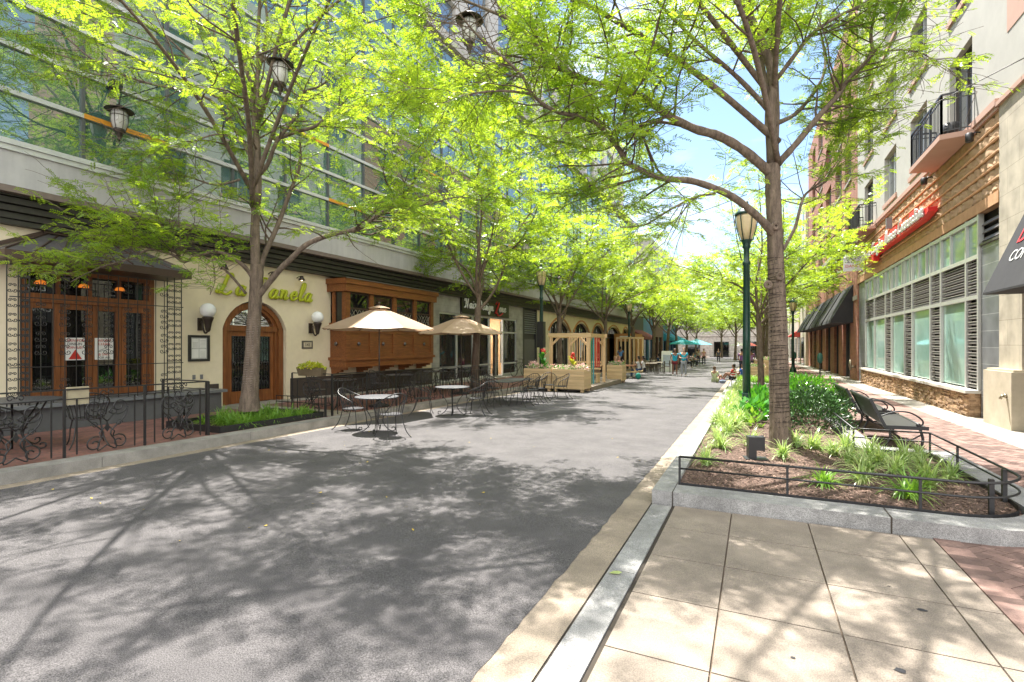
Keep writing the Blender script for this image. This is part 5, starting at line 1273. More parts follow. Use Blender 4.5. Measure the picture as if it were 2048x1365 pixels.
def generic(seed, fork=3.3, H=9.5, spread=3.6, lean=.15, rt=.13):
    r = random.Random(seed); L_ = []; fx, fy = r.uniform(-lean, lean), r.uniform(-lean, lean)
    L_.append(([(0, 0, 0), (fx * .3, fy * .3, fork * .4), (fx, fy, fork), ], [rt * 1.25, rt, rt * .9], 0, 1))
    n = 6; a0 = r.uniform(0, 6)
    for i in range(n):
        a = a0 + 2 * PI * i / n + r.uniform(-.3, .3); s_ = spread * r.uniform(.75, 1.1); z = fork + r.uniform(-.4, 1.0); top = r.uniform(.5, .85) * H
        P = [(fx, fy, z - .2), (fx + math.cos(a) * s_ * .18, fy + math.sin(a) * s_ * .18, z + .8), (fx + math.cos(a + .15) * s_ * .45, fy + math.sin(a + .15) * s_ * .45, z + (top - z) * .55), (fx + math.cos(a) * s_ * .75, fy + math.sin(a) * s_ * .75, z + (top - z) * .8), (fx + math.cos(a - .1) * s_, fy + math.sin(a - .1) * s_, top)]
        L_.append((P, rt * .45, .012, .25))
        b_ = a + r.uniform(.4, .8); m = P[2]; L_.append(([m, (m[0] + math.cos(b_) * .8, m[1] + math.sin(b_) * .8, m[2] + .3), (m[0] + math.cos(b_) * 1.9, m[1] + math.sin(b_) * 1.9, m[2] + r.uniform(-.2, .7))], rt * .22, .008, .1))
    L_.append(([(fx, fy, fork - .2), (fx + .1, fy - .1, fork + 1.6), (fx - .1, fy + .15, fork + 3.4), (fx + .1, fy, H - .6)], rt * .6, .012, .3))
    L_.append(([(fx, fy, fork + 1.2), (fx + .7, fy - .7, fork + 2.8), (fx + 1.2, fy - 1.2, H - 1.2)], rt * .35, .012, .2))
    return L_
MID = [make_tree('mid_tree_%d' % k, generic(20 + k, 3.2 + .2 * k, 11.2, 4.9), 30 + k, 1.05, far=True, minh=3.9, prune=lambda P: P[:, 2] < 3.5) for k in range(3)]
print('mid', [m[3] for m in MID])
spots = [(-9.55, 16.9, 0, .3, 1.0, 'honey locust beside the salon sign, second along the left pavement'),
         (-9.6, 26.5, 1, 1.9, 1.0, 'honey locust standing behind the timber planters and pergola'),
         (-9.6, 35.8, 2, 2.2, 1.0, 'leaning honey locust in front of the orange trimmed arches'),
         (-9.6, 45.5, 0, 4.0, .95, 'honey locust just past the end of the arcade on the left'),
         (-9.3, 53.5, 1, 5.0, 1.0, 'forked honey locust over the picnic tables on the left'),
         (-9.4, 63, 2, .8, 1.0, 'honey locust before the dark shop windows far left'),
         (-9.6, 74, 0, 2.8, 1.0, 'honey locust just before the teal umbrellas'),
         (-9.8, 86, 1, 3.9, 1.0, 'honey locust behind the teal umbrellas'), (-9.6, 98, 2, 1.2, 1.0, 'small looking honey locust at the far left end of the street'),
         (.28, 24.4, 2, 4.6, .86, 'honey locust directly behind the green lamp post, second in the right bed'),
         (.9, 35.5, 0, 1.1, 1.05, 'honey locust behind the timber planters on the right'),
         (.9, 46, 1, 2.9, 1.0, 'honey locust further along the right side, third behind the lamp post'),
         (.7, 57, 2, .1, 1.0, 'honey locust opposite the maroon awning on the right side'),
         (.6, 69, 0, 5.1, 1.0, 'honey locust before the pale cream building on the right'),
         (-2.5, 82, 1, 3.1, 1.0, 'thin trunked honey locust near the far white umbrella'), (.5, 94, 2, 2.2, 1.0, 'far honey locust on the right before the end building'), (-5.5, 104, 0, 1.4, 1.0, 'far honey locust in front of the white end building')]
for x, y, k, rz, s_, l_ in spots: put_tree(MID[k], (x, y, gz(y) + .1), l_, rz, s_ if y < 44 else (1.28, 1.28, 1.12))
# ------------------------------------------------------------ cafe furniture
TOPM = mat('grey_mesh_top', (.085, .088, .10), .42, (.055, .057, .066), nscale=40, bump=.3, bscale=300, spec=.7)
SEATM = mat('black_mesh_seat', (.05, .05, .055), .4, (.035, .035, .04), nscale=60, bump=.3, bscale=300)
def chair_parts(t):
    b = MB(); b.lathe([(.02, .430), (.20, .428), (.225, .44), (.225, .45), (.2, .442), (.02, .44)], (0, 0, 0), 18, 1, 1); b.build('seat', SEATM, t)
    rail = cr_spline([(.25, .17, .46), (.275, .15, .60), (.285, .02, .68), (.25, -.17, .76), (.14, -.27, .84), (0, -.30, .87), (-.14, -.27, .84), (-.25, -.17, .76), (-.285, .02, .68), (-.275, .15, .60), (-.25, .17, .46)], 4)
    b = MB(); b.tube(rail, .011, 6); b.build('back_frame', IRON, t)
    b = MB(); n = len(rail)
    for i in range(8, n - 8, 2):
        p = rail[i]; a = math.atan2(p[1], p[0]); q = (.215 * math.cos(a), .215 * math.sin(a), .44); m = ((p[0] + q[0]) / 2 * .97, (p[1] + q[1]) / 2 * .97, (p[2] + q[2]) / 2); b.tube([q, m, p], .0055, 4)
    b.build('backrest', IRON, t)
    for sx in (-1, 1):
        b = MB(); b.tube(cr_spline([(sx * .17, .16, .44), (sx * .20, .20, .25), (sx * .21, .21, .1), (sx * .24, .25, 0)]), .010, 5); b.build('leg', IRON, t)
        b = MB(); b.tube(cr_spline([(sx * .16, -.15, .44), (sx * .17, -.20, .25), (sx * .20, -.27, .1), (sx * .25, -.36, 0)]), .010, 5); b.build('leg', IRON, t)
C0 = thing('chair', 'black wrought iron barrel chair left of the nearest cafe table on the asphalt', 'chair', (-7.85, 8.55, gz(8.5)), R(-125), 'wrought iron cafe chairs'); chair_parts(C0)
def chair(x, y, rz, lab, h=0): return dup(C0, (x, y, gz(y) + h), R(rz), lab)
C0.rotation_euler.z = R(-80)
def round_table(loc, lab, first=[None]):
    if first[0]: return dup(first[0], loc, 0, lab)
    t = thing('cafe_table', lab, 'table', loc, 0, 'round iron cafe tables'); first[0] = t
    b = MB(); b.lathe([(.01, .715), (.44, .715), (.455, .722), (.455, .735), (.44, .738), (.01, .736)], (0, 0, 0), 28); b.build('tabletop', TOPM, t)
    for k in range(4):
        a = PI / 2 * k + .5; c, s_ = math.cos(a), math.sin(a)
        P = [(.38, .71), (.30, .55), (.17, .38), (.12, .22), (.2, .08), (.30, .012), (.37, .03), (.37, .085), (.32, .09), (.31, .06)]
        b = MB(); b.tube([(r * c, r * s_, z) for r, z in cr_spline(P, 4)], .010, 5); b.build('leg', IRON, t)
    b = MB(); b.tube([(.13 * math.cos(2 * PI * k / 14), .13 * math.sin(2 * PI * k / 14), .3) for k in range(14)], .007, 5, closed=True); b.build('ring', IRON, t)
    b = MB(); b.lathe([(.012, .0), (.012, .72)], (0, 0, 0), 6); b.build('umbrella_tube', IRON, t)
    return t
round_table((-7.15, 8.5, gz(8.5)), 'round iron cafe table on the asphalt, nearest the camera')
round_table((-7.2, 11.55, gz(11.5)), 'round iron cafe table on the asphalt, second from the camera')
round_table((-10.3, 10.7, gz(10.7) + .15), 'round table behind the scroll fence under the near umbrella')
round_table((-10.5, 13.6, gz(13.6) + .15), 'round table behind the scroll fence below the oak bay window')
round_table((-10.9, 16.3, gz(16.3) + .15), 'round table behind the scroll fence at the far end of the oak bay')
round_table((-10.5, 3.9, gz(4) + .15), 'round table behind the near scroll fence by the iron grille').scale = (1.35, 1.35, 1.05)
chair(-6.5, 8.15, 65, 'black iron chair right of the nearest cafe table on the asphalt')
chair(-7.85, 11.15, -60, 'black iron chair left of the second cafe table on the asphalt')
chair(-6.6, 11.75, 100, 'black iron chair right of the second cafe table on the asphalt')
for x, y, r_, l_ in ((-9.9, 3.5, 20, 'iron chair between the near scroll fence and its round table'), (-9.85, 4.6, 70, 'iron chair at the near fence, right of the round table'), (-11.2, 3.7, -60, 'iron chair by the iron grille at the far left'),
    (-9.75, 10.3, 40, 'iron chair in front of the fenced table under the near umbrella'), (-10.9, 10.5, -70, 'iron chair left of the fenced table under the near umbrella'), (-10.1, 11.5, 160, 'iron chair behind the fenced table under the near umbrella'),
    (-9.9, 13.1, 50, 'iron chair in front of the fenced table below the oak bay'), (-10.3, 14.4, 170, 'iron chair behind the fenced table below the oak bay'), (-11.2, 13.4, -80, 'iron chair against the brown plinth below the oak bay'),
    (-10.3, 15.9, 50, 'iron chair in front of the farthest fenced table'), (-10.5, 17.0, 160, 'iron chair behind the farthest fenced table')): chair(x, y, r_, l_, .15)
t = thing('cafe_table', 'long rectangular iron cafe table on the asphalt before the timber planters', 'table', (-7.1, 14.9, gz(14.9)))
b = MB(); b.box(-.42, .42, -.95, .95, .715, .735); b.build('tabletop', TOPM, t)
for sx in (-1, 1):
    for sy in (-1, 1):
        b = MB(); b.tube(cr_spline([(sx * .34, sy * .82, .71), (sx * .25, sy * .75, .45), (sx * .2, sy * .72, .2), (sx * .33, sy * .8, 0)]), .012, 5); b.build('leg', IRON, t)
for x, y, r_, l_ in ((-6.45, 14.2, 85, 'iron chair on the street side of the long table, nearest end'), (-6.4, 14.95, 95, 'iron chair on the street side of the long table, middle'), (-6.45, 15.7, 100, 'iron chair on the street side of the long table, far end'),
    (-7.8, 14.1, -80, 'iron chair on the fence side of the long table, near end'), (-7.8, 15.1, -95, 'iron chair on the fence side of the long table, far end'), (-7.1, 13.55, 5, 'iron chair at the near head of the long table'),
    (-7.0, 16.4, 175, 'iron chair at the far head of the long table'), (-6.1, 16.9, 130, 'iron chair alone in front of the timber planter boxes'), (-6.7, 17.3, 200, 'iron chair with pale back before the timber planters')): chair(x, y, r_, l_)

# ------------------------------------------------------------ market umbrellas
TANC = leafmat('tan_canvas', (.58, .42, .30), (.50, .36, .25), .3, (1, .9, .8))
def umbrella(loc, lab, rz, canvas, pole, zt=2.72, zr=2.12, rad=1.55, n=8, group='market umbrellas', base=True):
    t = thing('umbrella', lab, 'umbrella', loc, rz, group)
    b = MB(); V = []; m = 6
    for i in range(m + 1):
        f = .12 + .88 * i / m
        for k in range(n * 4):
            a = 2 * PI * k / (n * 4); w_ = (k % 4) / 4; sag = math.sin(PI * w_); r = rad * f * (1 - .055 * sag * f) / 1.0
            if k % 4: 
                a0 = 2 * PI * (k // 4) / n; a1 = a0 + 2 * PI / n; x = (1 - w_) * math.cos(a0) + w_ * math.cos(a1); y = (1 - w_) * math.sin(a0) + w_ * math.sin(a1); x *= rad * f; y *= rad * f
            else: x, y = rad * f * math.cos(a), rad * f * math.sin(a)
            V.append((x, y, zt - (zt - zr) * f ** 1.08 - .035 * sag * f))
    N = n * 4; F = [(i * N + k, i * N + (k + 1) % N, (i + 1) * N + (k + 1) % N, (i + 1) * N + k) for i in range(m) for k in range(N)]
    b._a(V, F, False)
    b.build('canopy', canvas, t)
    b = MB(); V = [(.0, 0, zt + .06)] + [(rad * .2 * math.cos(2 * PI * k / 16) * (1 if k % 2 == 0 else .93), rad * .2 * math.sin(2 * PI * k / 16) * (1 if k % 2 == 0 else .93), zt - .03) for k in range(16)]
    b._a(V, [(0, 1 + k, 1 + (k + 1) % 16) for k in range(16)]); b.build('vent_cap', canvas, t)
    for k in range(n):
        a = 2 * PI * k / n; b = MB(); b.tube([(.04 * math.cos(a), .04 * math.sin(a), zt - .06), (rad * .98 * math.cos(a), rad * .98 * math.sin(a), zr - .015)], .009, 4); b.tube([(.03 * math.cos(a), .03 * math.sin(a), zt - .6), (rad * .55 * math.cos(a), rad * .55 * math.sin(a), zt - (zt - zr) * .55 - .03)], .007, 4); b.build('rib', pole, t)
    b = MB(); b.tube([(0, 0, .03), (0, 0, zt + .05)], .02, 8); b.ball((0, 0, zt + .11), .04, 8, 6); b.build('pole', pole, t)
    if base: b = MB(); b.lathe([(.28, 0), (.28, .04), (.1, .08), (.05, .12), (.04, .3)], (0, 0, 0), 18); b.build('base', BLACK, t)
    return t
PB = mat('bronze_pole', (.05, .035, .028), .4)
umbrella((-9.3, 11.15, gz(11) + .15), 'open tan market umbrella before the oak bay window, nearest the camera', .3, TANC, PB)
umbrella((-9.3, 15.5, gz(15.5) + .15), 'open tan market umbrella before the salon windows, second from the camera', .1, TANC, PB)
TEAL = leafmat('teal_canvas', (.02, .30, .33), (.015, .25, .28), .3, (1, 1, 1)); SKYB = leafmat('light_blue_canvas', (.25, .62, .72), (.2, .55, .65), .3, (1, 1, 1)); WHT = leafmat('white_canvas', (.7, .68, .62), (.6, .6, .55), .3, (1, 1, 1)); REDC = leafmat('pink_canvas', (.65, .2, .17), (.6, .18, .15), .3, (1, 1, 1))
for x, y, m_, l_ in ((-7.9, 66, TEAL, 'teal umbrella over the far cafe tables, left of the pair'), (-6.6, 69, SKYB, 'pale blue umbrella over the far cafe tables, right of the pair'), (-2.4, 92, WHT, 'white umbrella at the far end of the street'), (-.8, 92.5, REDC, 'pink umbrella beside the far white one')):
    umbrella((x, y, gz(y)), l_, .2, m_, PB, 3.0, 2.35, 1.9 if x < -4 else 1.3)

# ------------------------------------------------------------ wrought iron fences
def fence(P, lab, motif_at=(), hgt=.98, name='iron_fence'):
    """scroll fence through the points P (x, y); stands on the pavement"""
    t = thing(name, lab, 'fence', (P[0][0], P[0][1], 0), 0, 'scrolled iron fences')
    cell = 1.12
    for (p, q) in zip(P[:-1], P[1:]):
        p = Vector((*p, 0)); q = Vector((*q, 0)); L_ = (q - p).length; U = (q - p) / L_
        def W(s_, h): w_ = p + U * s_; return (w_.x, w_.y, gz(w_.y) + .15 + h)
        for h, r_ in ((hgt, .016), (hgt - .14, .009)):
            b = MB(); b.beam(W(0, h), W(L_, h), r_ * 1.6, r_ * 1.3); part('rail', b, IRON, t)
        n = max(1, round(L_ / cell)); c = L_ / n
        for k in range(n + 1):
            b = MB(); b.beam(W(k * c, 0), W(k * c, hgt), .03, .03); part('post', b, IRON, t)
        for k in range(n):
            b = MB(); s0 = k * c
            for f in (.14, .86) if L_ > .6 else (.5,): b.beam(W(s0 + f * c, .02), W(s0 + f * c, hgt - .14), .016, .016)
            cx = s0 + c * .5
            def tb(pts, r_=.0105): b.tube([W(cx + u, v) for u, v in pts], r_, 5)
            w_ = min(c * .5 - .08, .3)
            for sg in (-1, 1):
                S1 = lambda c_, r0, r1, a, tn: [(sg * u, v) for u, v in spiral(c_, r0, r1, a, tn, 22)]
                tb([(0, .40)] + [(sg * .10, .30)] + S1((w_ * .55, .13), .12, .03, PI * .75, -1.3))
                tb(S1((w_ * .55, .68), .13, .035, -PI / 2 - .5, 1.35)); tb([(0, .46), (sg * .09, .56)] + S1((w_ * .28, .60), .06, .02, PI, -1.2))
                tb(cr_spline([(sg * w_ * .95, .66), (sg * w_ * .8, .5), (sg * .05, .3), (sg * w_ * .35, .16), (sg * .12, .03), (0, .1)], 4))
                tb(S1((w_ * .55, .42), .05, .015, 0, 1.2), .008)
                tb(S1((.055, .9), .045, .015, PI, -1), .008)
            b.prism([W(cx - .035, .36), W(cx, .30), W(cx + .035, .36), W(cx, .46)], (.012, .0, 0))
            part('scrollwork', b, IRON, t)
    return t
fence([(-9.0, -.4), (-9.0, 6.08)], 'scrolled wrought iron fence along the kerb at the left edge')
fence([(-9.06, 6.08), (-10.36, 6.08)], 'short scrolled fence return beside the left planting bed')
fence([(-10.3, 9.1), (-9.0, 9.1)], 'short scrolled fence return carrying the flower box')
fence([(-8.98, 9.1), (-8.98, 17.4)], 'scrolled wrought iron fence along the kerb below the oak bay window')
b = MB()
for k in range(8): 
    x = -10.6 + .2 * k; b.box(x - .006, x + .006, 8.88, 8.892, .1, .52)
b.box(-10.6, -8.98, 8.88, 8.892, .36, .38); b.box(-10.6, -8.98, 8.88, 8.892, .5, .52); b.box(-9.0, -8.96, 8.86, 8.9, .08, .55)
b.build('low_fence', IRON, label='low plain iron fence between the left planting bed and the door path', cat='fence')
b = MB(); b.box(-.02, .02, -.14, .13, -.13, .13)
t = thing('fence_notice', 'small weathered square notice fixed to the near iron fence', 'notice', (-9.03, 4.1, 1.0)); b.build('board', mat('weathered_card', (.42, .36, .24), .8), t)
b = MB()
P = [(-9.02, 6.32), (-9.02, 8.86), (-10.65, 8.86), (-10.65, 6.32), (-9.02, 6.32)]
for p, q in zip(P[:-1], P[1:]): b.beam((*p, gz(p[1]) + .2), (*q, gz(q[1]) + .2), .02, .14)
b.build('bed_edging', BLACK, label='black steel edging round the left planting bed', cat='edging')
sheet('soil', -10.64, -9.03, 6.33, 8.85, .17, MULCH)

# ------------------------------------------------------------ plants
VARI = leafmat('variegated_blade', (.62, .66, .34), (.16, .32, .06), .4, (1.3, 1.3, .7)); GRN = leafmat('green_blade', (.36, .54, .10), (.12, .30, .04), .4, (1.4, 1.3, .5))
LAUR = mat('glossy_laurel_leaf', (.06, .15, .03), .3, (.025, .08, .018), nscale=5, island=.5, spec=.7); LAUR2 = leafmat('bright_laurel_leaf', (.13, .36, .04), (.05, .2, .025), .3); HOST = leafmat('hosta_leaf', (.10, .36, .05), (.05, .22, .03), .3)
STEM = mat('plant_stem', (.12, .08, .05), .9)
def blades(n, L0, L1, wd, seed, up=.55):
    rs = np.random.RandomState(seed); V = []; F = []
    for i in range(n):
        a = rs.uniform(0, 2 * PI); L_ = rs.uniform(L0, L1); el = rs.uniform(up, 1.45); p = np.array([rs.normal(0, .03), rs.normal(0, .03), 0.]); d = np.array([math.cos(a) * math.cos(el), math.sin(a) * math.cos(el), math.sin(el)])
        s_ = np.array([-math.sin(a), math.cos(a), 0]); o = len(V); m = 6
        for k in range(m + 1):
            w_ = wd * (1 - (k / m) ** 2.2) * .5 + .0008; V += [p - s_ * w_, p + s_ * w_]
            p = p + d * L_ / m; d = d + np.array([0, 0, -.30 * (1 + rs.uniform(-.1, .1))]); d /= np.linalg.norm(d)
        F += [(o + 2 * k, o + 2 * k + 1, o + 2 * k + 3, o + 2 * k + 2) for k in range(m)]
    return np.array(V), np.array(F)
LM = [npmesh('liriope_%d' % k, *blades(85, .28, .48, .017, 50 + k), [VARI]) for k in range(3)]
LG = [npmesh('liriope_green_%d' % k, *blades(95, .25, .42, .017, 60 + k), [GRN]) for k in range(3)]
rng = random.Random(21)
near = [(-.62, 7.75), (-.5, 9.0), (-.6, 9.9), (-.45, 10.6), (-.05, 9.55), (.40, 8.75), (-.58, 11.3), (.88, 9.7), (1.12, 9.3), (1.35, 9.75), (1.6, 9.35), (1.25, 8.75), (1.62, 8.8), (1.95, 9.1), (2.2, 9.4), (2.05, 8.55), (1.7, 8.3), (.75, 7.15), (1.2, 7.5), (1.55, 7.0), (1.9, 7.7), (1.35, 8.15), (.62, 9.9), (2.2, 8.1)]
WHERE = ['beside the front rail', 'among the mulch']
def L_at(k, x, y, lab, meshes, name='liriope', h=.11, s_=1, g_='grassy liriope clumps'):
    o = link(name, meshes[k % 3], None, (x, y, gz(y) + h), rng.uniform(0, 6)); o.scale = (s_,) * 3; return tag(o, lab, 'grass clump', g_)
labs = {0: 'variegated grassy clump at the front left corner of the right bed', 5: 'variegated grassy clump just in front of the big tree trunk', 17: 'green grassy clump behind the middle of the front rail', 19: 'grassy clump behind the rail near the curved corner', 20: 'pale grassy clump at the curved right corner of the bed', 23: 'grassy clump nearest the side rail of the right bed'}
NL = ['variegated grassy clump at the front left corner of the right bed', 'variegated grassy clump by the kerb, just left of the floodlight', 'variegated grassy clump by the kerb, just behind the floodlight', 'third variegated clump back along the kerb from the bed corner',
 'small grassy clump between the floodlight and the big trunk', 'variegated grassy clump just in front of the big tree trunk', 'grassy clump by the kerb, level with the back of the big trunk', 'grassy clump to the right of the big trunk, nearest it', 'grassy clump second to the right of the big trunk',
 'grassy clump behind the crowded group, nearest the bench corner', 'grassy clump in the crowded group, at the inner corner of the low railing', 'grassy clump at the left front of the crowded group right of the trunk', 'grassy clump in the middle of the crowded group right of the trunk', 'grassy clump in the crowded group, just in front of the bench legs',
 'grassy clump at the back right corner of the bed under the bench end', 'pale grassy clump by the side rail below the bench', 'grassy clump in the middle of the bed in front of the crowded group', 'green grassy clump behind the middle of the front rail', 'lone grassy clump right of the green one behind the front rail', 'grassy clump behind the rail near the curved corner', 'pale grassy clump at the curved right corner of the bed',
 'grassy clump in front of the crowded group, left of its centre', 'grassy clump hidden right behind the big trunk', 'grassy clump nearest the side rail of the right bed']
ORD = 'first second third fourth fifth sixth seventh eighth ninth tenth eleventh twelfth thirteenth fourteenth fifteenth sixteenth seventeenth eighteenth nineteenth twentieth twenty-first twenty-second twenty-third twenty-fourth'.split()
for k, (x, y) in enumerate(near): L_at(k, x, y, NL[k], LM if k not in (17, 19) else LG, s_=rng.uniform(.8, 1.1))
for k in range(46):
    x = (-.62 if k % 2 else -.28) + rng.uniform(-.1, .1); y = 11.5 + (k // 2) * .57 + rng.uniform(-.12, .12)
    L_at(k, x, y, 'variegated clump in the drift behind the floodlight, %s back in its %s row' % (ORD[k // 2], 'kerb side' if k % 2 else 'trunk side'), LM, s_=rng.uniform(.8, 1.15))
for k in range(22):
    x = -9.2 - .34 * (k % 4) + rng.uniform(-.06, .06); y = 6.85 + .36 * (k // 4) + rng.uniform(-.08, .08)
    L_at(k, x, y, 'green clump in the left bed, %s row back from the fence, %s from the kerb' % (ORD[k // 4], ORD[k % 4]), LG, h=.17, s_=rng.uniform(.85, 1.1), g_='green clumps in the left bed')
for k in range(24): L_at(k, -.6 + .3 * (k % 6) + rng.uniform(-.06, .06), 27.7 + .5 * (k // 6), 'yellow green plant in the far kerbed bed, %s row back, %s from the kerb' % (ORD[k // 6], ORD[k % 6]), LG, s_=1.1, g_='clumps in the far bed')
def bush(name, c, rx, ry, rz_, n, leaf, ls, lw, seed, lab, up=.5, cat_='shrub'):
    rs = np.random.RandomState(seed); d = rs.normal(0, 1, (n, 3)); d /= np.linalg.norm(d, axis=1)[:, None]; d[:, 2] = np.abs(d[:, 2]) * 1.0 - .15
    rad = rs.uniform(.45, 1.0, n) ** .5 * (1 + .18 * np.sin(d[:, 0] * 7 + seed) * np.cos(d[:, 1] * 6))
    C = d * rad[:, None] * np.array([rx, ry, rz_]) + np.array([0, 0, rz_ * .18]); C[:, 2] = np.maximum(C[:, 2], .03)
    a = d + rs.normal(0, .6, (n, 3)) + np.array([0, 0, up]); a /= np.linalg.norm(a, axis=1)[:, None]; s_ = np.cross(a, rs.normal(0, 1, (n, 3))); s_ /= np.linalg.norm(s_, axis=1)[:, None]; nn = np.cross(a, s_)
    L_ = (ls * rs.uniform(.7, 1.2, n))[:, None]; W_ = (lw * rs.uniform(.8, 1.2, n))[:, None]
    V = np.stack([C, C + a * L_ * .45 + s_ * W_ + nn * W_ * .3, C + a * L_, C + a * L_ * .45 - s_ * W_ + nn * W_ * .3], 1).reshape(-1, 3)
    t = thing(name, lab, cat_, (c[0], c[1], gz(c[1]) + c[2])); link('leaves', npmesh(name + '_leaves', V, np.arange(4 * n).reshape(-1, 4), [leaf]), t)
    b = MB()
    for i in range(14):
        q = C[rs.randint(n)] * .85; b.tube([(q[0] * .1, q[1] * .1, 0), (q[0] * .6, q[1] * .6, q[2] * .6), tuple(q)], .008, 4)
    b.build('stems', STEM, t); return t
bush('laurel_shrub', (1.15, 12.7, .1), .78, 1.15, .82, 3400, LAUR, .085, .017, 3, 'dark glossy laurel shrub behind the benches, to the right of the tree trunk')
bush('laurel_shrub', (1.15, 15.2, .1), .95, 1.3, .95, 3000, LAUR2, .12, .022, 4, 'brighter green laurel shrub behind the dark glossy one')
bush('laurel_shrub', (.9, 17.3, .1), .6, 1.2, .75, 1600, LAUR2, .12, .022, 5, 'far bright green laurel shrub near the second tree in the right bed')
bush('hosta', (.02, 13.4, .1), .42, .5, .42, 110, HOST, .26, .07, 6, 'broad leaved hosta plants between the lamp post and the big trunk', .3, 'plant')
bush('hosta', (.2, 16.4, .1), .5, 1.2, .45, 240, HOST, .26, .07, 7, 'broad leaved hosta patch behind the lamp post', .3, 'plant')
bush('hosta', (-.02, 11.9, .1), .12, .12, .28, 22, GRN, .22, .05, 8, 'small yellow green young hosta in the mulch left of the trunk', .8, 'plant')

# ------------------------------------------------------------ timber planters, pergola, picnic tables
PINE = woodmat('pine_board', (.66, .49, .29), (.52, .36, .19), 'X', .7); PINEY = woodmat('pine_board_side', (.58, .40, .20), (.42, .27, .12), 'Y', .7); PINEZ = woodmat('pine_post', (.70, .50, .30), (.55, .37, .20), 'Z', .7)
DECK = woodmat('grey_deck', (.30, .24, .19), (.2, .16, .12), 'Y', .8)
PETAL = leafmat('white_petal', (.75, .68, .62), (.8, .4, .38), .3, (1, 1, 1)); CANNA = leafmat('canna_leaf', (.06, .26, .04), (.03, .14, .025), .3); REDF = leafmat('red_petal', (.75, .05, .02), (.6, .03, .02), .3, (1, 1, 1)); YELL = leafmat('yellow_leaf', (.60, .60, .05), (.35, .45, .04), .3)
def planter(x, y, w_, d_, h, lab, z0=None, flowers=True, seed=1):
    z = gz(y) if z0 is None else z0
    t = thing('timber_planter', lab, 'planter', (x, y, z), 0, 'timber planter boxes')
    b = MB(); n = 8; bh = (h - .12) / n
    for k in range(n):
        z_ = .12 + k * bh; b.box(0, w_, 0, .03, z_ + .003, z_ + bh - .003); b.box(0, w_, d_ - .03, d_, z_ + .003, z_ + bh - .003)
        b.box(.0, .03, .032, d_ - .032, z_ + .003, z_ + bh - .003); b.box(w_ - .03, w_, .032, d_ - .032, z_ + .003, z_ + bh - .003)
    b.build('side_board', PINE, t)
    for sx in (.05, w_ - .17):
        for sy in (.05, d_ - .17): b = MB(); b.box(sx, sx + .12, sy, sy + .12, 0, .12); b.build('foot', PINEZ, t)
    b = MB(); b.box(.03, w_ - .03, .03, d_ - .03, .5 * h, h - .06); b.build('soil', MULCH, t)
    if flowers:
        rs = np.random.RandomState(seed); n = int(700 * w_)
        C = np.column_stack([rs.uniform(.04, w_ - .04, n), rs.uniform(.04, d_ - .04, n), h - .05 + rs.uniform(0, .2, n)]); a = rs.normal(0, 1, (n, 3)); a /= np.linalg.norm(a, axis=1)[:, None]; s_ = np.cross(a, rs.normal(0, 1, (n, 3))); s_ /= np.linalg.norm(s_, axis=1)[:, None]
        V = np.stack([C, C + a * .035 + s_ * .02, C + a * .08, C + a * .035 - s_ * .02], 1).reshape(-1, 3)
        link('flowers', npmesh('flowers', V, np.arange(4 * n).reshape(-1, 4), [PETAL, HOST], mi=(rs.rand(n) < .5).astype(int)), t)
    return t
planter(-7.46, 19.6, 1.36, 1.0, .92, 'timber planter box with white flowers, right one of the near pair', seed=1)
planter(-8.72, 19.6, 1.22, 1.0, .92, 'timber planter box with the tall red canna, left one of the near pair', seed=2)
planter(-6.85, 25.9, .8, .9, .92, 'timber planter box at the far end of the pergola deck', seed=3)
planter(-.5, 31.0, 1.1, 1.0, .8, 'timber planter box by the seated children on the right', seed=4)
planter(.2, 32.4, 1.15, 1.0, 1.15, 'taller timber planter box behind the second tree on the right', seed=5)
planter(-.9, 40, 2.0, 1.0, .9, 'timber planter box by the woman in purple on the right', seed=6)
def canna(x, y, z, h, flower, leaf, lab, seed):
    t = thing('canna_plant', lab, 'plant', (x, y, z)); rs = random.Random(seed)
    b = MB()
    for k in range(9):
        a = rs.uniform(0, 6.28); zz = h * (.1 + .07 * k); L_ = h * .42; w_ = .07; c, s_ = math.cos(a), math.sin(a)
        P = [(0, 0, zz), (c * L_ * .3, s_ * L_ * .3, zz + L_ * .5), (c * L_ * .6, s_ * L_ * .6, zz + L_ * .8), (c * L_ * .9, s_ * L_ * .9, zz + L_ * .75)]; W_ = [.015, w_, w_ * .8, .004]
        V = []
        for p, w2 in zip(P, W_): V += [(p[0] - s_ * w2, p[1] + c * w2, p[2]), (p[0] + s_ * w2, p[1] - c * w2, p[2])]
        b._a(V, [(2 * i, 2 * i + 1, 2 * i + 3, 2 * i + 2) for i in range(3)], True)
    b.build('leaves', leaf, t)
    b = MB(); b.tube([(0, 0, 0), (.02, .01, h)], .012, 5); b.build('stem', HOST, t)
    b = MB()
    for k in range(16): b.ball((rs.uniform(-.09, .09), rs.uniform(-.09, .09), h + rs.uniform(-.12, .1)), rs.uniform(.025, .045), 6, 4, (1, 1, 1.4))
    b.build('flower', flower, t)
canna(-8.0, 20.0, gz(20) + .82, .85, REDF, CANNA, 'tall canna with red flowers in the left timber planter', 1)
canna(-6.75, 20.1, gz(20) + .82, .62, REDF, YELL, 'shorter yellow leaved canna with a coral flower in the right timber planter', 2)
bush('flower_mound', (-8.45, 20.0, .82), .28, .3, .4, 380, PETAL, .06, .022, 12, 'mound of cream and pink flowers at the left end of the planters', .4, 'flowers')
bush('flower_mound', (-6.35, 20.1, .82), .25, .35, .3, 380, PETAL, .06, .022, 13, 'mound of white petunias spilling over the right planter corner', .4, 'flowers')
t = thing('pergola', 'pale timber pergola with slatted walls on a low deck', 'pergola', (-8.1, 21.0, gz(21)))
b = MB(); b.box(-.5, 2.0, -.35, 5.2, -.02, .14)
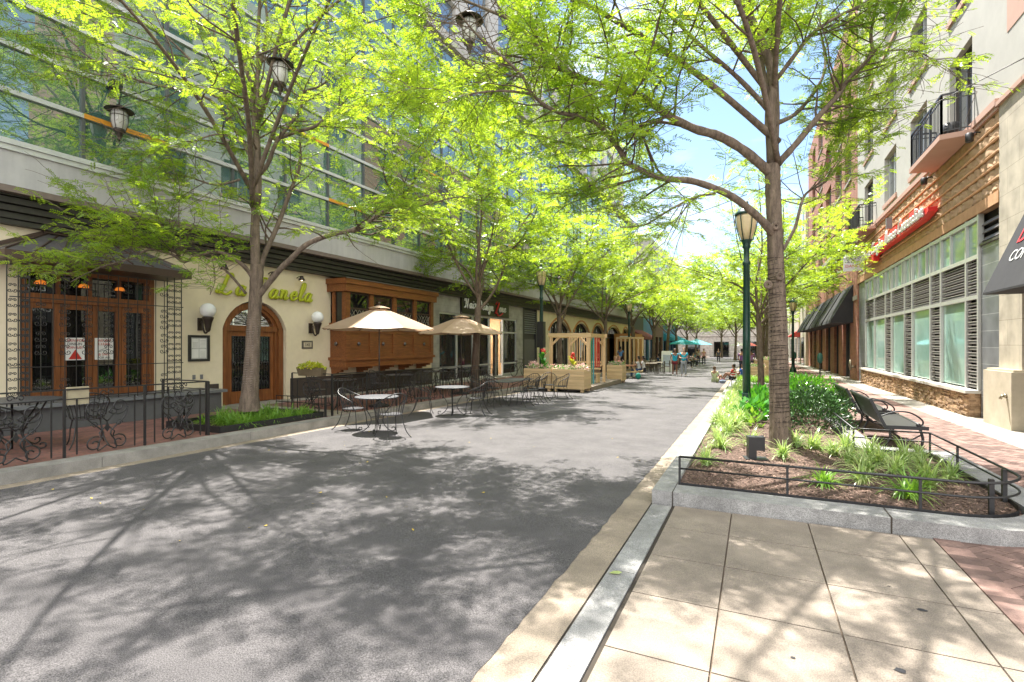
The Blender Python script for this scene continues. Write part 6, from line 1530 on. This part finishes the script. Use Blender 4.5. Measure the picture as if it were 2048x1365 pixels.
for k in range(18): b.box(-.5 + k * .139, -.5 + k * .139 + .133, -.36, 5.21, .141, .165)
b.build('deck', DECK, t)
PX = [(0.02, .1), (1.72, .1), (0.02, 2.6), (1.72, 2.6)]
for x, y in PX: b = MB(); b.box(x - .05, x + .07, y - .06, y + .06, .165, 2.38); b.build('post', PINEZ, t)
for a in ((-.08, 1.86, .0, .05), (-.08, 1.86, 2.62, 2.67)): b = MB(); b.box(a[0], a[1], a[2], a[3], 2.25, 2.42); b.build('beam', PINE, t)
for x in (-.02, 1.74): b = MB(); b.box(x - .03, x + .03, .06, 2.6, 2.24, 2.41); b.build('beam', PINEY, t)
for (x, y, sx, sy) in ((.05, .1, 1, 0), (1.68, .1, -1, 0), (1.72, .15, 0, 1), (1.72, 2.55, 0, -1), (.05, 2.6, 1, 0), (1.68, 2.6, -1, 0)):
    b = MB(); b.beam((x, y, 1.9), (x + sx * .38, y + sy * .38, 2.27), .045, .09); b.build('brace', PINEZ, t)
rng = random.Random(6)
b = MB()
for k in range(13): x = .15 + k * .12; b.box(x, x + .035, 2.58, 2.63, .9, 2.25)
b.build('slat_screen', PINEZ, t)
for k, (cn, cc) in enumerate([('green', (.02, .22, .12)), ('blue', (.08, .35, .45)), ('red', (.55, .05, .03)), ('red', (.55, .05, .03)), ('red', (.55, .05, .03))]):
    b = MB(); b.box(1.70, 1.74, .55 + k * .3, .62 + k * .3, .9 if k > 1 else .2, 2.25); b.build('painted_slat', mat(cn + '_slat_paint', cc, .6), t)
b = MB()
for z in (.75, .9, 1.05): b.box(.3, 1.6, 2.5, 2.53, z, z + .09)
b.box(.3, 1.6, 2.0, 2.5, .55, .6); b.box(.35, .42, 2.05, 2.45, .165, .55); b.box(1.5, 1.57, 2.05, 2.45, .165, .55); b.build('bench', PINE, t)
t = thing('slatted_screen', 'timber slatted screen beside the orange kiosk', 'screen', (-10.2, 41.5, gz(41) + .15))
b = MB()
for k in range(7): b.box(k * .35, k * .35 + .12, -.05, .05, 0, 2.5)
b.box(0, 2.25, -.07, .07, 2.4, 2.55); b.build('frame', PINEZ, t)
# flower box on fence
t = thing('flower_box', 'metal flower box with yellow green leaves on the fence by the door', 'flower box', (-9.65, 9.1, 1.0))
b = MB(); b.prism([(-.42, -.09, .2), (-.36, -.07, 0), (.36, -.07, 0), (.42, -.09, .2)], (0, .17, 0)); b.build('trough', mat('bronze_trough', (.22, .17, .11), .5, metal=.4), t)
bush('trailing_plant', (-9.65, 9.1, 1.23), .42, .14, .16, 420, YELL, .06, .02, 15, 'yellow green trailing plant in the flower box on the fence', .2, 'plant')
# picnic tables
def picnic(loc, rz, lab):
    t = thing('picnic_table', lab, 'picnic table', loc, rz, 'timber picnic tables')
    b = MB(); 
    for k in range(5): b.box(-.9, .9, -.37 + k * .15, -.37 + k * .15 + .14, .72, .76)
    b.build('tabletop', woodmat('red_cedar', (.42, .17, .09), (.3, .11, .06), 'X', .6), t)
    for sy in (-1, 1):
        b = MB(); b.box(-.9, .9, sy * .72 - .13, sy * .72 + .13, .43, .47); b.build('seat', PINE, t)
    for x in (-.6, .6):
        b = MB(); b.beam((x, -.7, .02), (x, -.25, .72), .045, .09); b.beam((x, .7, .02), (x, .25, .72), .045, .09); b.box(x - .02, x + .02, -.84, .84, .34, .43); b.build('leg_frame', PINE, t)
    return t
pt = picnic((-6.9, 31.2, gz(31)), R(100), 'timber picnic table with four people beyond the pergola')
# ------------------------------------------------------------ far cafe tables and chairs
BRN = mat('brown_wicker', (.10, .08, .065), .7)
ft = thing('dining_table', 'far square table in the long rows of dark tables, nearest of the rows', 'table', (-6.6, 37, gz(37)), 0, 'dark dining tables down the street')
b = MB(); b.box(-.4, .4, -.4, .4, .71, .75); b.build('tabletop', mat('pale_brown_top', (.3, .25, .2), .5), ft)
for sx in (-.34, .34):
    for sy in (-.34, .34): b = MB(); b.box(sx - .02, sx + .02, sy - .02, sy + .02, 0, .71); b.build('leg', BRN, ft)
fc = thing('dining_chair', 'dark dining chair at the nearest of the far square tables', 'chair', (-5.9, 37, gz(37)), R(90), 'dark dining chairs down the street')
b = MB(); b.box(-.22, .22, -.22, .22, .42, .46); b.build('seat', BRN, fc)
b = MB(); b.box(-.22, .22, -.24, -.2, .55, .9); b.build('backrest', BRN, fc)
for sx in (-.2, .2):
    for sy in (-.22, .2): b = MB(); b.box(sx - .015, sx + .015, sy - .015, sy + .015, 0, .64 if sy > 0 else .56); b.build('leg', BRN, fc)
    b = MB(); b.box(sx - .02, sx + .02, -.22, .2, .64, .66); b.build('armrest', BRN, fc)
for iy, y in enumerate((39.5, 42, 44.5, 47, 50, 54, 58)):
    for x in (-6.6, -8.0) if y < 52 else (-6.4,):
        if (x, y) != (-6.6, 39.5): pass
        dup(ft, (x, y, gz(y)), 0, 'dark square table beyond the picnic table, %s back in the %s row' % (ORD[iy + 1], 'street side' if x > -7 else 'shop side'))
        for dx, rz_ in ((.7, 90), (-.7, -90)): dup(fc, (x + dx, y + .1, gz(y)), R(rz_), 'dark chair on the %s side of the %s table back in the %s row' % ('right' if dx > 0 else 'left', ORD[iy + 1], 'street side' if x > -7 else 'shop side'))
tt = thing('a_frame_sign', 'white upright sign board beside the two women in blue', 'sign', (-6.1, 41, gz(41)), R(90))
b = MB(); b._a([(-.25, -.4, 0), (-.25, .4, 0), (-.02, .4, 1.6), (-.02, -.4, 1.6), (-.22, -.4, 0), (-.22, .4, 0), (.01, .4, 1.6), (.01, -.4, 1.6)], [(0, 1, 2, 3), (4, 5, 6, 7), (0, 1, 5, 4), (2, 3, 7, 6), (0, 3, 7, 4), (1, 2, 6, 5)]); b.build('board', PAPER, tt)
b = MB(); b.beam((.22, 0, 0), (0, 0, 1.5), .05, .03); b.build('prop', BRN, tt)
b = MB(); b._a([(-.20, -.28, .45), (-.20, .28, .45), (-.08, .28, 1.3), (-.08, -.28, 1.3)], [(0, 1, 2, 3)]); b.xf(Matrix.Translation((-.01, 0, 0))); b.build('picture', mat('grey_blue_print', (.45, .5, .58), .7), tt)
# bicycle
t = thing('bicycle', 'dark bicycle leaning by the salon door', 'bicycle', (-12.3, 27.0, gz(27) + .15), R(78))
for x in (-.5, .5):
    w_ = MB(); w_.tube([(x + .33 * math.cos(2 * PI * k / 24), 0, .34 + .33 * math.sin(2 * PI * k / 24)) for k in range(24)], .018, 6, closed=True)
    for k in range(10): w_.tube([(x, 0, .34), (x + .32 * math.cos(2 * PI * k / 10), 0, .34 + .32 * math.sin(2 * PI * k / 10))], .002, 3)
    w_.build('wheel', BLACK, t)
b = MB()
for p, q in (((-.5, 0, .34), (-.15, 0, .3)), ((-.15, 0, .3), (-.25, 0, .82)), ((-.15, 0, .3), (.33, 0, .78)), ((-.22, 0, .75), (.33, 0, .8)), ((-.5, 0, .34), (-.24, 0, .76)), ((.5, 0, .34), (.32, 0, .9))): b.tube([p, q], .016, 6)
b.build('frame', IRON, t)
b = MB(); b.ball((-.26, 0, .88), .1, 8, 5, (1.2, .6, .4)); b.build('saddle', BLACK, t)
b = MB(); b.tube([(.2, -.25, .98), (.31, -.15, .97), (.31, .15, .97), (.2, .25, .98)], .012, 6); b.tube([(.32, 0, .88), (.31, 0, .97)], .012, 6); b.build('handlebar', BLACK, t)

# ------------------------------------------------------------ people
def skinmesh(name, nodes, edges, m, sub_=1, root=0):
    me = bpy.data.meshes.new(name); me.from_pydata([n[0] for n in nodes], edges, []); o = bpy.data.objects.new(name, me); COL.objects.link(o)
    o.modifiers.new('s', 'SKIN'); me.skin_vertices[0].data
    for i, n in enumerate(nodes):
        r = n[1]; me.skin_vertices[0].data[i].radius = (r, r) if not hasattr(r, '__len__') else r; me.skin_vertices[0].data[i].use_root = (i == root)
    mo = o.modifiers.new('u', 'SUBSURF'); mo.levels = sub_
    dg = bpy.context.evaluated_depsgraph_get(); out = bpy.data.meshes.new_from_object(o.evaluated_get(dg)); out.materials.clear(); out.materials.append(m)
    out.polygons.foreach_set('use_smooth', [True] * len(out.polygons)); bpy.data.objects.remove(o); bpy.data.meshes.remove(me); return out
SKINS = [mat('fair_skin', (.55, .33, .24), .6), mat('brown_skin', (.24, .12, .075), .6), mat('tan_skin', (.40, .22, .14), .6)]
def person(loc, rz, pose, lab, skin=0, shirt=(.1, .4, .6), legs=(.1, .1, .12), hair=(.03, .02, .015), bare_legs=False, s_=1.0, hairlong=False, sleeves=True, mask=False, mid=None, arms='down', shoes=(.5, .5, .5), stripes=False):
    """facing -Y before rotation; pose: stand, sit (chair height), ground"""
    t = thing('person', lab, 'person', loc, rz); t.scale = (s_,) * 3
    hz = {'stand': .93, 'sit': .50, 'ground': .14}[pose]; lean = {'stand': 0, 'sit': -.06, 'ground': .05}[pose]
    sh = hz + .50; nk = hz + .58; hd = hz + .70
    H = (0, 0, hz); C = (0, lean * .5, hz + .28)
    def leg(sg):
        if pose == 'stand': return [(sg * .10, 0, hz - .06), (sg * .11, -.01, .50), (sg * .12, .02, .10), (sg * .13, -.10, .035)]
        if pose == 'sit': return [(sg * .10, -.02, hz), (sg * .13, -.42, hz + .02), (sg * .13, -.45, .10), (sg * .13, -.57, .035)]
        return [(sg * .10, -.04, hz), (sg * .17, -.34, .46), (sg * .15, -.60, .09), (sg * .15, -.72, .035)]
    def arm(sg):
        A = [(sg * .19, lean, sh)]
        if arms == 'down': A += [(sg * .25, lean + .03, hz + .25), (sg * .22, lean - .10, hz + .06), (sg * .21, lean - .14, hz - .05)]
        elif arms == 'fold': A += [(sg * .26, lean - .02, hz + .26), (sg * .12, lean - .22, hz + .22), (sg * .03, lean - .26, hz + .22)]
        elif arms == 'face': A += [(sg * .24, lean - .15, hz + .30), (sg * .10, lean - .26, hz + .50), (sg * .04, lean - .24, hz + .58)]
        else: A += [(sg * .25, lean - .12, hz + .24), (sg * .15, lean - .32, hz + .22), (sg * .10, lean - .40, hz + .22)]
        return A
    N = [(H, (.15, .11)), (C, (.13, .10)), ((0, lean, sh - .03), (.14, .09)), ((0, lean, nk), .055), ((0, lean - .01, hd - .03), .08), ((0, lean - .015, hd + .06), (.085, .095)), ((0, lean, hd + .15), .06)]
    E = [(0, 1), (1, 2), (2, 3), (3, 4), (4, 5), (5, 6)]
    for sg in (-1, 1):
        L_ = leg(sg); o = len(N); N += [(L_[0], .085), (L_[1], .058), (L_[2], .04), (L_[3], .035)]; E += [(0, o), (o, o + 1), (o + 1, o + 2), (o + 2, o + 3)]
        A = arm(sg); o = len(N); N += [(A[0], .052), (A[1], .038), (A[2], .028), (A[3], .03)]; E += [(2, o), (o, o + 1), (o + 1, o + 2), (o + 2, o + 3)]
    link('body', skinmesh('body', N, E, SKINS[skin]), t)
    ms = mat('cloth_%02d%02d%02d' % tuple(int(c * 99) for c in shirt), shirt, .9)
    N = [((0, 0, hz - .02), (.172, .13)), (C, (.155, .122)), ((0, lean, sh - .02), (.155, .105))]; E = [(0, 1), (1, 2)]
    for sg in (-1, 1):
        A = arm(sg); m_ = Vector(A[0]).lerp(Vector(A[1]), .6 if sleeves else .1); o = len(N); N += [(A[0], .066), (tuple(m_), .058)]; E += [(2, o), (o, o + 1)]
    b_ = link('shirt', skinmesh('shirt', N, E, ms), t)
    if stripes:
        mb = MB()
        for k in range(3): z_ = hz + .1 + .15 * k; mb.lathe([(.19, z_), (.192, z_ + .03), (.19, z_ + .06)], (0, lean * .6, 0), 14, 1.0, .8)
        mb.build('stripe', mat('white_cloth', (.75, .73, .7), .9), b_)
    ml = mat('cloth_%02d%02d%02d' % tuple(int(c * 99) for c in legs), legs, .9)
    N = [((0, 0, hz - .01), (.165, .125))]; E = []
    for sg in (-1, 1):
        L_ = leg(sg); o = len(N)
        if bare_legs: m_ = tuple(Vector(L_[0]).lerp(Vector(L_[1]), .45)); N += [(L_[0], .10), (m_, .092)]; E += [(0, o), (o, o + 1)]
        else: N += [(L_[0], .10), (L_[1], .074), (tuple(Vector(L_[2])), .058)]; E += [(0, o), (o, o + 1), (o + 1, o + 2)]
    link('shorts' if bare_legs else 'trousers', skinmesh('trousers', N, E, ml), t)
    mh = mat('hair_%02d%02d%02d' % tuple(int(c * 99) for c in hair), hair, .8)
    N = [((0, lean + .035, hd + .06), (.095, .09)), ((0, lean + .01, hd + .15), (.085, .09)), ((0, lean + .05, hd - .04), (.075, .05))]; E = [(0, 1), (0, 2)]
    if hairlong: N.append(((0, lean + .09, hd - .25), (.09, .05))); E.append((2, 3))
    link('hair', skinmesh('hair', N, E, mh), t)
    mb = MB()
    for sg in (-1, 1): mb.ball((sg * .032, lean - .10, hd + .055), .011, 6, 4)
    mb.build('eyes', BLKP, t); mb = MB(); mb.ball((0, lean - .115, hd + .025), .016, 6, 5, (1, 1, 1.3)); mb.build('nose', SKINS[skin], t)
    mb = MB(); mb.ball((0, lean - .075, hd + .0), .058, 8, 6, (1, .75, .75)) if mask else mb.box(-.025, .025, lean - .106, lean - .1, hd - .02, hd - .012); mb.build('mask' if mask else 'mouth', PAPER if mask else mat('lips', (.4, .12, .1)), t)
    msx = mat('shoe_%02d' % int(shoes[0] * 99), shoes, .6)
    for sg in (-1, 1):
        f = leg(sg)[3]; k_ = leg(sg)[2]; mb = MB(); mb.ball((f[0], (f[1] + k_[1]) / 2, .045), .055, 8, 6, (.85, 2.1, .8)); mb.build('shoe', msx, t)
    for sg in (-1, 1):
        A = arm(sg); p = Vector(A[3]); d = (p - Vector(A[2])).normalized(); mb = MB(); side = Vector((1, 0, 0)) if abs(d.x) < .8 else Vector((0, 1, 0))
        for j in range(4): q = p + side * (.018 * (j - 1.5)); mb.tube([q, q + d * .045, q + d * .075 + Vector((0, 0, -.02))], .008, 5)
        mb.tube([p + side * -.03, p + side * -.05 + d * .03], .009, 5); mb.build('fingers', SKINS[skin], t)
    if mid: mb = MB(); mb.beam((-.14, lean - .13, hz + .5), (.17, -.14, hz + .02), .03, .01); mb.build('bag_strap', BLACK, t)
    return t
person((-4.65, 34.6, gz(34.8)), R(12), 'stand', 'woman standing in turquoise top and dark red shorts, left of the pair', 1, (.02, .42, .60), (.18, .02, .03), (.02, .015, .01), True, 1.0, arms='down', mid=True, sleeves=False, shoes=(.7, .7, .7))
person((-4.05, 34.2, gz(34.5)), R(-4), 'stand', 'woman standing in turquoise apron top, white sleeves, grey leggings and face mask', 0, (.03, .45, .62), (.35, .37, .42), (.25, .14, .1), False, 1.03, True, mask=True, arms='fold')
person((-1.85, 28.9, gz(29)), R(150), 'ground', 'child in white and green shirt sitting on the asphalt, back to camera', 2, (.55, .60, .35), (.45, .5, .3), (.12, .07, .04), True, .85, arms='lap')
person((-.98, 28.7, gz(28.7) + .15), R(250), 'ground', 'child in red and white striped shirt sitting on the kerb', 1, (.55, .06, .05), (.02, .02, .03), (.02, .015, .01), True, .85, arms='lap', stripes=True, shoes=(.6, .1, .1))
person((-.55, 29.5, gz(29.2) + .15), R(230), 'ground', 'child in blue shirt sitting behind the striped one', 1, (.04, .12, .5), (.05, .05, .1), (.02, .015, .01), True, .85, arms='lap')
sx = .0
zz = gz(31) - .03
person((-6.15, 30.6, zz), R(100), 'sit', 'person in black sleeveless top at the picnic table, nearest the pergola', 0, (.015, .015, .02), (.02, .02, .03), (.35, .2, .1), False, 1, True, arms='lap', sleeves=False).location.x = -7.62
person((-7.62, 31.5, zz), R(100), 'sit', 'person in pink top on the left side of the picnic table', 0, (.75, .12, .25), (.1, .1, .2), (.3, .17, .09), arms='face')
person((-6.2, 30.9, zz), R(-80), 'sit', 'man in pale grey shirt eating on the right side of the picnic table', 2, (.55, .56, .58), (.03, .06, .15), (.02, .02, .02), arms='face')
person((-6.1, 31.8, zz), R(-80), 'sit', 'person in white shirt with dark bag on the right side of the picnic table', 1, (.68, .68, .7), (.02, .02, .03), (.02, .02, .02), arms='lap')
person((-9.6, 40.5, gz(40) + .15), R(170), 'stand', 'man in light blue shirt standing beside the far left lamp post', 1, (.12, .28, .6), (.02, .02, .03), (.02, .02, .02))
person((-9.0, 31.5, gz(31) + .15), R(140), 'sit', 'person with long black hair and black top sitting behind the planter', 2, (.01, .01, .012), (.02, .02, .03), (.008, .008, .01), hairlong=True)
for k, (x, y, rz_, po, sk, sh_, l_) in enumerate([(-5.9, 47, 80, 'sit', 1, (.12, .10, .09), 'diner in brown top at the far tables right of the women'), (-5.7, 50, 90, 'sit', 0, (.04, .10, .55), 'diner in bright blue shirt at the far tables'), (-7.3, 44.5, -80, 'sit', 1, (.02, .05, .12), 'diner in navy top behind the two women'),
    (-5.9, 41.8, 60, 'sit', 2, (.05, .06, .12), 'diner in dark top seated beside the white sign board'), (-5.6, 54.2, 80, 'sit', 0, (.7, .66, .6), 'diner in cream shirt at the far tables'), (-5.0, 60, 20, 'stand', 0, (.7, .35, .35), 'person in pink standing far down the street'), (-5.9, 64, -30, 'stand', 2, (.5, .45, .4), 'person in beige standing under the teal umbrella'),
    (-7.4, 66.5, 80, 'sit', 1, (.05, .05, .05), 'diner in black under the teal umbrella'), (-6.9, 68.5, 10, 'sit', 0, (.05, .3, .4), 'diner in teal shirt under the pale blue umbrella'), (-.75, 38.6, 160, 'stand', 2, (.22, .08, .28), 'woman in purple top by the timber planters on the right'), (-.2, 39, 200, 'stand', 1, (.3, .15, .3), 'dark haired person beside the woman in purple'), (-4.2, 72, 0, 'stand', 0, (.1, .1, .15), 'person in dark clothes walking at the far end')]):
    person((x, y, gz(y)), R(rz_), po, l_, sk, sh_, (.03, .03, .05), (.02, .015, .012), arms='lap' if po == 'sit' else 'down')
bp = thing('backpack', 'small green backpack on the asphalt beside the picnic bench', 'bag', (-6.0, 29.6, gz(29.6)))
b = MB(); b.ball((0, 0, .19), .19, 10, 8, (.8, .6, 1)); b.build('body', mat('teal_cloth', (.01, .22, .17), .8), bp); b = MB(); b.tube([(-.05, 0, .36), (0, 0, .42), (.05, 0, .36)], .01, 5); b.build('handle', BLACK, bp)
b = MB(); b.ball((0, 0, .1), .12, 8, 6, (1.4, .8, .8)); b.tube([(-.1, 0, .12), (0, 0, .26), (.1, 0, .12)], .012, 5); b.build('bag', mat('grey_blue_cloth', (.2, .25, .35), .8), None, (-1.45, 28.2, gz(28)), label='small grey blue bag between the seated children', cat='bag')

# ------------------------------------------------------------ ground litter, stains
def flake(x, y, s_, rz_, m_, lab, nm='fallen_leaf', g_=None, h=.012):
    b = MB(); b._a([(-s_, 0, 0), (-s_ * .3, -s_ * .45, .006), (s_ * .5, -s_ * .35, .004), (s_, 0, .01), (s_ * .5, s_ * .35, .012), (-s_ * .3, s_ * .45, .006)], [(0, 1, 2, 3, 4, 5)]); return b.build(nm, m_, None, (x, y, gz(y) + h), rz_, label=lab, cat='leaf', group=g_)
flake(-.97, 3.93, .05, .3, leafmat('pale_green_leaf', (.42, .5, .2), (.36, .44, .16), .2), 'pale green fallen leaf lying on the flush granite kerb')
rng = random.Random(77); YL = mat('yellow_dead_leaf', (.55, .40, .05), .8)
for k in range(34):
    x, y = rng.uniform(-7.8, -1.5), rng.uniform(2.6, 10); flake(x, y, rng.uniform(.012, .024), rng.uniform(0, 6), YL, 'tiny yellow leaf fleck lying on the asphalt', g_='yellow leaf flecks on the asphalt', h=.005)
GUM = mat('dark_gum_spot', (.03, .03, .035), .8)
for k, (px_, py_, s_) in enumerate(((1.02, 4.28, .03), (.72, 3.0 + .42, .035), (1.42, 3.62, .03), (.2, 3.3, .016), (.9, 4.6, .012))):
    b = MB(); rr = random.Random(k); b.poly([(s_ * rr.uniform(.6, 1.1) * math.cos(a * .7), s_ * rr.uniform(.5, .8) * math.sin(a * .7), 0) for a in range(9)]); b.build('gum_spot', GUM, None, (px_, py_, gz(py_) + .0075), label='dark chewing gum spot trodden into the tan slabs', cat='stain', group='gum spots on the slabs')
